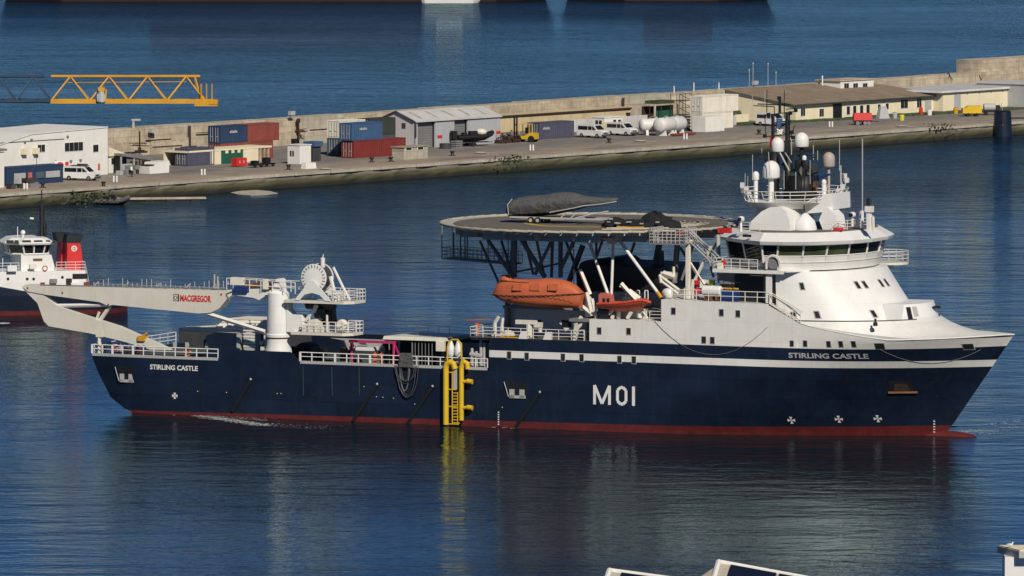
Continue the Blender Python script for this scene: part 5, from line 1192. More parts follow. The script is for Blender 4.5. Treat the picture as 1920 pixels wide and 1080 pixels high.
def setting(b, name, m, label=None):
    o = b.build(name, m); o.location = Qf.wld(0, 0, 0); o.rotation_euler = (0, 0, R(Qf.a)); o['kind'] = 'structure'
    if label: o['label'] = label
    return o
random.seed(12)
b = MB(); us = [UL + (UR - UL) * i / 290 for i in range(291)]
off = [random.uniform(-.25, .25) for _ in us]
rows = [[(u, .3 + o * k + (random.uniform(-.1, .1) if k else 0), z) for u, o in zip(us, off)] for z, k in ((-2, 1.5), (.3, 1.2), (.9, .8), (1.5, .4), (QZ - .02, .1))]
b.grid(rows); q = setting(b, 'quay_wall', 'quay_face', 'weathered quay face with green weed along the waterline')
b = MB(); b.slab([(uw0 - 25, 1.2), (UR, 1.2), (UR, 54), (uw0 - 25, 54)], -2, None, QZ - .004); b.slab([(UL, 1.2), (uw0 - 25, 1.2), (uw0 - 25, 34), (UL, 34)], -2, None, QZ - .004); setting(b, 'quay', 'quay_surface', 'dusty concrete apron and grey roadway of the mole')
b = MB()
u = UL
while u < UR:
    L = random.uniform(4, 7); b.box(u + .04, u + L - .04, .1 + random.uniform(-.12, .06), 1.6 + random.uniform(-.2, .3), QZ - .3, QZ + .04 + random.uniform(0, .06)); u += L
setting(b, 'coping_stones', 'pale_concrete', 'pale coping stones along the quay edge')
# green verge by the cream building
b = MB(); 
for k in range(60):
    u = lerp(qh(1395, 235)[0], qh(1900, 200)[0], k / 59); v = lerp(qh(1395, 235)[1], qh(1900, 206)[1], k / 59) ; b.box(u - 1.7, u + 1.7, v - .9 + random.uniform(-.6, .6), v + 3.5, QZ, QZ + .05 + random.uniform(.05, .3))
g_ = setting(b, 'grass_verge', 'weed_green', 'low green weeds and grass in front of the cream building'); g_['kind'] = 'stuff'

# ---- breakwater wall ----
v0 = 48.0
wl = thing('breakwater_wall', 'long weathered stone breakwater wall along the seaward side of the mole', 'wall', Qf, (0, v0, QZ))
zt0 = Qf.V(960, 193, v0)[1]; ur1 = Qf.V(1830, 130, v0)[0]
print('wall top z', zt0, Qf.V(300, 236, v0)[1], Qf.V(1400, 165, v0)[1], Qf.V(1750, 140, v0)[1], 'u0', uw0, 'u1', ur1)
za, zb_ = Qf.V(300, 238, v0)[1], Qf.V(1600, 152, v0)[1]
random.seed(5); u = uw0; 
while u < ur1 + 5:
    L = random.uniform(9, 15); t = (u - uw0) / (ur1 - uw0); zt = lerp(za, zb_, t) + random.uniform(-.07, .07); o = random.uniform(-.1, .1)
    b = MB(); b.box(u + .05, u + L - .05, v0 + o, v0 + 3.5, QZ - .5, zt - 1.9); b.box(u + .03, u + L - .03, v0 + .35 + o, v0 + 3.4, zt - 1.9, zt); b.build('wall_block', random.choice(('concrete', 'concrete', 'pale_concrete')), wl)
    u += L
b = MB(); b.box(qh(935, 250)[0], Qf.V(1180, 215, v0 - 2)[0], v0 - 2.2, v0 - .2, QZ, Qf.V(1060, 208, v0 - 2)[1]); b.build('lower_revetment', 'wall_yellow', wl)
b = MB(); uu0 = qh(935, 250)[0]; uu1 = Qf.V(1180, 215, v0 - 2)[0]; zz_ = Qf.V(1060, 211, v0 - 2.3)[1]; b.tube((uu0, v0 - 2.35, zz_), (uu1, v0 - 2.35, zz_), .16, 6); b.build('wall_pipe', 'scrap_rust', wl)
b = MB(); ua = Qf.V(1830, 118, v0 + 2)[0]; z1_ = Qf.V(1830, 112, v0 + 3)[1]; b.box(ua, UR, v0 + 1.5, v0 + 6, QZ, z1_); b.build('raised_parapet', 'concrete', wl)
b = MB(); 
for k in range(18):
    px = random.uniform(210, 1180); t = (px - 200) / 1000; py = lerp(238, 185, t) + random.uniform(18, 50); u, z = Qf.V(px, py, v0 - .25); L = random.uniform(1.0, 4); b.box(u - L, u + L, v0 - .22, v0 + .02, max(QZ, z) - .03, max(QZ, z) + .04)
b.build('service_pipe', 'scrap_rust', wl)
b = MB()
for px in (357, 560, 1170): u, z = Qf.V(px, 240, v0 - .3); b.box(u - .15, u + .15, v0 - .3, v0, QZ, zt0 - .3)
b.build('down_pipe', 'dark_grey', wl)

# ---- shipping containers ----
def container(label, px, py, L, m, z=QZ, v=None, group='shipping containers on the mole', fr=None, base=None, logo=False):
    """near bottom corner seen at px, py"""
    if fr is None:
        u, vv = Qf.H(px, py, z) if v is None else (Qf.V(px, py, v)[0], v)
        o = Qf.wld(u, vv)[:2]; fr = Fr(o, Qf.a)
    t = thing('shipping_container', label, 'container', fr, (0, 0, z), group); W_, H_ = 2.44, 2.59
    b = MB(); b.box(.08, L - .08, .08, W_ - .08, z + .12, z + H_ - .06); b.build('panel_wall', m, t)
    b = MB(); n = int(L / .5)
    for k in range(n): 
        x = .2 + (L - .5) * k / n; b.box(x, x + .2, .03, .08, z + .2, z + H_ - .15)
    b.build('corrugation', m, t)
    b = MB()
    for x in (0, L - .16):
        for y in (0, W_ - .16): b.box(x, x + .16, y, y + .16, z, z + H_)
    for y in (.02, W_ - .14): b.box(.16, L - .16, y, y + .12, z + H_ - .13, z + H_ - .01); b.box(.16, L - .16, y, y + .12, z + .01, z + .15)
    for x in (.02, L - .14): b.box(x, x + .12, .16, W_ - .16, z + H_ - .13, z + H_ - .01); b.box(x, x + .12, .16, W_ - .16, z + .01, z + .15)
    b.build('corner_frame', m, t)
    b = MB(); b.box(.0, .07, .2, W_ / 2 - .03, z + .2, z + H_ - .2); b.box(.0, .07, W_ / 2 + .03, W_ - .2, z + .2, z + H_ - .2); d_ = b.build('door', m, t)
    b = MB(); 
    for y in (.5, .95, 1.5, 1.95): b.tube((-.05, y, z + .2), (-.05, y, z + H_ - .2), .035, 5)
    for y in (.5, 1.5): b.box(-.08, -.02, y, y + .4, z + 1.0, z + 1.08)
    b.build('locking_bar', 'pale_grey', d_)
    if logo:
        b = MB(); random.seed(int(px))
        for k in range(5): x = L * logo + k * .35; b.box(x, x + .26, -.012, .028, z + 1.5, z + 1.78 + .1 * (k % 2))
        b.build('painted_mark', 'pale_grey', t)
    return t
C1 = container
z2 = QZ + 2.6
ub, vb = qh(414, 303)
for (lab, du, L, m, lv, dv, lg) in (('salmon container, lower level of the stack behind the cream shed, mostly hidden', 0, 12.1, 'container_salmon', 0, 0, 0), ('dark blue container on top of the stack behind the cream shed', 0, 6.06, 'container_blue', 1, 0, .35),
                              ('red container on top, right of the dark blue one behind the cream shed', 6.3, 7.2, 'container_salmon', 1, 0, 0)):
    fr = Fr(Qf.wld(ub + du, vb + dv)[:2], Qf.a); C1(lab, 414, 0, L, m, QZ + 2.6 * lv, fr=fr, logo=lg)
u1, v1 = qh(637, 292)
for (lab, du, L, m, lv, lg) in (('grey blue container under the white one at the left end of the double stack', 0, 6.06, 'container_teal', 0, 0), ('white container on top at the left end of the double stack', 0, 6.06, 'container_cream', 1, 0),
                            ('dark green container on top of the back row beside the grey warehouse', 7.2, 6.06, 'container_green', 1, .12), ('dull teal container below the dark green one', 7.2, 6.06, 'container_teal', 0, 0)):
    fr = Fr(Qf.wld(u1 + du, v1)[:2], Qf.a); C1(lab, 637, 0, L, m, QZ + 2.6 * lv, fr=fr, logo=lg)
u2, v2 = qh(664, 297)
fr = Fr(Qf.wld(u2, v2)[:2], Qf.a); C1('long dark red container at ground level, its doors facing the viewer', 664, 0, 12.2, 'container_red', QZ, fr=fr)
fr = Fr(Qf.wld(u2 - .3, v2 + .15)[:2], Qf.a); C1('bright blue container standing on the long dark red one', 661, 0, 7.2, 'container_bright_blue', z2, fr=fr, logo=.25)
t = C1('grey purple container by the yellow forklift', 1012, 262, 8.6, 'container_purple', QZ, logo=.1)
C1('lower cream container of the two stacked by the scaffold stair', 1317, 243, 8.0, 'container_cream', QZ); uu, vv = qh(1317, 243)
fr = Fr(Qf.wld(uu, vv)[:2], Qf.a); C1('upper cream container of the two stacked by the scaffold stair', 1318, 0, 9.4, 'container_cream', z2, fr=fr)
C1('grey violet container with open end near the cream shed', 352, 312, 6.06, 'container_purple', QZ)
t = C1('dark blue container used as a store in front of the large white building', 12, 349, 12.2, 'container_blue', QZ)
f0 = Fr(Qf.wld(*qh(12, 349))[:2], Qf.a)
for xa, xb, m in ((1.6, 4.0, 'pale_grey'), (4.6, 5.4, 'faded_red'), (6.2, 8.0, 'container_teal'), (8.4, 11.4, 'pale_grey')):
    b = MB(); b.box(xa, xb, -.1, -.02, QZ + .8, QZ + 1.7); b.v = [(p[0] - 0, p[1], p[2]) for p in b.v]; b.build('store_shelf', m, t)

# ---- generic building pieces ----
def frame_at(px, py, a=None, z=QZ): return Fr(G(px, py, z), Qf.a if a is None else a)
def windowed(t, fr, spots, y=0, wd=1.0, hg=1.1, n=1, m='window_dark'):
    for (px, py) in spots:
        x, z = fr.V(px, py, y); b = MB(); b.box(x - wd / 2 - .08, x + wd / 2 + .08, y - .05, y + .02, z - hg / 2 - .08, z + hg / 2 + .08); f_ = b.build('window', 'white_wall', t)
        for k in range(n):
            b = MB(); w1 = wd / n; b.box(x - wd / 2 + k * w1 + .04, x - wd / 2 + (k + 1) * w1 - .04, y - .08, y - .04, z - hg / 2, z + hg / 2); b.build('pane', m, f_)

# large white building at left
fr = frame_at(202, 327)
t = thing('white_building', 'large white two storey building with low curved roof at the left end of the mole', 'building', fr, (0, 0, QZ))
x0 = fr.V(-30, 350, 0)[0]; xe = 0; zc = fr.V(202, 239, 0)[1]; zl = fr.V(60, 252, 0)[1]; zl2 = fr.V(0, 272, 0)[1]; xm = fr.V(60, 252, 0)[0]; xq = fr.V(0, 272, 0)[0]
b = MB(); b.prism([(x0, QZ), (0, QZ), (0, zc), (xm, zl), (xq, zl2), (x0, zl2 - .5)], 0, 12); b.build('wall', 'white_wall', t)
b = MB(); 
for (p, q) in (((x0, zl2 - .5), (xq, zl2)), ((xq, zl2), (xm, zl)), ((xm, zl), (0, zc))): b.prism([(p[0], p[1] + .002), (q[0], q[1] + .002), (q[0], q[1] + .14), (p[0], p[1] + .14)], -.12, 12.1)
b.build('roof', 'white_wall', t)
windowed(t, fr, ((77, 278),), 0, 1.6, 1.0, 2); windowed(t, fr, ((138, 275),), 0, 4.0, 1.2, 4); windowed(t, fr, ((179, 278),), 0, 1.2, 1.0, 1)
for px, py in ((45, 283), (67, 282)):
    x, z = fr.V(px, py, -.3); b = MB(); b.box(x - .45, x + .45, -.7, -.02, z - .5, z + .35); b.build('air_conditioner', 'cream_wall', t)
b = MB(); x, z = fr.V(185, 312, 0); b.box(x - .2, x + .2, -.1, -.01, z - .5, z + .4); b.build('wall_sign', 'faded_red', t)
b = MB(); xa, z = fr.V(0, 268, 0); xb, _ = fr.V(120, 264, 0); b.tube((xa, -.06, z), (xb, -.06, z), .06, 5); x, z2_ = fr.V(68, 285, 0); b.tube((x, -.06, z2_), (x, -.06, QZ), .05, 5)
for px, py in ((46, 266), (58, 262), (126, 256), (103, 302), (132, 302), (150, 300)): x, z = fr.V(px, py, 0); b.box(x - .18, x + .18, -.2, -.01, z - .15, z + .15)
b.build('cable_and_lamp', 'mid_grey', t)
# annex
fr = frame_at(204, 325)
t = thing('annex', 'small white lean-to annex with a pale cream roof against the white building', 'annex', fr, (0, 0, QZ))
xe = fr.V(226, 320, 0)[0]; zt = fr.V(204, 293, 0)[1]
b = MB(); b.box(0, xe, 0, 4, QZ, zt); b.build('wall', 'white_wall', t); b = MB(); b.prism([(-.2, zt + .003), (xe + 1.6, zt + .003), (xe + 1.2, zt + .15), (-.2, zt + 1.3)], -.3, 4.2); b.build('roof', 'cream_wall', t)
windowed(t, fr, ((211, 302), (218, 302)), 0, .7, .9)
fr = frame_at(226, 325); xe = fr.V(283, 318, 0)[0]
t = thing('carport', 'open shed with a grey canvas roof and dark interior beside the annex', 'shed', fr, (0, 0, QZ))
zt = fr.V(228, 292, 0)[1]
b = MB(); b.prism([(-.2, zt), (xe * .95, zt - .9), (xe, zt - .7), (xe * .6, zt + .1), (-.2, zt + .35)], -.3, 5); b.build('roof', 'mid_grey', t)
b = MB(); b.box(0, xe, 4.6, 4.8, QZ, zt - .9); b.box(-.02, .1, 0, 4.6, QZ, zt - .1); b.build('back_wall', 'black_paint', t)
for k in (0, .42, 1): b = MB(); b.box(xe * k - .1, xe * k + .1, -.2, 0, QZ, zt - .75 * k - .1); b.build('post', 'pale_grey', t)
b = MB(); b.box(xe * .05, xe * .38, -.05, .02, QZ + .1, zt - 1.2); b.build('screen', 'pale_grey', t)
fr = frame_at(281, 326); t = thing('white_skip', 'white steel skip with a notch in its side, right of the carport', 'skip', fr, (0, 0, QZ)); xe = fr.V(317, 322, 0)[0]
b = MB(); zt = fr.V(300, 304, 0)[1]; b.prism([(0, QZ), (xe, QZ), (xe + .1, zt + .1), (xe * .35, zt), (xe * .3, zt - .5), (-.1, zt - .55)], 0, 2.2); b.build('skip_body', 'white_wall', t); b = MB(); b.box(.1, xe * .4, .3, 1.8, zt - .6, zt - .3); b.build('load', 'scrap_rust', t)
# bits in front of the white building
fr = frame_at(0, 352); t = thing('white_gatehouse', 'narrow white gatehouse cut by the left edge of the view', 'gatehouse', fr, (0, 0, QZ)); xe = fr.V(8, 350, 0)[0]
b = MB(); b.box(-6, xe, 0, 3, QZ, fr.V(4, 285, 0)[1]); b.build('wall', 'white_wall', t); b = MB(); zz_ = fr.V(4, 283, 0)[1]; b.box(-6.2, xe + .3, -.3, 3.2, zz_, zz_ + .3); b.build('roof', 'mid_grey', t)
fr = frame_at(8, 330); t = thing('tiled_roof_hut', 'low hut with a faded terracotta roof behind the blue store container', 'hut', fr, (0, 0, QZ)); xe = fr.V(42, 325, 0)[0]
b = MB(); b.box(0, xe, 0, 4, QZ, QZ + 2.9); b.build('wall', 'white_wall', t); b = MB(); b.prism([(-.2, QZ + 2.95), (xe + .3, QZ + 2.95), (xe * .3, QZ + 4.2), (-.2, QZ + 4.3)], -.2, 4.2); b.build('roof', 'tile_red', t)
fr = frame_at(113, 334, 20); t = thing('road_sign', 'round red no entry style sign on a board beside the white van', 'sign', fr, (0, 0, QZ))
b = MB(); b.box(-.9, .9, .05, .12, QZ + .1, QZ + 2.5); b.build('board', 'white_wall', t); b = MB(); b.lathe((0, .0, QZ + 1.75), [(.55, 0), (.55, .03)], 18, 'y'); b.build('red_disc', 'signal_red', t); b = MB(); b.box(-.35, .35, -.03, -.005, QZ + 1.55, QZ + 1.68); b.build('white_bar', 'white_wall', t)
b = MB(); b.box(.75, 1.25, .0, .2, QZ, QZ + 2.3); b.build('red_post', 'signal_red', t)
for i, (px, py, lab) in enumerate(((35, 353, 'stack of grey crates and gear in front of the blue store container, left pile'), (60, 350, 'stack of grey crates and gear in front of the blue store container, right pile'), (238, 327, 'low dark heap of rubble before the annex'), (256, 318, 'dark stacked pallets under the carport'))):
    fr = frame_at(px, py); t = thing('crate_pile', lab, 'crates', fr, (0, 0, QZ)); random.seed(i + 30)
    for k in range(7):
        b = MB(); x = random.uniform(-2.2, 2.2); z = QZ + (.65 if k > 4 else 0); b.box(x, x + random.uniform(.6, 1.1), -.3, .5, z, z + .6); b.build('crate', random.choice(('dark_grey', 'mid_grey', 'pale_grey', 'scrap_rust')), t)
fr = frame_at(247, 332); make_person('person in a white top and dark trousers standing by the carport', fr, (0, 0, QZ), 'clean_white', 'cloth_dark', None, 1)

# cream shed row
fr = frame_at(395, 309); t = thing('cream_shed', 'low cream shed with open bays and a flat pale roof below the container stack', 'shed', fr, (0, 0, QZ)); zt = fr.V(450, 277, 0)[1]; xe = fr.V(510, 303, 0)[0]; xg0, xg1 = fr.V(415, 305, 0)[0], fr.V(457, 300, 0)[0]
b = MB(); b.box(-5.5, xe, .0, 4.5, zt - .25, zt); b.build('roof', 'cream_wall', t)
b = MB(); b.box(0, xg0, .05, .3, QZ, zt - .25); b.box(xg1, fr.V(485, 300, 0)[0], .05, 4.2, QZ, zt - .25); b.box(-5.5, xe - .2, 4.2, 4.4, QZ, zt - .25); b.build('wall', 'cream_wall', t)
b = MB(); b.box(xg0 + .05, xg1 - .05, .1, .3, QZ, zt - .35); g_ = b.build('green_door', 'door_green', t)
b = MB(); 
for k in range(3): x = lerp(xg0, xg1, .2 + .27 * k); b.box(x, x + .6, .02, .09, QZ + 1.5, QZ + 2.1)
b.build('notice', 'cream_wall', g_)
b = MB(); 
for k in (.2, .5, .8): x = lerp(fr.V(485, 300, 0)[0], xe, k); b.box(x - .15, x + .15, .1, .4, QZ, zt - .25)
b.build('post', 'concrete', t)
fr = frame_at(444, 313); t = thing('red_cabinet', 'bright red cabinet in front of the green door', 'cabinet', fr, (0, 0, QZ)); xe = fr.V(463, 310, 0)[0]; b = MB(); b.box(0, xe, 0, 1, QZ + .1, QZ + 1.25); b.build('cabinet_body', 'signal_red', t); b = MB(); 
for k in (.3, .7): b.box(xe * k - .1, xe * k + .1, -.03, 0, QZ + .5, QZ + .9)
b.build('label_plate', 'pale_grey', t)
for i, (px, py, lab) in enumerate(((480, 314, 'low dark trailer bed beside the cream shed'), (502, 312, 'dark barrow stacked with gear right of the cream shed'), (556, 280, 'small dark tangle of gear at the foot of the wall'))):
    fr = frame_at(px, py); t = thing('dark_gear', lab, 'gear', fr, (0, 0, QZ)); b = MB(); random.seed(i); 
    b.box(-1.2, 1.2, -.5, .5, QZ + .3, QZ + .5); b.box(-.8, .2, -.4, .4, QZ + .5, QZ + 1 + .3 * i); b.build('gear_body', 'rubber', t)
    b = MB(); b.lathe((-.7, -.5, QZ + .25), [(.25, 0), (.25, .2)], 12, 'y'); b.lathe((.7, -.5, QZ + .25), [(.25, 0), (.25, .2)], 12, 'y'); b.build('wheel', 'tyre', t)
# white kiosk and block
fr = frame_at(562, 308); t = thing('white_kiosk', 'white boxy kiosk with a double window in the open middle of the quay', 'kiosk', fr, (0, 0, QZ)); xe = fr.V(583, 303, 0)[0]; zt = fr.V(562, 273, 0)[1]
b = MB(); b.box(0, xe, 0, 2.3, QZ, zt); b.build('wall', 'white_wall', t); b = MB(); b.box(-.1, xe + .1, -.1, 2.4, zt + .003, zt + .12); b.build('roof', 'clean_white', t)
b = MB(); 
for k in (1.1, 1.55): b.box(-.05, 0, k, k + .25, zt - 1.6, zt - .8)
b.build('window', 'window_dark', t)
fr = frame_at(590, 303); t = thing('blue_grey_hut', 'small hut with a dark open front and pale top behind the kiosk', 'hut', fr, (0, 0, QZ)); b = MB(); b.box(0, 1.8, .3, 2, QZ, QZ + 2.2); b.build('hut_body', 'dark_grey', t); b = MB(); b.box(-.1, 2, 0, 2.1, QZ + 2.2, QZ + 2.9); b.build('roof', 'container_bright_blue', t)
fr = frame_at(574, 317); t = thing('white_block', 'low white concrete block on the quay in front of the kiosk', 'block', fr, (0, 0, QZ)); b = MB(); b.slab([(0, 0), (2.4, 0), (2.4, 1), (0, 1)], QZ, [(.1, .1), (2.3, .1), (2.3, .9), (.1, .9)], QZ + .85); b.build('block_body', 'white_wall', t)
# concrete bunker
fr = frame_at(757, 300); t = thing('concrete_hut', 'low square concrete hut with two slot openings at the quay edge', 'hut', fr, (0, 0, QZ)); xe = fr.V(802, 296, 0)[0]; zt = fr.V(757, 277, 0)[1]
b = MB(); b.box(0, xe, 0, 2.2, QZ, zt); b.build('wall', 'pale_concrete', t); b = MB(); b.box(-.15, xe + .15, -.15, 2.35, zt + .003, zt + .12); b.build('roof', 'concrete', t)
windowed(t, fr, ((766, 279), (788, 278)), 0, 1.3, .35)

# warehouse
fr = frame_at(779, 279); xe = fr.V(938, 270, 0)[0]; ze = fr.V(779, 227, 0)[1]; W_ = 7.2; zp_ = ze + 1.35
t = thing('warehouse', 'grey corrugated warehouse with a shallow ridged roof and two tall roller doors', 'warehouse', fr, (0, 0, QZ))
d1 = (fr.V(783, 260, 0)[0], fr.V(816, 260, 0)[0]); d2 = (fr.V(852, 260, 0)[0], fr.V(877, 260, 0)[0]); zd1 = fr.V(785, 226, 0)[1]; zd2 = fr.V(855, 221, 0)[1]
b = MB(); b.box(0, d1[0], 0, .25, QZ, ze); b.box(d1[1], d2[0], 0, .25, QZ, ze); b.box(d2[1], xe, 0, .25, QZ, ze); b.box(d1[0], d1[1], 0, .25, zd1, ze); b.box(d2[0], d2[1], 0, .25, zd2, ze); b.box(xe - .2, xe, .25, W_, QZ, ze); b.box(0, xe - .2, W_ - .2, W_, QZ, ze)
n = 60
for k in range(n):
    x = xe * (k + .3) / n
    if not (d1[0] - .3 < x < d1[1] + .1 or d2[0] - .3 < x < d2[1] + .1): b.box(x, x + .1, -.04, 0, QZ + .1, ze - .1)
b.build('clad_wall', 'shed_cladding', t)
b = MB(); b.prism([(0, QZ), (.0, QZ), (.0, QZ)], 0, 0) if 0 else b._add([(0, .25, QZ), (0, W_, QZ), (0, W_, ze), (0, W_ / 2, zp_ - .05), (0, 0, ze), (0, 0, QZ)], [(0, 1, 2, 3, 4, 5)]); b.build('gable_wall', 'shed_gable_sunlit', t)
for yo, (a_, c_) in ((.2, (d1, zd1)), (.2, (d2, zd2))):
    b = MB(); b.box(a_[0], a_[1], .55, .6, QZ, c_)
    for k in range(12): z = lerp(QZ, c_, k / 12); b.box(a_[0], a_[1], .5, .55, z + .05, z + .22)
    b.build('roller_door', 'mid_grey', t)
b = MB(); b._add([(-.3, -.25, ze - .05), (xe + .2, -.25, ze - .05), (xe + .2, W_ / 2, zp_), (-.3, W_ / 2, zp_)], [(0, 1, 2, 3)]); b._add([(-.3, W_ + .2, ze - .05), (xe + .2, W_ + .2, ze - .05), (xe + .2, W_ / 2, zp_), (-.3, W_ / 2, zp_)], [(0, 1, 2, 3)])
b.box(-.1, xe + .1, -.3, -.05, ze - .2, ze - .06); b.build('roof', 'grey_roof', t)
for k in range(5):
    x = xe * (.1 + .19 * k); b = MB(); q = [(x, y, lerp(ze - .05, zp_, (y + .25) / (W_ / 2 + .25)) + .05) for y in (.6, 3.0)]; b._add([(x, q[0][1], q[0][2]), (x + .35, q[0][1], q[0][2]), (x + .35, q[1][1], q[1][2]), (x, q[1][1], q[1][2])], [(0, 1, 2, 3)]); b.build('rooflight_seam', 'concrete', t)
b = MB(); b.path([(-.32, 0, ze), (-.32, W_ / 2, zp_ + .05), (-.32, W_, ze)], .09, 5); b.tube((-.1, -.15, ze - .2), (-.1, -.15, ze - 2.4), .12, 6); b.build('gutter', 'dark_grey', t)
b = MB(); b.box(-.06, 0, 1.9, 2.6, QZ + 3.0, QZ + 3.8); b.build('gable_vent', 'dark_grey', t)
for px in (824, 883): x, z = fr.V(px, 256 - (px - 824) * .09, 0); b = MB(); b.box(x - .55, x + .55, -.09, -.045, z - .2, z + .2); b.build('door_sign', 'signal_red', t)
x, z = fr.V(934, 248, 0); b = MB(); b.box(x - .5, x + .5, -.09, -.045, z - .2, z + .2); b.build('door_sign', 'signal_red', t)

# inflatable boat on trailer
def rigid_inflatable(label, fr, base, L=8.0, m='dark_grey', trailer=True):
    t = thing('inflatable_boat', label, 'boat', fr, base); z0 = base[2] + (1.1 if trailer else .3)
    b = MB(); pts = [(-L / 2, -1, z0 + .3), (L * .2, -1, z0 + .35), (L * .42, -.55, z0 + .65), (L * .5, 0, z0 + .9), (L * .42, .55, z0 + .65), (L * .2, 1, z0 + .35), (-L / 2, 1, z0 + .3)]; b.path(pts, .33, 10)
    for p in pts[1:-1]: b.ball(p, .33, 8)
    b.build('buoyancy_tube', m, t, smooth=60)
    b = MB(); b.grid([[(x, -.9 * w_, z0 + .25 + r_), (x, 0, z0 - .45 + r_ * 1.4), (x, .9 * w_, z0 + .25 + r_)] for x, w_, r_ in ((-L / 2, 1, 0), (0, 1, 0), (L * .3, .8, .15), (L * .48, .08, .55))]); b.build('hull', 'black_paint', t, smooth=40)
    b = MB(); b.box(-L * .12, L * .08, -.35, .35, z0 + .2, z0 + 1.2); b.box(-L * .3, -L * .2, -.4, .4, z0 + .2, z0 + 1.0); b.build('console', 'black_paint', t)
    b = MB(); 
    for y in (-.4, .4): b.box(-L / 2 - .5, -L / 2 + .1, y - .22, y + .22, z0 + .1, z0 + 1.3)
    b.build('outboard_engine', 'black_paint', t)
    if trailer:
        b = MB(); 
        for y in (-.7, .7): b.box(-L * .45, L * .45, y - .06, y + .06, z0 - .55, z0 - .43)
        b.build('trailer_frame', 'dark_grey', t)
        for y in (-1.1, .9):
            b = MB(); b.lathe((-.6, y, base[2] + .33), [(.33, 0), (.33, .22)], 14, 'y'); b.build('wheel', 'tyre', t)
    return t
fr = Fr(G(888, 274, QZ), 30); t = rigid_inflatable('black inflatable boat on a trailer outside the second warehouse door', fr, (0, 0, QZ), 6.5, 'rubber')
b = MB(); b.ball((1.3, 0, QZ + 2.1), .9, 12, .6); b.build('spray_cover', 'container_cream', t)
fr = frame_at(840, 279); t = thing('pallet_stack', 'dark pallets and round bin by the warehouse wall', 'pallets', fr, (0, 0, QZ)); b = MB(); b.lathe((0, .5, QZ), [(.9, 0), (.9, .8)], 16); b.build('round_bin', 'dark_grey', t)
for k in range(4): b = MB(); b.box(1.6, 3.2, -.3, .8, QZ + .3 * k, QZ + .3 * k + .22); b.build('pallet', 'mid_grey', t)
fr = frame_at(839, 272); make_person('person in a bright orange jacket by the warehouse', fr, (0, 1.0, QZ), 'bright_orange', 'bright_orange', None, 0); fr = frame_at(844, 266); make_person('person in a yellow high visibility jacket by the warehouse', fr, (0, .4, QZ + .6), 'hivis', 'cloth_dark', None, 1)

# forklift
fr = Fr(G(985, 266, QZ), 158); t = thing('forklift', 'large yellow forklift truck carrying scrap, beside the warehouse', 'forklift', fr, (0, 0, QZ))
b = MB(); b.prism([(-1.9, QZ + .45), (1.2, QZ + .45), (1.2, QZ + .9), (-.2, QZ + .95), (-.9, QZ + 1.4), (-1.9, QZ + 1.35)], -.8, .8); b.build('body', 'yellow_paint', t)
b = MB(); 
for x, y in ((-.9, -.7), (-.9, .7), (.7, -.7), (.7, .7)): b.tube((x, y, QZ + 1.2), (x, y, QZ + 2.7), .06, 6)
b.box(-1.0, .7, -.7, .7, QZ + 2.7, QZ + 2.78); b.build('cab_frame', 'yellow_paint', t)
b = MB(); b.box(-.6, -.1, -.35, .35, QZ + 1.3, QZ + 2.2); b.build('seat', 'black_paint', t)
for x in (-1.3, .8):
    for y in (-1.0, .7): b = MB(); b.lathe((x, y, QZ + .5), [(.5, 0), (.5, .3)], 16, 'y'); b.build('wheel', 'tyre', t)
b = MB(); 
for y in (-.5, .5): b.box(1.5, 1.7, y - .1, y + .1, QZ + .1, QZ + 3.9)
for z in (1.2, 2.5, 3.7): b.box(1.52, 1.68, -.4, .4, QZ + z, QZ + z + .15)
b.build('mast', 'black_paint', t)
b = MB(); 
for y in (-.5, .4): b.box(1.7, 3.1, y, y + .15, QZ + .6, QZ + .68)
b.build('fork', 'black_paint', t)
fr = frame_at(955, 268); t = thing('scrap_heap', 'tangled dark rusty scrap and pallets left of the forklift', 'scrap', fr, (0, 0, QZ)); b = MB(); random.seed(9)
for k in range(60):
    x, y, z = random.uniform(-2.2, 2.6), random.uniform(-.3, 2), QZ + random.uniform(0, 2.3) * random.uniform(.3, 1); d = Vector((random.uniform(-1, 1), random.uniform(-1, 1), random.uniform(-.6, .8))); b.tube((x, y, z), Vector((x, y, z)) + d * .8, random.uniform(.04, .12), 5)
b.build('scrap_pieces', 'scrap_rust', t); b = MB(); b.box(-2.4, 2.4, -.2, 1.8, QZ, QZ + .5); b.build('pallet', 'scrap_rust', t)

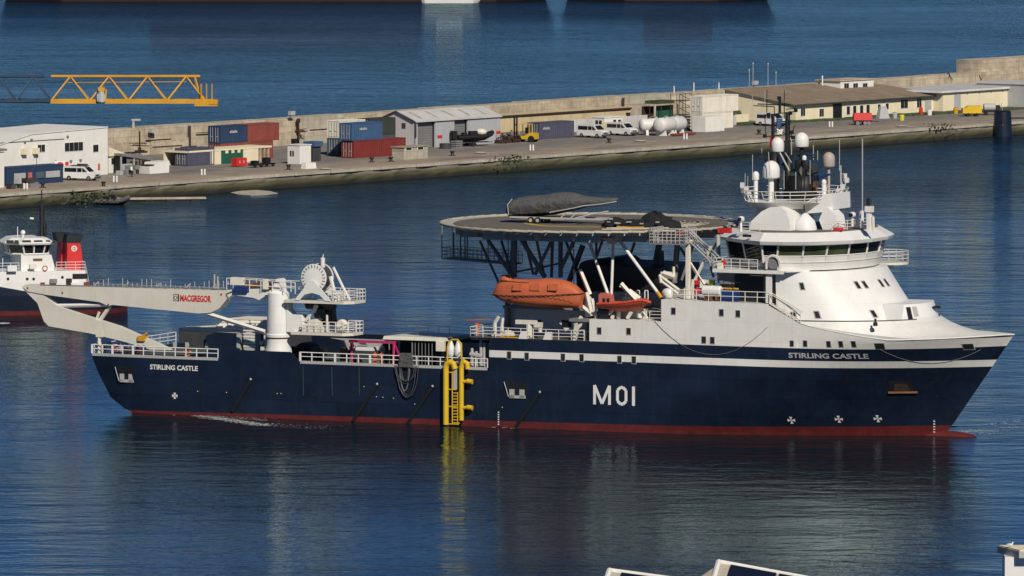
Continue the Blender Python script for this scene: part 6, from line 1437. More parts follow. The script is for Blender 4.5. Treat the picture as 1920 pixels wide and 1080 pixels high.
# vans
def make_van(label, fr, base, group=None, L=5.0, ladder=False):
    """front towards +x"""
    t = thing('white_van', label, 'van', fr, base, group); z = base[2]; W2 = .95
    pr = [(-L / 2, z + .35), (L / 2 - .1, z + .35), (L / 2, z + .6), (L / 2 - .02, z + .95), (L / 2 - .35, z + 1.12), (L / 2 - .85, z + 1.22), (L / 2 - 1.65, z + 1.93), (L / 2 - 1.9, z + 2.0), (-L / 2 + .15, z + 2.0), (-L / 2, z + 1.85)]
    n = len(pr); b = MB(); rings = []
    for y, k in ((-W2, 0), (-W2 * 1.0, 1), (W2, 1), (W2, 0)): pass
    def sec(y, ins):
        return [(x if zz_ < z + 1.2 else x - .0, y * (1 if zz_ < z + 1.15 else .9), zz_) for x, zz_ in pr]
    a_, c_ = sec(-W2, 0), sec(W2, 0); vs = a_ + c_
    b._add(vs, [tuple(range(n)), tuple(range(n, 2 * n))[::-1]] + [((i + 1) % n, i, n + i, n + (i + 1) % n) for i in range(n)]); b.build('body', 'clean_white', t)
    def sidey(zz_, s): return s * (W2 + .015 if zz_ < z + 1.15 else W2 * .9 + .02 + (z + 1.95 - zz_) * .06)
    for s in (-1, 1):
        for xa, xb in ((-L / 2 + .25, -.35), (-.25, L / 2 - 2.05), (L / 2 - 1.95, L / 2 - 1.3)):
            xb2 = xb - (.55 if xb > L / 2 - 1.5 else 0)
            b = MB(); b._add([(xa, sidey(z + 1.2, s), z + 1.22), (xb + (.15 if xb > L / 2 - 1.5 else 0), sidey(z + 1.2, s), z + 1.22), (xb2, sidey(z + 1.75, s), z + 1.78), (xa, sidey(z + 1.75, s), z + 1.78)], [(0, 1, 2, 3)]); b.build('side_window', 'glass_dark', t)
    b = MB(); b._add([(L / 2 - .88, -.82, z + 1.27), (L / 2 - .88, .82, z + 1.27), (L / 2 - 1.6, .74, z + 1.9), (L / 2 - 1.6, -.74, z + 1.9)], [(0, 1, 2, 3)]); b.build('windscreen', 'glass_dark', t)
    b = MB(); b.box(L / 2 - .06, L / 2 + .08, -.92, .92, z + .3, z + .62); b.box(-L / 2 - .08, -L / 2 + .02, -.9, .9, z + .3, z + .55); b.build('bumper', 'dark_grey', t)
    b = MB(); b.box(L / 2 - .04, L / 2 + .03, -.5, .5, z + .68, z + .88); b.build('grille', 'black_paint', t)
    for y in (-.72, .72): b = MB(); b.box(L / 2 - .12, L / 2 + .02, y - .17, y + .17, z + .7, z + .92); b.build('headlight', 'pale_grey', t)
    for x in (-L / 2 + .95, L / 2 - .95):
        for y in (-W2 - .02, W2 - .2):
            b = MB(); b.lathe((x, y, z + .34), [(.34, 0), (.34, .22)], 16, 'y'); w_ = b.build('wheel', 'tyre', t, smooth=40); b = MB(); b.lathe((x, y + (-.015 if y < 0 else .22), z + .34), [(.18, 0), (.18, .015)], 12, 'y'); b.build('rim', 'mid_grey', w_)
    if ladder:
        b = MB(); b.box(-1.6, 1.0, -.6, .6, z + 2.08, z + 2.14); b.box(-.6, .9, -.3, .2, z + 2.14, z + 2.35); b.build('roof_rack', 'dark_grey', t)
    return t
make_van('white van with a roof rack parked before the large white building', Fr(G(153, 338, QZ), -24), (0, 0, QZ), None, 5.0, True)
va = make_van('left of the two white passenger vans parked by the small white cabin', Fr(G(1112, 258, QZ), -40), (0, 0, QZ), 'two white vans by the cabin')
clone(va, 'right of the two white passenger vans, nearer the white storage tanks', Fr(G(1166, 254, QZ), -40), (0, 0, QZ))
make_van('white van seen behind the lattice mast of the ship', Fr(G(1447, 236, QZ), -40), (0, 0, QZ))
# white cabin
fr = frame_at(1137, 252); t = thing('white_cabin', 'small white site cabin with windows behind the two vans', 'cabin', fr, (0, 4, QZ)); zt = fr.V(1137, 221, 4)[1]; xa = fr.V(1133, 250, 4)[0]; xb = fr.V(1168, 248, 4)[0]
b = MB(); b.box(xa, xb, 4, 6.4, QZ, zt); b.build('wall', 'clean_white', t); b = MB(); b.box(xa - .1, xb + .1, 3.9, 6.5, zt + .003, zt + .15); b.build('roof', 'white_wall', t)
windowed(t, fr, ((1152, 228), (1161, 228)), 4, .8, .6); b = MB(); b.box(xa - .04, xa, 4.5, 5.0, zt - 1.2, zt - .4); b.box(xa - .04, xa, 5.2, 5.7, zt - 1.2, zt - .4); b.build('window', 'window_dark', t)
fr = frame_at(1160, 250); t = thing('grey_fence', 'low grey metal fence behind the vans and cabin', 'fence', fr, (0, 5, QZ)); 
for k in range(10): b = MB(); x = -8 + k * 2.6; b.box(x, x + 2.5, 8, 8.1, QZ, QZ + 1.9); b.build('fence_panel', 'grey_roof', t)
# storage tanks
def tank(label, px, py, L, r, a):
    fr = Fr(G(px, py, QZ), a); t = thing('storage_tank', label, 'tank', fr, (0, 0, QZ), 'white storage tanks on the mole'); zc = QZ + .5 + r
    b = MB(); b.lathe((0, 0, zc), [(.05, -L / 2 - .3), (r * .55, -L / 2 - .22), (r * .9, -L / 2), (r, -L / 2 + .3), (r, L / 2 - .3), (r * .9, L / 2), (r * .55, L / 2 + .22), (.05, L / 2 + .3)], 26, 'x'); b.build('shell', 'tank_white', t, smooth=50)
    for x in (-L * .3, L * .3): b = MB(); b.slab([(x - .2, -.9), (x + .2, -.9), (x + .2, .9), (x - .2, .9)], QZ, [(x - .2, -.7), (x + .2, -.7), (x + .2, .7), (x - .2, .7)], QZ + .9); b.build('saddle', 'white_wall', t)
    b = MB(); b.lathe((.3, 0, zc + r - .05), [(.3, 0), (.3, .25)], 12); b.build('manhole', 'pale_grey', t)
    b = MB(); b.path([(-L * .3, -.5, zc + r * .9), (-L * .05, -.3, zc + r + .3), (L * .1, -.2, zc + r + .1)], .05, 5); b.build('fill_pipe', 'mid_grey', t); return t
tank('left of the three white storage tanks, nearest the vans', 1226, 253, 4.2, 1.05, 15)
tank('right of the three white storage tanks, on the red trailer base', 1266, 252, 4.0, 1.15, 60)
tank('middle one of the three white storage tanks, seen end on', 1247, 254, 4.0, 1.15, 60)
fr = frame_at(1262, 255); t = thing('flatbed', 'dark red flat base under the right hand tank', 'trailer', fr, (0, 0, QZ)); b = MB(); b.box(-1, 4.5, -1.0, -.2, QZ + .1, QZ + .4); b.build('bed', 'container_red', t)
# canopy building behind tanks, green netting
fr = frame_at(1222, 240); t = thing('green_shelter', 'open timber shelter with green netting behind the storage tanks', 'shelter', fr, (0, 5, QZ)); xa = fr.V(1219, 240, 5)[0]; xb = fr.V(1272, 236, 5)[0]; zt = fr.V(1245, 195, 5)[1]
b = MB(); b.box(xa, xb, 5, 9, zt - .2, zt); b.build('roof', 'concrete', t); b = MB(); 
for k in (0, .4, .8, 1): x = lerp(xa, xb, k); b.tube((x, 5.1, QZ), (x, 5.1, zt - .2), .1, 6)
b.build('post', 'scrap_rust', t); b = MB(); b.box(lerp(xa, xb, .4), xb, 6, 6.1, QZ, zt - .2); b.build('green_screen', 'door_green', t); b = MB(); b.box(xa, lerp(xa, xb, .4), 6.5, 6.7, QZ, zt - .3); b.build('dark_screen', 'scrap_rust', t); b = MB(); b.box(lerp(xa, xb, .35), lerp(xa, xb, .95), 5.5, 8, zt, zt + .5); b.build('roof_net', 'leaf_green', t)
fr = frame_at(1190, 250); t = thing('rubble_heap', 'low ochre heap against the wall left of the storage tanks', 'heap', fr, (0, 4, QZ)); b = MB(); random.seed(3)
for k in range(12): b.ball((random.uniform(-1, 4), 5 + random.uniform(-1, 1), QZ + .4), random.uniform(.6, 1.4), 8, .9)
b.build('rubble', 'wall_yellow', t)
# scaffold stair tower, cylinders hut
fr = frame_at(1288, 243); t = thing('scaffold_stair', 'dark scaffold stair tower at the end of the cream containers', 'stair', fr, (0, 1.5, QZ)); b = MB(); 
for x in (0, 1.6, 3.2):
    for y in (1.5, 3.2): b.tube((x, y, QZ), (x, y, QZ + 5.6), .05, 5)
for k in range(5):
    z = QZ + 1.1 + k * 1.1; b.box(0, 3.2, 1.5, 3.2, z, z + .05) if k % 2 else None; b.tube((0, 1.5, z), (3.2, 1.5, z), .04, 5); b.tube((0, 1.5, z), (3.2, 1.5, z - 1.1), .05, 5)
b.build('scaffold_frame', 'dark_grey', t)
fr = frame_at(1290, 246); t = thing('dark_racks', 'dark pipe racks stacked under the scaffold stair', 'rack', fr, (0, 1, QZ)); b = MB()
for k in range(5): b.box(-2.2, 2.0, 1 + .0, 2.4, QZ + k * .5, QZ + k * .5 + .3)
b.build('rack_body', 'dark_grey', t)
fr = frame_at(1325, 246); t = thing('white_portable_toilet_block', 'white corrugated cabin standing at the foot of the cream containers', 'cabin', fr, (0, -1.2, QZ)); xa = fr.V(1308, 246, 0)[0]
b = MB(); b.box(xa, 2.6, -1.5, 1.0, QZ, QZ + 2.35); b.build('wall', 'white_wall', t); b = MB(); 
for k in range(9): b.box(xa + .1 + k * .45, xa + .25 + k * .45, -1.55, -1.5, QZ + .1, QZ + 2.25)
b.build('rib', 'white_wall', t); b = MB(); b.box(1.6, 2.2, -1.56, -1.5, QZ + .05, QZ + 1.95); b.build('door', 'clean_white', t)
fr = frame_at(1370, 236); t = thing('meter_cabinet', 'grey double electrical cabinet right of the cream containers', 'cabinet', fr, (0, 0, QZ)); b = MB(); b.box(0, 1.5, 0, .9, QZ, QZ + 1.6); b.build('cabinet_body', 'grey_roof', t); b = MB(); b.box(.7, .74, -.02, 0, QZ + .1, QZ + 1.5); b.build('door_seam', 'dark_grey', t)
fr = frame_at(1405, 232); t = thing('planter_wall', 'low cream wall topped with dark green plants left of the long cream building', 'wall', fr, (0, 2, QZ)); b = MB(); xa = fr.V(1380, 230, 2)[0]; b.box(xa, 2.5, 2, 2.3, QZ, QZ + 1.4); b.build('masonry', 'cream_wall', t); b = MB(); random.seed(6)
for k in range(9): b.ball((random.uniform(xa, 1.5), 3.2, QZ + 1.5), random.uniform(.5, .8), 8, .8)
b.build('plants', 'leaf_green', t)

# long cream building
fr = frame_at(1492, 229); xe = fr.V(1766, 213, 0)[0]; ze = fr.V(1492, 197, 0)[1]; W_ = 14.0
t = thing('cream_building', 'long cream building with a broad brown sloping roof at the right of the mole', 'building', fr, (0, 0, QZ))
yr_ = W_; zr_ = fr.V(1412, 165, W_)[1]
print('cream bldg', xe, ze, zr_, fr.V(1700, 151, W_)[1])
b = MB(); b.box(0, xe, 0, .3, QZ, ze); b.box(xe - .3, xe, .3, W_, QZ, ze); b.box(0, xe - .3, W_ - .3, W_, QZ, zr_ - .1); b._add([(0, .3, QZ), (0, W_, QZ), (0, W_, zr_ - .1), (0, .3, ze)], [(0, 1, 2, 3)]); b.build('wall', 'cream_wall', t)
b = MB(); q = [(-.4, -.5, ze - .05), (xe + .4, -.5, ze - .05), (xe - 4, W_, zr_), (-.4, W_, zr_)]; b._add(q + [(p[0], p[1], p[2] + .15) for p in q], [(3, 2, 1, 0), (4, 5, 6, 7), (0, 1, 5, 4), (1, 2, 6, 5), (2, 3, 7, 6), (3, 0, 4, 7)]); b._add([(xe + .4, -.5, ze + .1), (xe + .4, W_, ze + .1), (xe - 4, W_, zr_ + .15)], [(0, 1, 2)]); b.build('roof', 'brown_roof', t)
b = MB(); b.tube((-.4, -.6, ze), (xe + .4, -.6, ze), .12, 6); b.build('eaves_gutter', 'dark_grey', t)
windowed(t, fr, ((1540, 211), (1505, 210)), 0, 1.2, 1.2, 2); windowed(t, fr, ((1590, 207), (1602, 206), (1615, 205), (1627, 204)), 0, .9, 1.3, 1); windowed(t, fr, ((1648, 201), (1663, 199)), 0, .8, .9, 1); windowed(t, fr, ((1695, 195),), 0, 2.0, 1.3, 2); windowed(t, fr, ((1723, 193), (1757, 188)), 0, 1.3, 1.4, 2)
b = MB(); x, z = fr.V(1570, 215, 0); b.box(x - 1.2, x + 1.2, -.04, .02, QZ, QZ + 2.5); b.build('doorway_or_shade', 'black_paint', t)
b = MB(); x, z = fr.V(1740, 195, 0); b.box(x - .9, x + .9, -.06, .0, QZ, QZ + 2.3); b.build('door', 'pale_grey', t)
b = MB()
for px in (1472, 1440): x, y = 0, (1492 - px) / 9.3; b.box(-.06, 0, y, y + .12, QZ, QZ + 5)
b.box(-.05, 0, 1, 7.5, QZ + 2.6, QZ + 2.75); b.build('gable_pipe', 'dark_grey', t)
yd = 9.0; xa = fr.V(1576, 168, yd)[0]; xb = fr.V(1638, 164, yd)[0]; zt = fr.V(1600, 151, yd)[1]
b = MB(); b.box(xa, xb, yd, yd + 5, ze + .5, zt); d_ = b.build('dormer', 'white_wall', t); b = MB(); b.box(xa - .3, xb + .3, yd - .2, yd + 5, zt + .003, zt + .15); b.build('dormer_roof', 'concrete', t)
for px in (1587, 1604, 1622):
    x, z = fr.V(px, 162, yd); b = MB(); b.box(x - .6, x - .05, yd - .05, yd, z - .5, z + .5); b.box(x + .05, x + .6, yd - .05, yd, z - .5, z + .5); b.build('window', 'window_dark', t)
b = MB(); x, z = fr.V(1542, 158, 12); b.tube((x, 12, z - 1), (x, 12, z + 1.4), .12, 6); b.build('flue_pipe', 'clean_white', t)
# second cream building
fr = frame_at(1768, 212); xe = fr.V(1916, 200, 0)[0]; ze = fr.V(1768, 174, 0)[1]; t = thing('cream_annex', 'lower cream block with a grey flat roof adjoining the long cream building', 'building', fr, (0, 0, QZ))
b = MB(); b.box(0, xe, 0, 12, QZ, ze); b.build('wall', 'cream_wall', t); b = MB(); b.prism([(-.5, 0), (0, 0), (0, 0)], 0, 0) if 0 else b.slab([(-1, -.5), (xe + .5, -.5), (xe + .5, 12.5), (-1, 12.5)], ze + .003, [(-.8, -.3), (xe + .3, -.3), (xe + .3, 12), (-.8, 12)], ze + .3); b.build('roof', 'grey_roof', t)
for px0, px1, py, h in ((1789, 1801, 195, 3.0), (1896, 1914, 190, 3.6)):
    xa = fr.V(px0, py, 0)[0]; xb = fr.V(px1, py, 0)[0]; b = MB(); b.box(xa, xb, -.05, 0, QZ, QZ + h); d_ = b.build('door', 'shed_cladding', t)
    b = MB(); b.box((xa + xb) / 2 - .05, (xa + xb) / 2 + .05, -.08, -.05, QZ, QZ + h); b.build('door_seam', 'pale_grey', d_)
b = MB(); 
for k in range(6): x = xe * (.15 + .15 * k); b.box(x, x + .2, -.08, 0, ze - .5, ze - .3)
b.build('eaves_bracket', 'mid_grey', t)
fr = frame_at(1925, 205); t = thing('grey_shed', 'grey shed at the right edge of the view beyond the cream block', 'shed', fr, (0, 0, QZ)); b = MB(); b.box(0, 8, -1, 10, QZ, QZ + 4); b.build('wall', 'shed_cladding', t); b = MB(); b.box(-.2, 8.2, -1.2, 10.2, QZ + 4, QZ + 4.2); b.build('roof', 'grey_roof', t)

# red tank trailer, compressor etc
fr = Fr(G(1617, 234, QZ), 8); t = thing('red_bowser', 'bright red covered trailer on wheels at the quay edge before the cream building', 'trailer', fr, (0, 0, QZ))
b = MB(); b.slab([(-1.5, -.8), (1.5, -.8), (1.5, .8), (-1.5, .8)], QZ + .75, [(-1.4, -.65), (1.4, -.65), (1.4, .65), (-1.4, .65)], QZ + 1.85); b.build('body', 'signal_red', t)
b = MB(); b.box(-1.4, 1.4, -.7, .7, QZ + .45, QZ + .74); b.tube((1.4, 0, QZ + .6), (2.6, 0, QZ + .5), .05, 6); b.build('chassis', 'black_paint', t)
for x in (-.9, .3, .9):
    for y in (-.85, .65): b = MB(); b.lathe((x, y, QZ + .3), [(.3, 0), (.3, .2)], 14, 'y'); b.build('wheel', 'mid_grey', t)
fr = frame_at(1655, 222, 30); t = thing('grey_tarpaulin_stack', 'grey covered stack against the cream building, right of the red trailer', 'stack', fr, (0, 0, QZ)); b = MB(); b.slab([(-1, -.6), (1, -.6), (1, .6), (-1, .6)], QZ, [(-.5, -.3), (.5, -.3), (.5, .3), (-.5, .3)], QZ + 1.9); b.build('cover', 'shed_cladding', t)
fr = Fr(G(1822, 218, QZ), 8); t = thing('yellow_compressor', 'yellow mobile compressor trailer by the cream block', 'compressor', fr, (0, 0, QZ)); b = MB(); b.prism([(-1.6, QZ + .5), (1.5, QZ + .5), (1.5, QZ + 1.7), (-.6, QZ + 1.7), (-1.1, QZ + 1.35), (-1.6, QZ + 1.3)], -.75, .75); b.build('body', 'yellow_paint', t)
b = MB(); b.box(-1.4, 1.4, -.6, .6, QZ + .3, QZ + .5); b.build('chassis', 'black_paint', t)
for x in (-.7, .7):
    for y in (-.8, .6): b = MB(); b.lathe((x, y, QZ + .28), [(.28, 0), (.28, .2)], 12, 'y'); b.build('wheel', 'tyre', t)
fr = Fr(G(1855, 216, QZ), 8); t = thing('motor_scooter', 'small pale tanker cart with dark wheels behind the yellow compressor', 'cart', fr, (0, 0, QZ)); b = MB(); b.lathe((0, 0, QZ + 1.3), [(.3, -1), (.6, -.9), (.6, .9), (.3, 1)], 14, 'x'); b.build('tank', 'pale_grey', t); b = MB(); b.box(-1.1, 1.6, -.5, .5, QZ + .5, QZ + .7); b.box(1.1, 1.7, -.5, .5, QZ + .7, QZ + 1.6); b.build('frame', 'black_paint', t)
for x in (-.7, 1.0): b = MB(); b.lathe((x, -.6, QZ + .35), [(.35, 0), (.35, .2)], 12, 'y'); b.build('wheel', 'tyre', t)
for i, (px, py, m, lab) in enumerate(((1723, 216, 'signal_red', 'left of two red fire points beside the door of the cream building'), (1768, 209, 'signal_red', 'right of two red fire points, at the end of the cream building'))):
    fr = frame_at(px, py); t = thing('fire_point', lab, 'fire point', fr, (0, 0, QZ)); b = MB(); b.lathe((0, -.4, QZ), [(.3, 0), (.35, .6), (.3, 1.2), (.1, 1.4)], 10); b.build('cabinet_body', m, t)
for i, (px, py, m, lab) in enumerate(((1740, 216, 'clean_white', 'small white parked scooter by the pale door'), (1688, 226, 'hivis', 'small yellow green bin on the verge'), (1675, 222, 'pale_grey', 'grey gas cylinders at the foot of the cream wall'), (1789, 213, 'crane_yellow', 'small yellow bin left of the yellow compressor'))):
    fr = frame_at(px, py); t = thing('small_bin', lab, 'bin', fr, (0, 0, QZ)); b = MB(); b.lathe((0, -.3, QZ), [(.35, 0), (.42, .8), (.3, .95)], 10); b.build('bin_body', m, t); b = MB(); b.box(-.3, .3, -.5, -.1, QZ + .95, QZ + 1.0); b.build('lid', 'dark_grey', t)

random.seed(40)
for i, (px, py, lab) in enumerate(((610, 318, 'coil of pale rope lying on the apron below the dark teal container'), (900, 288, 'coil of pale rope on the apron below the black inflatable boat'), (1200, 266, 'coil of pale rope on the apron between the vans and the white tanks'), (1690, 238, 'coil of pale rope at the quay edge right of the red trailer'))):
    fr = Fr(G(px, py, QZ), 0); t = thing('rope_coil', lab, 'rope', fr, (0, 0, QZ), 'rope coils on the apron'); b = MB()
    b.path([((.35 + .02 * j) * math.cos(j * .6), (.35 + .02 * j) * math.sin(j * .6), QZ + .08 + .05 * (j // 11)) for j in range(34)], .06, 5); b.build('coiled_rope', 'pale_concrete', t); b = MB(); b.path([(.9, 0, QZ + .06), (1.6, .5, QZ + .06), (2.6, .2, QZ + .06)], .05, 5); b.build('rope_tail', 'pale_concrete', t)
b = MB()
for k in range(26):
    px = random.uniform(60, 1850); base = lerp(352, 238, px / 1900); py = base - random.uniform(0, 16); u, v = qh(px, py); v = max(v, 5); L = random.uniform(3, 14); w_ = .14
    for dv in (0, 1.6): b._add([(u + L * t_, v + dv + .6 * math.sin(t_ * 2 + k) + o, QZ + .006) for o, t_ in ((-w_, 0), (-w_, .5), (-w_, 1), (w_, 1), (w_, .5), (w_, 0))], [tuple(range(6))])
setting(b, 'tyre_marks', 'mid_grey', 'dark tyre marks on the quay roadway')
# white post pairs and bollards
src = None
for i, (px, py, lab) in enumerate(((48, 355, 'pair of white posts before the blue store container'), (216, 341, 'pair of white posts below the annex'), (381, 328, 'pair of white cones in front of the violet container'), (997, 282, 'pair of white posts before the forklift'), (1285, 261, 'pair of white posts below the storage tanks'), (1558, 238, 'pair of white posts left of the red trailer'))):
    fr = Fr(G(px, py, QZ), 0)
    if src is None:
        src = thing('marker_posts', lab, 'posts', fr, (0, 0, QZ), 'paired white posts along the roadway')
        for x in (-.22, .22): b = MB(); b.lathe((x, 0, QZ), [(.13, 0), (.13, .8), (.09, .86)], 10); b.build('post', 'clean_white', src)
    else: clone(src, lab, fr, (0, 0, QZ))
src = None; bl = ((194, 350, 'left of the white posts below the annex'), (541, 318, 'in front of the white kiosk'), (697, 304, 'before the long red container'), (848, 292, 'below the round bin by the warehouse'), (1142, 268, 'in front of the two vans'), (1423, 252, 'behind the ship mast'), (733, 303, 'beside the concrete hut'), (80, 352, 'near the blue store container'), (1880, 236, 'at the far right of the quay edge'))
for i, (px, py, where) in enumerate(bl):
    fr = Fr(G(px, py, QZ), 0); lab = 'black iron mooring bollard ' + where
    if src is None:
        src = thing('mooring_bollard', lab, 'bollard', fr, (0, 0, QZ), 'mooring bollards along the quay')
        b = MB(); b.lathe((0, 0, QZ), [(.32, 0), (.24, .12), (.2, .45), (.36, .55), (.33, .7), (.05, .75)], 14); b.build('bollard_head', 'black_paint', src, smooth=40); b = MB(); b.slab([(-.5, -.5), (.5, -.5), (.5, .5), (-.5, .5)], QZ, None, QZ + .06); b.build('base_plate', 'scrap_rust', src)
    else: clone(src, lab, fr, (0, 0, QZ))
# wall lamps/crosses of the mooring lights (lattice mast lamps)
for i, (px, py, top, lab) in enumerate(((560, 272, 222, 'rusty spiked navigation post standing against the wall behind the kiosk'), (262, 310, 246, 'rusty spiked post against the wall behind the carport'))):
    fr = Fr(G(px, py, QZ), 0); t = thing('navigation_post', lab, 'post', fr, (0, 0, QZ)); zt = fr.V(px, top, 0)[1]; b = MB(); b.tube((0, 0, QZ), (0, 0, zt), .13, 6); b.build('pole', 'scrap_rust', t)
    b = MB(); random.seed(i)
    for k in range(7): z = zt - 1.9 + random.uniform(-.25, .25); b.tube((random.uniform(-1.5, -.4), 0, z), (random.uniform(.4, 1.5), 0, z + random.uniform(-.15, .15)), .05, 5)
    for k in range(5): z = lerp(QZ, zt, random.random()); b.cb((0, 0, z), (.5, .3, .25))
    b.build('cross_arm', 'scrap_rust', t)
fr = Fr(Qf.wld(*Qf.V(250, 240, v0 + 1)[:1], v0 + 1)[:2], 0); t = thing('lamp_post', 'pale post with a lamp head rising above the wall at the left', 'lamp post', fr, (0, 0, zt0 - 3)); b = MB(); b.tube((0, 0, QZ), (0, 0, zt0 + .9), .2, 8); b.build('pole', 'pale_concrete', t); b = MB(); b.cb((.4, 0, zt0 + 1.0), (1.3, .4, .25)); b.build('lamp_head', 'pale_grey', t)
for i, (px, py, lab) in enumerate(((287, 245, 'pale floodlight fixed high on the wall left of the containers'), (547, 212, 'small pale cabinet on top of the wall above the kiosk'), (1416, 155, 'small white camera on the wall top behind the cream building'))):
    u, z = Qf.V(px, py, v0 - .5); fr = Fr(Qf.wld(u, v0 - .5)[:2], Qf.a); t = thing('wall_light', lab, 'light', fr, (0, 0, z)); b = MB(); b.cb((0, 0, z), (1.1, .5, .6)); b.build('lamp_housing', 'pale_grey', t); b = MB(); b.tube((0, .2, z), (.3, .6, z - .8), .08, 5); b.build('bracket', 'dark_grey', t)
for i, (px, py, h) in enumerate(((985, 0, 0),) * 0 or ((1264, 168, 1.0), (1301, 160, .9), (1348, 160, .9), (1440, 148, 3), (1412, 150, 3.2), (1405, 155, 2.6), (1455, 155, 2.2))):
    u, z = Qf.V(px, py + 6, v0 + 1); fr = Fr(Qf.wld(u, v0 + 1)[:2], 0); t = thing('slender_mast', ('short white post' if h < 2 else 'tall thin aerial') + ' on the breakwater wall, number %s from the left' % ('first second third fourth fifth sixth seventh'.split()[[1264, 1301, 1348, 1405, 1412, 1440, 1455].index(px)]), 'mast', fr, (0, 0, z - 1)); b = MB(); b.tube((0, 0, z - 1.5), (0, 0, z + h), .09 if h < 2 else .05, 5); b.build('pole', 'clean_white' if h < 2 else 'pale_grey', t); b = MB(); b.cb((0, 0, z + h), (.22, .2, .18)); b.build('tip', 'pale_grey', t)
for i, px in enumerate((1778, 1833)):
    u, z = Qf.V(px, 146, v0 + .5); fr = Fr(Qf.wld(u, v0 + .5)[:2], 0); t = thing('iron_davit', 'dark iron A frame on the wall behind the cream block, %s of the two' % ('left' if i == 0 else 'right'), 'frame', fr, (0, 0, z)); b = MB(); b.tube((-.7, 0, z - .4), (0, 0, z + .9), .07, 5); b.tube((.7, 0, z - .4), (0, 0, z + .9), .07, 5); b.tube((.0, 0, z - .4), (.2, 0, z + .9), .06, 5); b.build('frame_bars', 'scrap_rust', t)
# plants on the quay edge
for i, (px, py, n_, lab) in enumerate(((965, 302, 30, 'green shrub sprawling over the quay edge below the forklift'), (180, 370, 26, 'brown and green weeds at the quay edge before the white building'), (150, 376, 14, 'patch of dark weed beside the moored grey boat'), (1775, 240, 12, 'dark stain of weeds down the quay face at the right'))):
    fr = Fr(G(px, py, QZ), Qf.a); t = thing('edge_shrub', lab, 'shrub', fr, (0, 0, QZ)); b = MB(); random.seed(i + 60)
    for k in range(n_ * 5):
        x = random.gauss(0, 2.2); y = random.uniform(-.6, 2.5); z = QZ + max(-1.2, random.gauss(.1, .35)) - (.9 if y < 0 else 0) * random.random(); s_ = random.uniform(.12, .3); d = Vector((random.uniform(-1, 1), random.uniform(-1, 1), random.uniform(-.5, 1))).normalized() * s_; e_ = Vector((random.uniform(-1, 1), random.uniform(-1, 1), random.uniform(-1, 1))).normalized() * s_
        p = Vector((x, y, z)); b._add([p - d, p + e_, p + d, p - e_], [(0, 1, 2, 3)])
    b.build('foliage', 'leaf_green', t); b = MB(); 
    for k in range(6): x = random.gauss(0, 1.8); b.tube((x, 1, QZ), (x + random.uniform(-.5, .5), .5, QZ + .5), .04, 4)
    b.build('stem', 'scrap_rust', t)
# pontoon, moored dinghy, slipway, pile
fr = Fr(G(300, 377, 0), 10); t = thing('pontoon', 'low floating wooden pontoon moored along the foot of the quay', 'pontoon', fr, (0, 0, 0)); b = MB(); b.box(-6.5, 6.5, -.2, .9, .25, .5); b.build('deck', 'concrete', t); b = MB()
for x in (-5, -1.5, 1.5, 5): b.box(x - .6, x + .6, -.1, .8, -.3, .25)
b.build('float', 'black_paint', t)
fr = Fr(G(212, 383, 0), -20); rigid_inflatable('grey inflatable dinghy moored at the foot of the quay on the left', fr, (0, 0, -.2), 4.6, 'canvas_grey', False)
fr = Fr(G(140, 382, 0), 5); t = thing('tyre_fender', 'dark rubber fenders floating at the foot of the quay', 'fender', fr, (0, 0, 0)); b = MB(); 
for k in range(3): b.lathe((k * 1.2 - 1, 0, .3), [(.2, -.5), (.45, -.4), (.45, .4), (.2, .5)], 12, 'x')
b.build('fender_body', 'rubber', t, smooth=40)
b = MB(); o = [G(px, py, .06) for px, py in ((432, 361), (455, 357), (480, 356), (505, 358), (521, 362), (500, 365), (470, 366), (445, 364))]; b.slab(o, -.5, None, .06); s_ = b.build('slipway', 'pale_concrete'); s_['kind'] = 'structure'; s_['label'] = 'pale slipway tongue awash at the foot of the quay'
fr = Fr(G(1880, 256, 0), 0); t = thing('mooring_dolphin', 'dark navy steel pile standing in the water before the quay at the far right', 'pile', fr, (0, 0, 0)); zt = fr.V(1880, 209, 0)[1]
b = MB(); b.lathe((0, 0, 0), [(1.5, -2), (1.5, .2), (1.35, zt - .5), (1.3, zt)], 24); b.build('pile_shaft', 'navy_paint', t, smooth=40); b = MB(); b.lathe((0, 0, 0), [(1.35, zt), (1.1, zt + .15), (.2, zt + .2)], 20); b.build('pile_cap', 'black_paint', t)
b = MB(); b.box(1.4, 4, -.3, .3, zt - 1.2, zt - .9); b.build('walkway_arm', 'dark_grey', t)
b = MB(); b.path([(0, 0, zt), (-.2, 0, zt + 1.4)], .05, 5); b.build('marker_pole', 'pale_grey', t)

# =====================================================================================
#                              tug beyond the stern
# =====================================================================================
T = Fr(G(60, 592, 0), 14); TV = T.V
tug = thing('harbour_tug', 'harbour tug with white wheelhouse and red funnel beyond the crane boom at the left', 'tug', T, (0, 0, 0))
def tz(px, py, y=0): return TV(px, py, y)
xr = tz(255, 586)[0]; xl = -20.0
def tloft(z0, z1, name, m, out=0):
    b = MB(); rows_ = []
    xs_ = [lerp(xl, xr, i / 24) for i in range(25)]
    for sd in (0, 1):
        rows = []
        for z in (z0, (z0 + z1) / 2, z1):
            row = []
            for x in xs_:
                s = (x - xl) / (xr - xl); w_ = 5.0 * min(1, (max(0, 1 - s) * 5) ** .5 + .15, (s * 4) ** .5 + .02) - (.6 * (1 - z / 3))
                row.append((x, 5 - w_ - out if sd == 0 else 5 + w_ + out, z))
            rows.append(row)
        b.grid(rows)
        if sd == 0: f_ = [r[-1] for r in rows]
        else: b.grid([[p, q] for p, q in zip(f_, [r[-1] for r in rows])])
    return b.build(name, m, tug, smooth=40)
zb1 = tz(100, 548)[1]
tloft(-1, .55, 'boot_topping', 'red_paint'); tloft(.55, 2.3, 'hull', 'navy_paint', .01)
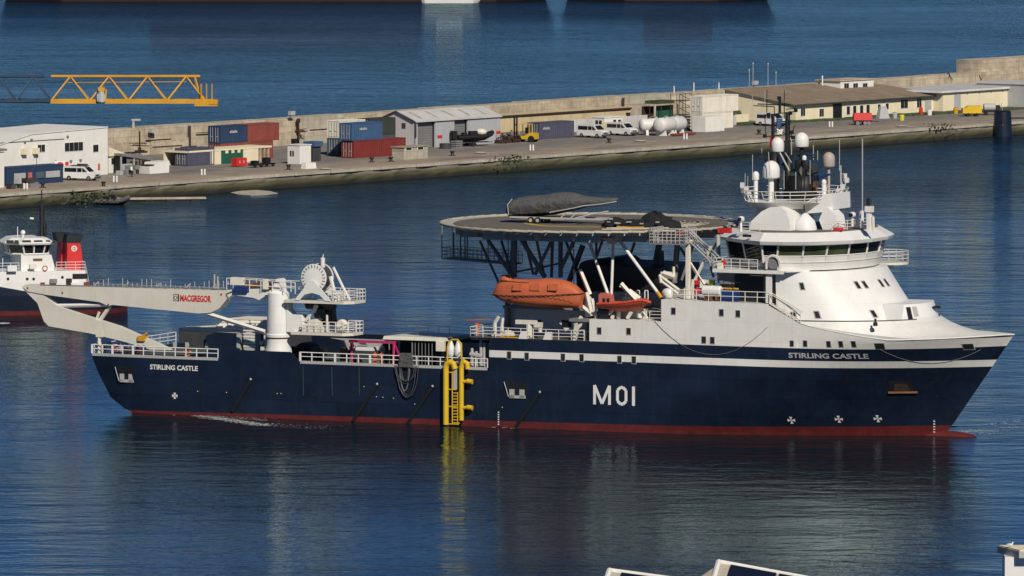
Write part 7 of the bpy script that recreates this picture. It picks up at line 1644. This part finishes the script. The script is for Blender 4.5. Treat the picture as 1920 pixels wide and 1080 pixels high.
b = MB(); pr = [(xl, 2.3), (xl, tz(0, 538)[1]), (tz(0, 538)[0], tz(0, 538)[1]), (tz(45, 546)[0], tz(45, 546)[1]), (tz(108, 548)[0], 2.6), (tz(108, 560)[0], 2.3)]; b.prism(pr, .3, 9.7); b.build('bow_bulwark', 'navy_paint', tug)
b = MB(); b.slab([(xl + 2, 1.0), (xr - 3, .5), (xr - .5, 4), (xr - .5, 6), (xr - 3, 9.5), (xl + 2, 9)], 2.2, None, 2.32); b.build('deck', 'deck_green', tug)
b = MB(); b.rail([(tz(170, 560)[0], .8, 2.3), (xr - 3, .8, 2.3)], .9, .04, 1.5); b.path([(tz(108, 560)[0], .4, 2.75), (xr - 3, .4, 2.7)], .18, 8); b.build('rubbing_rail', 'rubber', tug)
z1_ = tz(100, 508, 1)[1]
b = MB(); b.slab([(-30, 1), (tz(162, 540, 1)[0], 1), (tz(162, 540, 1)[0], 9), (-30, 9)], 2.3, None, z1_); b.build('deckhouse', 'clean_white', tug)
b = MB(); pr = [(tz(40, 510, 1.6)[0], z1_), (tz(105, 510, 1.6)[0], z1_), (tz(97, 478, 1.6)[0], tz(97, 478, 1.6)[1]), (tz(40, 478, 1.6)[0], tz(40, 478, 1.6)[1])]; b.prism(pr, 1.8, 8.2); b.build('bridge_base', 'clean_white', tug)
def tring(z, e, x0=tz(18, 470, 2)[0], x1=tz(98, 470, 2)[0]):
    return [(x0 - e + 1.4, 1.5 - e), (x1 + e - .8, 1.5 - e), (x1 + e, 2.6 - e * .3), (x1 + e, 7.4 + e * .3), (x1 + e - .8, 8.5 + e), (x0 - e + 1.4, 8.5 + e), (x0 - e, 6.8), (x0 - e, 3.2)]
zA, zB, zC = tz(60, 477, 1.5)[1], tz(60, 459, 1.5)[1], tz(60, 447, 1.5)[1]
b = MB(); b.slab(tring(0, -.35), zA, tring(0, -.1), zB); b.build('wheelhouse', 'glass_dark', tug)
lo, hi = tring(0, -.33), tring(0, -.08)
def between(i, t, s, off=.02):
    j = (i + 1) % 8; p = [lerp(lerp(lo[i][k], lo[j][k], t), lerp(hi[i][k], hi[j][k], t), s) for k in (0, 1)]; return (p[0], p[1] - (off if i == 0 else 0), lerp(zA, zB, s))
b = MB()
for i in range(8):
    L = math.hypot(lo[(i + 1) % 8][0] - lo[i][0], lo[(i + 1) % 8][1] - lo[i][1]); n = max(1, int(L / 1.1))
    for k in range(n + 1): b.tube(between(i, k / n, 0), between(i, k / n, 1), .1, 5)
    b.tube(between(i, 0, 0), between(i, 1, 0), .12, 5)
b.build('window_frame', 'clean_white', tug)
b = MB(); b.slab(tring(0, .35), zB, tring(0, .45), zB + .18); b.slab(tring(0, .45), zB + .18, tring(0, -.5), zC); b.build('wheelhouse_roof', 'clean_white', tug)
for px in (16, 22, 31, 50, 72, 90, 102):
    x, z = tz(px, 453, 1.3); b = MB(); w_ = .55 if px in (50, 72) else .28; b._add([(x - w_, 1.18, z - .22), (x + w_, 1.18, z - .22), (x + w_ - .05, 1.42, z + .16), (x - w_ + .05, 1.42, z + .16)], [(0, 1, 2, 3)]); b.build('skylight', 'window_dark', tug)
yfn = 3.0
b = MB(); pr = [tz(126, 508, yfn), tz(157, 508, yfn), tz(151, 456, yfn), tz(126, 456, yfn)]; b.prism(pr, yfn, yfn + 3.5); b.build('funnel', 'signal_red', tug)
b = MB(); pr = [tz(108, 505, yfn + 3.6), tz(124, 505, yfn + 3.6), tz(124, 453, yfn + 3.6), tz(112, 453, yfn + 3.6)]; b.prism(pr, yfn + 2, yfn + 5); b.build('funnel', 'signal_red', tug)
b = MB(); pr = [tz(124, 456, yfn), tz(150, 456, yfn), tz(157, 441, yfn), tz(127, 440, yfn)]; b.prism(pr, yfn + .02, yfn + 3.4); pr = [tz(106, 452, yfn + 3), tz(126, 452, yfn + 3), tz(134, 437, yfn + 3), tz(103, 437, yfn + 3)]; b.prism(pr, yfn + 2.2, yfn + 4.8); b.build('funnel_top', 'black_paint', tug)
x, z = tz(139, 466, yfn); b = MB(); b.lathe((x, yfn - .03, z), [(.35, 0), (.35, .02)], 20, 'y'); e_ = b.build('funnel_emblem', 'clean_white', tug); b = MB(); b.path([(x + .2 * math.cos(t_), yfn - .05, z + .2 * math.sin(t_)) for t_ in [2 * math.pi * i / 10 for i in range(11)]], .03, 4); b.box(x - .04, x + .04, yfn - .06, yfn - .03, z - .18, z + .18); b.build('emblem_ring', 'signal_red', e_)
b = MB(); 
def tl(pa, pb, y, r): a_, c_ = tz(*pa, y), tz(*pb, y); b.tube((a_[0], y, a_[1]), (c_[0], y, c_[1]), r, 6)
tl((78, 448), (78, 384), 5, .26); tl((86, 448), (80, 396), 5, .14); tl((70, 448), (77, 412), 5, .1); tl((73, 378), (84, 378), 5, .08); tl((74, 398), (84, 399), 5, .18); tl((74, 432), (88, 432), 5, .12); tl((72, 420), (86, 424), 5, .1); tl((62, 412), (76, 422), 5, .07); tl((78, 392), (78, 356), 5, .07); tl((86, 446), (87, 418), 5, .08); b.build('mast', 'black_paint', tug)
b = MB(); tl((56, 409), (63, 410), 5, .12); tl((33, 447), (33, 425), 4, .05); tl((5, 500), (5, 484), 1.5, .05); x, z = tz(43, 436, 4); b.ball((x, 4, z), .3, 10); b.tube((x, 4, z - .8), (x, 4, z), .12, 6); b.build('aerial', 'clean_white', tug)
b = MB(); xa, xb = tz(106, 508, 1)[0], tz(160, 508, 1)[0]; b.rail([(xa, 1.1, z1_), (xb, 1.1, z1_), (xb, 8, z1_)], 1.0, .035, 1.0); b.rail([(-30, 1.1, z1_), (tz(36, 508, 1)[0], 1.1, z1_)], 1.0, .035, 1.0); b.build('railing', 'clean_white', tug)
b = MB(); xa, za_ = tz(160, 505, 1); xb, zb_ = tz(171, 548, 1); 
for y in (1, 1.8): b.tube((xa, y, za_ + .6), (xb, y, 2.4), .05, 5); b.tube((xa, y, za_), (xb - .4, y, 2.4), .05, 5)
b.build('deck_ladder', 'pale_grey', tug)
for px, py in ((15, 523), (51, 523), (63, 523), (117, 520)): x, z = tz(px, py, 1); b = MB(); b.lathe((x, .96, z), [(.17, 0), (.17, .04)], 12, 'y'); b.build('porthole', 'black_paint', tug)
x, z = tz(130, 530, 1); b = MB(); b.box(x - .4, x + .3, .94, 1.0, z - .7, z + .5); b.build('doorway_or_shade', 'black_paint', tug)
x, z = tz(150, 518, 1); b = MB(); b.box(x - .9, x + .9, .95, 1.0, z - .3, z + .3); b.build('deckhouse_window', 'window_dark', tug)
x, z = tz(84, 503, 1); t = thing('lifebuoy', 'red and white lifebuoy on the tug deckhouse below its wheelhouse', 'lifebuoy', T, (x, .9, z - .3)); b = MB(); b.path([(x + .28 * math.cos(q_), .9, z + .28 * math.sin(q_)) for q_ in [2 * math.pi * i / 12 for i in range(13)]], .07, 6); b.build('ring', 'faded_red', t)
x, z = tz(71, 487, 1.7); b = MB(); b.box(x - .55, x + .55, 1.74, 1.79, z - .14, z + .14); b.build('name_board', 'rust', tug)
for px, py, m, s_ in ((22, 503, 'clean_white', .7), (62, 500, 'container_cream', .5), (100, 527, 'mid_grey', .5), (140, 535, 'clean_white', .6), (163, 532, 'container_red', .4), (80, 532, 'container_red', .3)):
    x, z = tz(px, py, .8); b = MB(); b.cb((x, .8, z), (s_ * 1.6, s_, s_)); b.build('deck_fitting', m, tug)

# =====================================================================================
#               tower crane jib hanging into view, far ships, near roofs
# =====================================================================================
D_ = 700.0; J = Fr((0, D_), 0)
def jp(px, py, y=0): x, z = J.V(px, py, y); return (x, y, z)
x0 = jp(95, 190)[0]; x1 = jp(400, 190)[0]; zb_ = jp(250, 190)[2]; ztp = jp(250, 144)[2]; XL = jp(-620, 190)[0]
cr_ = thing('tower_crane', 'orange yellow lattice jib of a tower crane reaching in from the left over the harbour', 'crane', J, (XL, .75, 0))
def jib(xa, xb, name, m, step, sw=.11, top=True, dz=0):
    b = MB()
    for y in (0, 1.5): b.tube((xa, y, zb_ + dz), (xb, y, zb_ + dz), sw, 6)
    b.build('lower_chord', m, cr_)
    b = MB(); b.tube((xa, .75, ztp + dz), (xb - .4, .75, ztp + dz), .1, 6); b.build('upper_chord', m, cr_)
    n = round((xb - xa) / step)
    for k in range(n):
        a_ = lerp(xa, xb, k / n); c_ = lerp(xa, xb, (k + 1) / n); m_ = (a_ + c_) / 2
        b = MB()
        for y in (0, 1.5): b = MB(); b.tube((a_, y, zb_ + dz), (m_, .75, ztp + dz), .07, 5); b.build('brace', m, cr_); b = MB(); b.tube((m_, .75, ztp + dz), (c_, y, zb_ + dz), .055, 5); b.build('brace', m, cr_)
        b = MB(); b.tube((a_, 0, zb_ + dz), (a_, 1.5, zb_ + dz), .05, 5); b.tube((a_, 0, zb_ + dz), (c_, 1.5, zb_ + dz), .04, 5); b.build('cross_brace', m, cr_)
jib(x0, x1 - .6, 'jib', 'crane_yellow', 2.85); jib(XL, x0 - .05, 'jib', 'crane_blue', 2.5)
b = MB(); b.box(x0, x1, -.12, .02, zb_ - .16, zb_ + .16); b.box(x1 - 1.4, x1 + .3, -.15, 1.6, zb_ - .35, zb_ + .1); b.prism([(x1 - .3, zb_ + .1), (x1 + .35, zb_), (x1 + .3, zb_ - .2), (x1 - .3, zb_ - .2)], -.2, 1.7); b.build('jib_tip', 'crane_yellow', cr_)
b = MB(); 
for dx_ in (-.9, -.5, -.1): b.tube((x1 + dx_, 0, zb_), (x1 + dx_, 0, zb_ + 1.3), .05, 5)
b.tube((x1 - 1.4, .4, ztp), (x1 - .9, .4, zb_), .09, 5); b.build('tip_guard', 'crane_yellow', cr_)
b = MB(); x, y, z = jp(190, 180); b.cb((x, -.2, z - .1), (.6, .4, .5)); b.lathe((x, -.2, z), [(.25, -.5), (.33, -.4), (.2, .35)], 12); b.build('trolley_winch', 'pale_grey', cr_); b = MB(); b.cb((x, .3, z + .5), (.5, .8, .25)); b.tube((x + .35, 0, z + .5), (x + .3, 0, zb_), .08, 5); b.build('trolley_bracket', 'crane_yellow', cr_)
b = MB(); b.tube((x0 + 1, .75, ztp - .45), (x1 - 2, .75, ztp - .4), .03, 4); b.build('trolley_rope', 'crane_yellow', cr_)
b = MB(); 
for sx_ in (-.8, .8):
    for sy in (0, 1.6): b.tube((XL + sx_, sy, 0), (XL + sx_, sy, ztp + 6), .12, 6)
for k in range(36): z = k * 1.4; b.tube((XL - .8, 0, z), (XL + .8, 0, z + 1.4), .06, 4); b.tube((XL - .8, 1.6, z + 1.4), (XL + .8, 1.6, z), .06, 4); b.tube((XL + .8, 0, z), (XL + .8, 1.6, z + 1.4), .06, 4); b.tube((XL - .8, 0, z + 1.4), (XL - .8, 1.6, z), .06, 4)
b.build('tower_mast', 'crane_yellow', cr_)

# far ships: only their waterlines enter the view
def far_ship(label, px0, px1, py, h, m, houses, name='tanker'):
    fr = Fr(G((px0 + px1) / 2, py, 0), 0); x0, _ = fr.V(px0, py, 0); x1, _ = fr.V(px1, py, 0)
    t = thing(name, label, 'ship', fr, (0, 0, 0)); b = MB(); b.slab([(x0, 6), (x0 + 12, 0), (x1 - 10, 0), (x1, 8), (x1 - 10, 26), (x0 + 12, 26)], -1, [(x0 - 3, 6), (x0 + 10, -.5), (x1 - 8, -.5), (x1 + 4, 8), (x1 - 8, 27), (x0 + 10, 27)], h); b.build('hull', m, t)
    for a_, c_, hh in houses:
        xa, xb = fr.V(a_, py, 4)[0], fr.V(c_, py, 4)[0]; b = MB(); b.box(xa, xb, 3, 22, h, h + hh); b.build('superstructure', 'clean_white', t)
        b = MB(); 
        for k in range(2): b.box(xa + .6, xb - .6, 2.95, 3, h + 1.2 + k * 3, h + 2.2 + k * 3)
        b.build('window_band', 'window_dark', t)
    b = MB(); b.box(x0 + 30, x1 - 25, 5, 20, h, h + .8); b.build('hatch_coaming', 'rust', t); return t
far_ship('dark brown hull of a far tanker, only its waterline showing along the top left edge', 18, 1010, 3.0, 1.6, 'tanker_hull', ())
far_ship('second dark hull at the top edge of the view, right of the centre', 1075, 1425, 2.0, 1.4, 'tanker_hull', (), 'cargo_ship')
fr = Fr(G(845, 6, 0), 0); t = thing('white_launch', 'small white launch at the top edge of the view, lying against the far tanker', 'boat', fr, (0, 0, 0)); L = fr.V(898, 6, 0)[0]
b = MB(); b.slab([(-L, .5), (-L + .6, 0), (L - 1.5, 0), (L - .4, 1.3), (L - 1.5, 2.6), (-L + .6, 2.6)], -.3, [(-L - .3, .5), (-L + .4, -.2), (L - 1, -.2), (L + .6, 1.3), (L - 1, 2.8), (-L + .4, 2.8)], 1.0); b.build('hull', 'clean_white', t); b = MB(); b.box(-L * .5, L * .4, .4, 2.2, 1.0, 2.6); b.build('cabin', 'clean_white', t); b = MB(); b.box(-L * .45, L * .35, .35, .4, 1.6, 2.1); b.build('window', 'window_dark', t)

# near roofs with solar panels
def solar_roof(label, px, py, D, w_, dr, side, steep=.27, nr=5):
    """ridge end seen at px,py at distance D; roof runs down to the right"""
    d = ray(px, py); k = D / d[1]; o = (d[0] * k, D); z = CAMH + d[2] * k; fr = Fr(o, -8); t = thing('solar_roof', label, 'roof', fr, (0, 0, z - 12))
    L = 14.0; run = 7.5
    def pt(x, y, off=0): return (x, y, z - x * steep + y * .02 + off)
    b = MB(); q = [pt(0, 0), pt(L, 0), pt(L, -run), pt(0, -run)]; q = [(p[0], p[1], p[2] - (0 if i < 2 else 2.2)) for i, p in enumerate(q)]
    b._add(q + [(p[0], p[1], p[2] - .3) for p in q], [(0, 1, 2, 3), (7, 6, 5, 4), (0, 4, 5, 1), (1, 5, 6, 2), (2, 6, 7, 3), (3, 7, 4, 0)]); b.build('roof_slab', 'pale_concrete', t)
    b = MB(); b.tube(pt(-.05, .05, .03), pt(L, .05, .03), .075, 6); b.tube((0, 0, z + .04), (0, -run, z - 2.2 + .0), .1, 6); b.build('verge_coping', 'white_wall', t)
    b = MB(); b.box(.05, L, -run + .3, -.3, z - 14, z - L * steep - 2.4); b.build('wall', 'white_wall', t)
    for i in range(6):
        for j in range(3):
            xa = .45 + i * 1.7; xb = xa + 1.6; ya = -.25 - j * 2.2; yb = ya - 2.1
            f_ = lambda x, y: (x, y, z - x * steep + y * (2.2 / run) + .12)
            b = MB(); v_ = [f_(xa, ya), f_(xb, ya), f_(xb, yb), f_(xa, yb)]; b._add(v_ + [(p[0], p[1], p[2] - .06) for p in v_], [(0, 1, 2, 3), (7, 6, 5, 4), (0, 4, 5, 1), (1, 5, 6, 2), (2, 6, 7, 3), (3, 7, 4, 0)]); b.build('solar_panel', 'solar_glass', t)
    b = MB(); b._add([(0, 0, z), (-1.5, -run, z - 2.5), (0, -run, z - 2.2)], [(0, 1, 2)]); b._add([(0, 0, z - .05), (-3.5, -.5, z - 2.4), (-5, -run, z - 3.5), (0, -run, z - 2.2)], [(0, 1, 2, 3)]); b.build('hip_slope', 'pale_concrete', t)
    return t
solar_roof('larger of the two near roofs with dark solar panels along the bottom edge', 1348, 1055, 330, 0, 0, 1, .17)
solar_roof('smaller near roof corner with solar panels, left of the larger one', 1143, 1071, 330, 0, 0, 1, .12)
d = ray(1870, 1022); k = 600 / d[1]; z = CAMH + d[2] * k; fr = Fr((d[0] * k, 600), 0); t = thing('roof_terrace', 'corner of a near white building with a flat overhanging roof at the bottom right', 'building', fr, (0, 0, z - 24))
b = MB(); b.slab([(0, 0), (1.2, -3.4), (12, -3.4), (12, .8)], z - .5, None, z - .08); b.build('roof_slab', 'pale_grey', t); b = MB(); b.slab([(.05, .0), (1.25, -3.3), (12, -3.3), (12, .75)], z - .078, None, z); b.build('roof_edge', 'cream_wall', t)
b = MB(); b.box(.35, 12, -2.6, .6, z - 24, z - .51); b.build('wall', 'clean_white', t)
b = MB(); b.box(.8, 12, -2.66, -2.6, z - 2.6, z - 1.85); b.build('window', 'window_dark', t)
d = ray(1893, 1015); k = 599 / d[1]; gz = z + .01; fr2 = Fr((d[0] * k, 598.4), 20); t = thing('gull', 'white gull standing on the flat roof at the bottom right corner', 'bird', fr2, (0, 0, gz))
b = MB(); b.lathe((0, 0, gz + .17), [(.01, -.2), (.05, -.12), (.085, 0), (.075, .1), (.035, .17), (.01, .2)], 10, 'x'); b.ball((.17, 0, gz + .3), .05, 8); b.tube((.13, 0, gz + .2), (.17, 0, gz + .3), .045, 8); b.tube((.2, 0, gz + .3), (.27, 0, gz + .285), .012, 5, .004); b.build('body', 'gull', t, smooth=60)
b = MB(); 
for y in (-.03, .03): b.tube((0, y, gz), (0, y, gz + .12), .008, 5)
b.build('leg', 'crane_yellow', t); b = MB(); b.lathe((-.08, 0, gz + .2), [(.01, -.2), (.06, -.02), (.085, .06), (.06, .14)], 8, 'x'); b.build('wing', 'pale_grey', t)

# ---- foam and wake on the water ----
b = MB(); random.seed(77)
def foam(px0, py0, px1, py1, n, sp, sz):
    for k in range(n):
        s = random.random(); px = lerp(px0, px1, s) + random.gauss(0, sp); py = lerp(py0, py1, s) + random.gauss(0, sp * .12)
        X, Y = G(px, py, .03); a_ = sz * random.uniform(.3, 1.2); c_ = a_ * random.uniform(.5, 2.0); m_ = random.randint(5, 7)
        b._add([(X + a_ * 2 * math.cos(2 * math.pi * i / m_) * random.uniform(.5, 1.1), Y + c_ * math.sin(2 * math.pi * i / m_) * random.uniform(.5, 1.2), .03 + .0004 * (k % 40)) for i in range(m_)], [tuple(range(m_))])
foam(272, 767, 340, 773, 420, 7, .09); foam(330, 772, 500, 798, 1000, 10, .08); foam(380, 780, 500, 797, 300, 8, .1); foam(400, 777, 500, 788, 260, 12, .06); foam(500, 796, 620, 803, 160, 18, .05)
foam(1766, 803, 1788, 799, 260, 4, .08); foam(1780, 812, 1850, 806, 260, 10, .07); foam(1830, 815, 1910, 800, 220, 12, .06); foam(0, 606, 12, 606, 70, 4, .25); foam(1200, 552, 1230, 552, 0, 4, .1)
foam(920, 801, 965, 803, 25, 6, .08); foam(1860, 796, 1915, 786, 22, 10, .12)
f_ = b.build('wake_foam', 'foam_white'); f_['kind'] = 'stuff'; f_['label'] = 'streaks of white wake foam along the waterline'

# ---- pieces that stand apart become parts of their own ----
def split_islands(o):
    me = o.data; n = len(me.vertices); par = list(range(n))
    def find(a):
        while par[a] != a: par[a] = par[par[a]]; a = par[a]
        return a
    for e in me.edges:
        a, c = find(e.vertices[0]), find(e.vertices[1])
        if a != c: par[a] = c
    grp = {}
    for i in range(n): grp.setdefault(find(i), []).append(i)
    L = []
    for g in grp.values():
        cs = [me.vertices[i].co for i in g]; L.append([[min(c[k] for c in cs) - .06 for k in range(3)], [max(c[k] for c in cs) + .06 for k in range(3)], set(g)])
    ch = True
    while ch:
        ch = False
        for i in range(len(L)):
            for j in range(i + 1, len(L)):
                if all(L[i][0][k] <= L[j][1][k] and L[j][0][k] <= L[i][1][k] for k in range(3)):
                    L[i] = [[min(L[i][0][k], L[j][0][k]) for k in range(3)], [max(L[i][1][k], L[j][1][k]) for k in range(3)], L[i][2] | L[j][2]]; L.pop(j); ch = True; break
            if ch: break
    if len(L) < 2 or len(L) > 30: return
    for lo_, hi_, g in L:
        ids = sorted(g); mp_ = {v: k for k, v in enumerate(ids)}; m2 = bpy.data.meshes.new(me.name)
        fs = [p for p in me.polygons if p.vertices[0] in g]
        m2.from_pydata([me.vertices[i].co[:] for i in ids], [], [tuple(mp_[v] for v in p.vertices) for p in fs])
        for mm in me.materials: m2.materials.append(mm)
        m2.polygons.foreach_set('material_index', [p.material_index for p in fs]); m2.polygons.foreach_set('use_smooth', [p.use_smooth for p in fs]); m2.update()
        c = bpy.data.objects.new(o.name.split('.')[0], m2); COL.objects.link(c); c.parent = o.parent; c.matrix_local = o.matrix_local.copy()
    bpy.data.objects.remove(o)
SPLIT = 'deck_beams roof_railing buoy_cluster notice stem scrap_pieces exhaust_stack overboard_outlet outlet_rim floodlight instrument_box signal_post control_cabinet whip_antenna hoop_rail bulkhead_lamp rim_lamp_box radar_scanner winch_drum hull_seam painter_line catwalk door_sign pivot_pin hatch_window roof_vent aerial door_seam eaves_bracket cable_and_lamp pallet_load stay_wire strut_head'.split()
for o in list(bpy.data.objects):
    if o.type == 'MESH' and o.name.split('.')[0] in SPLIT and not o.children: split_islands(o)
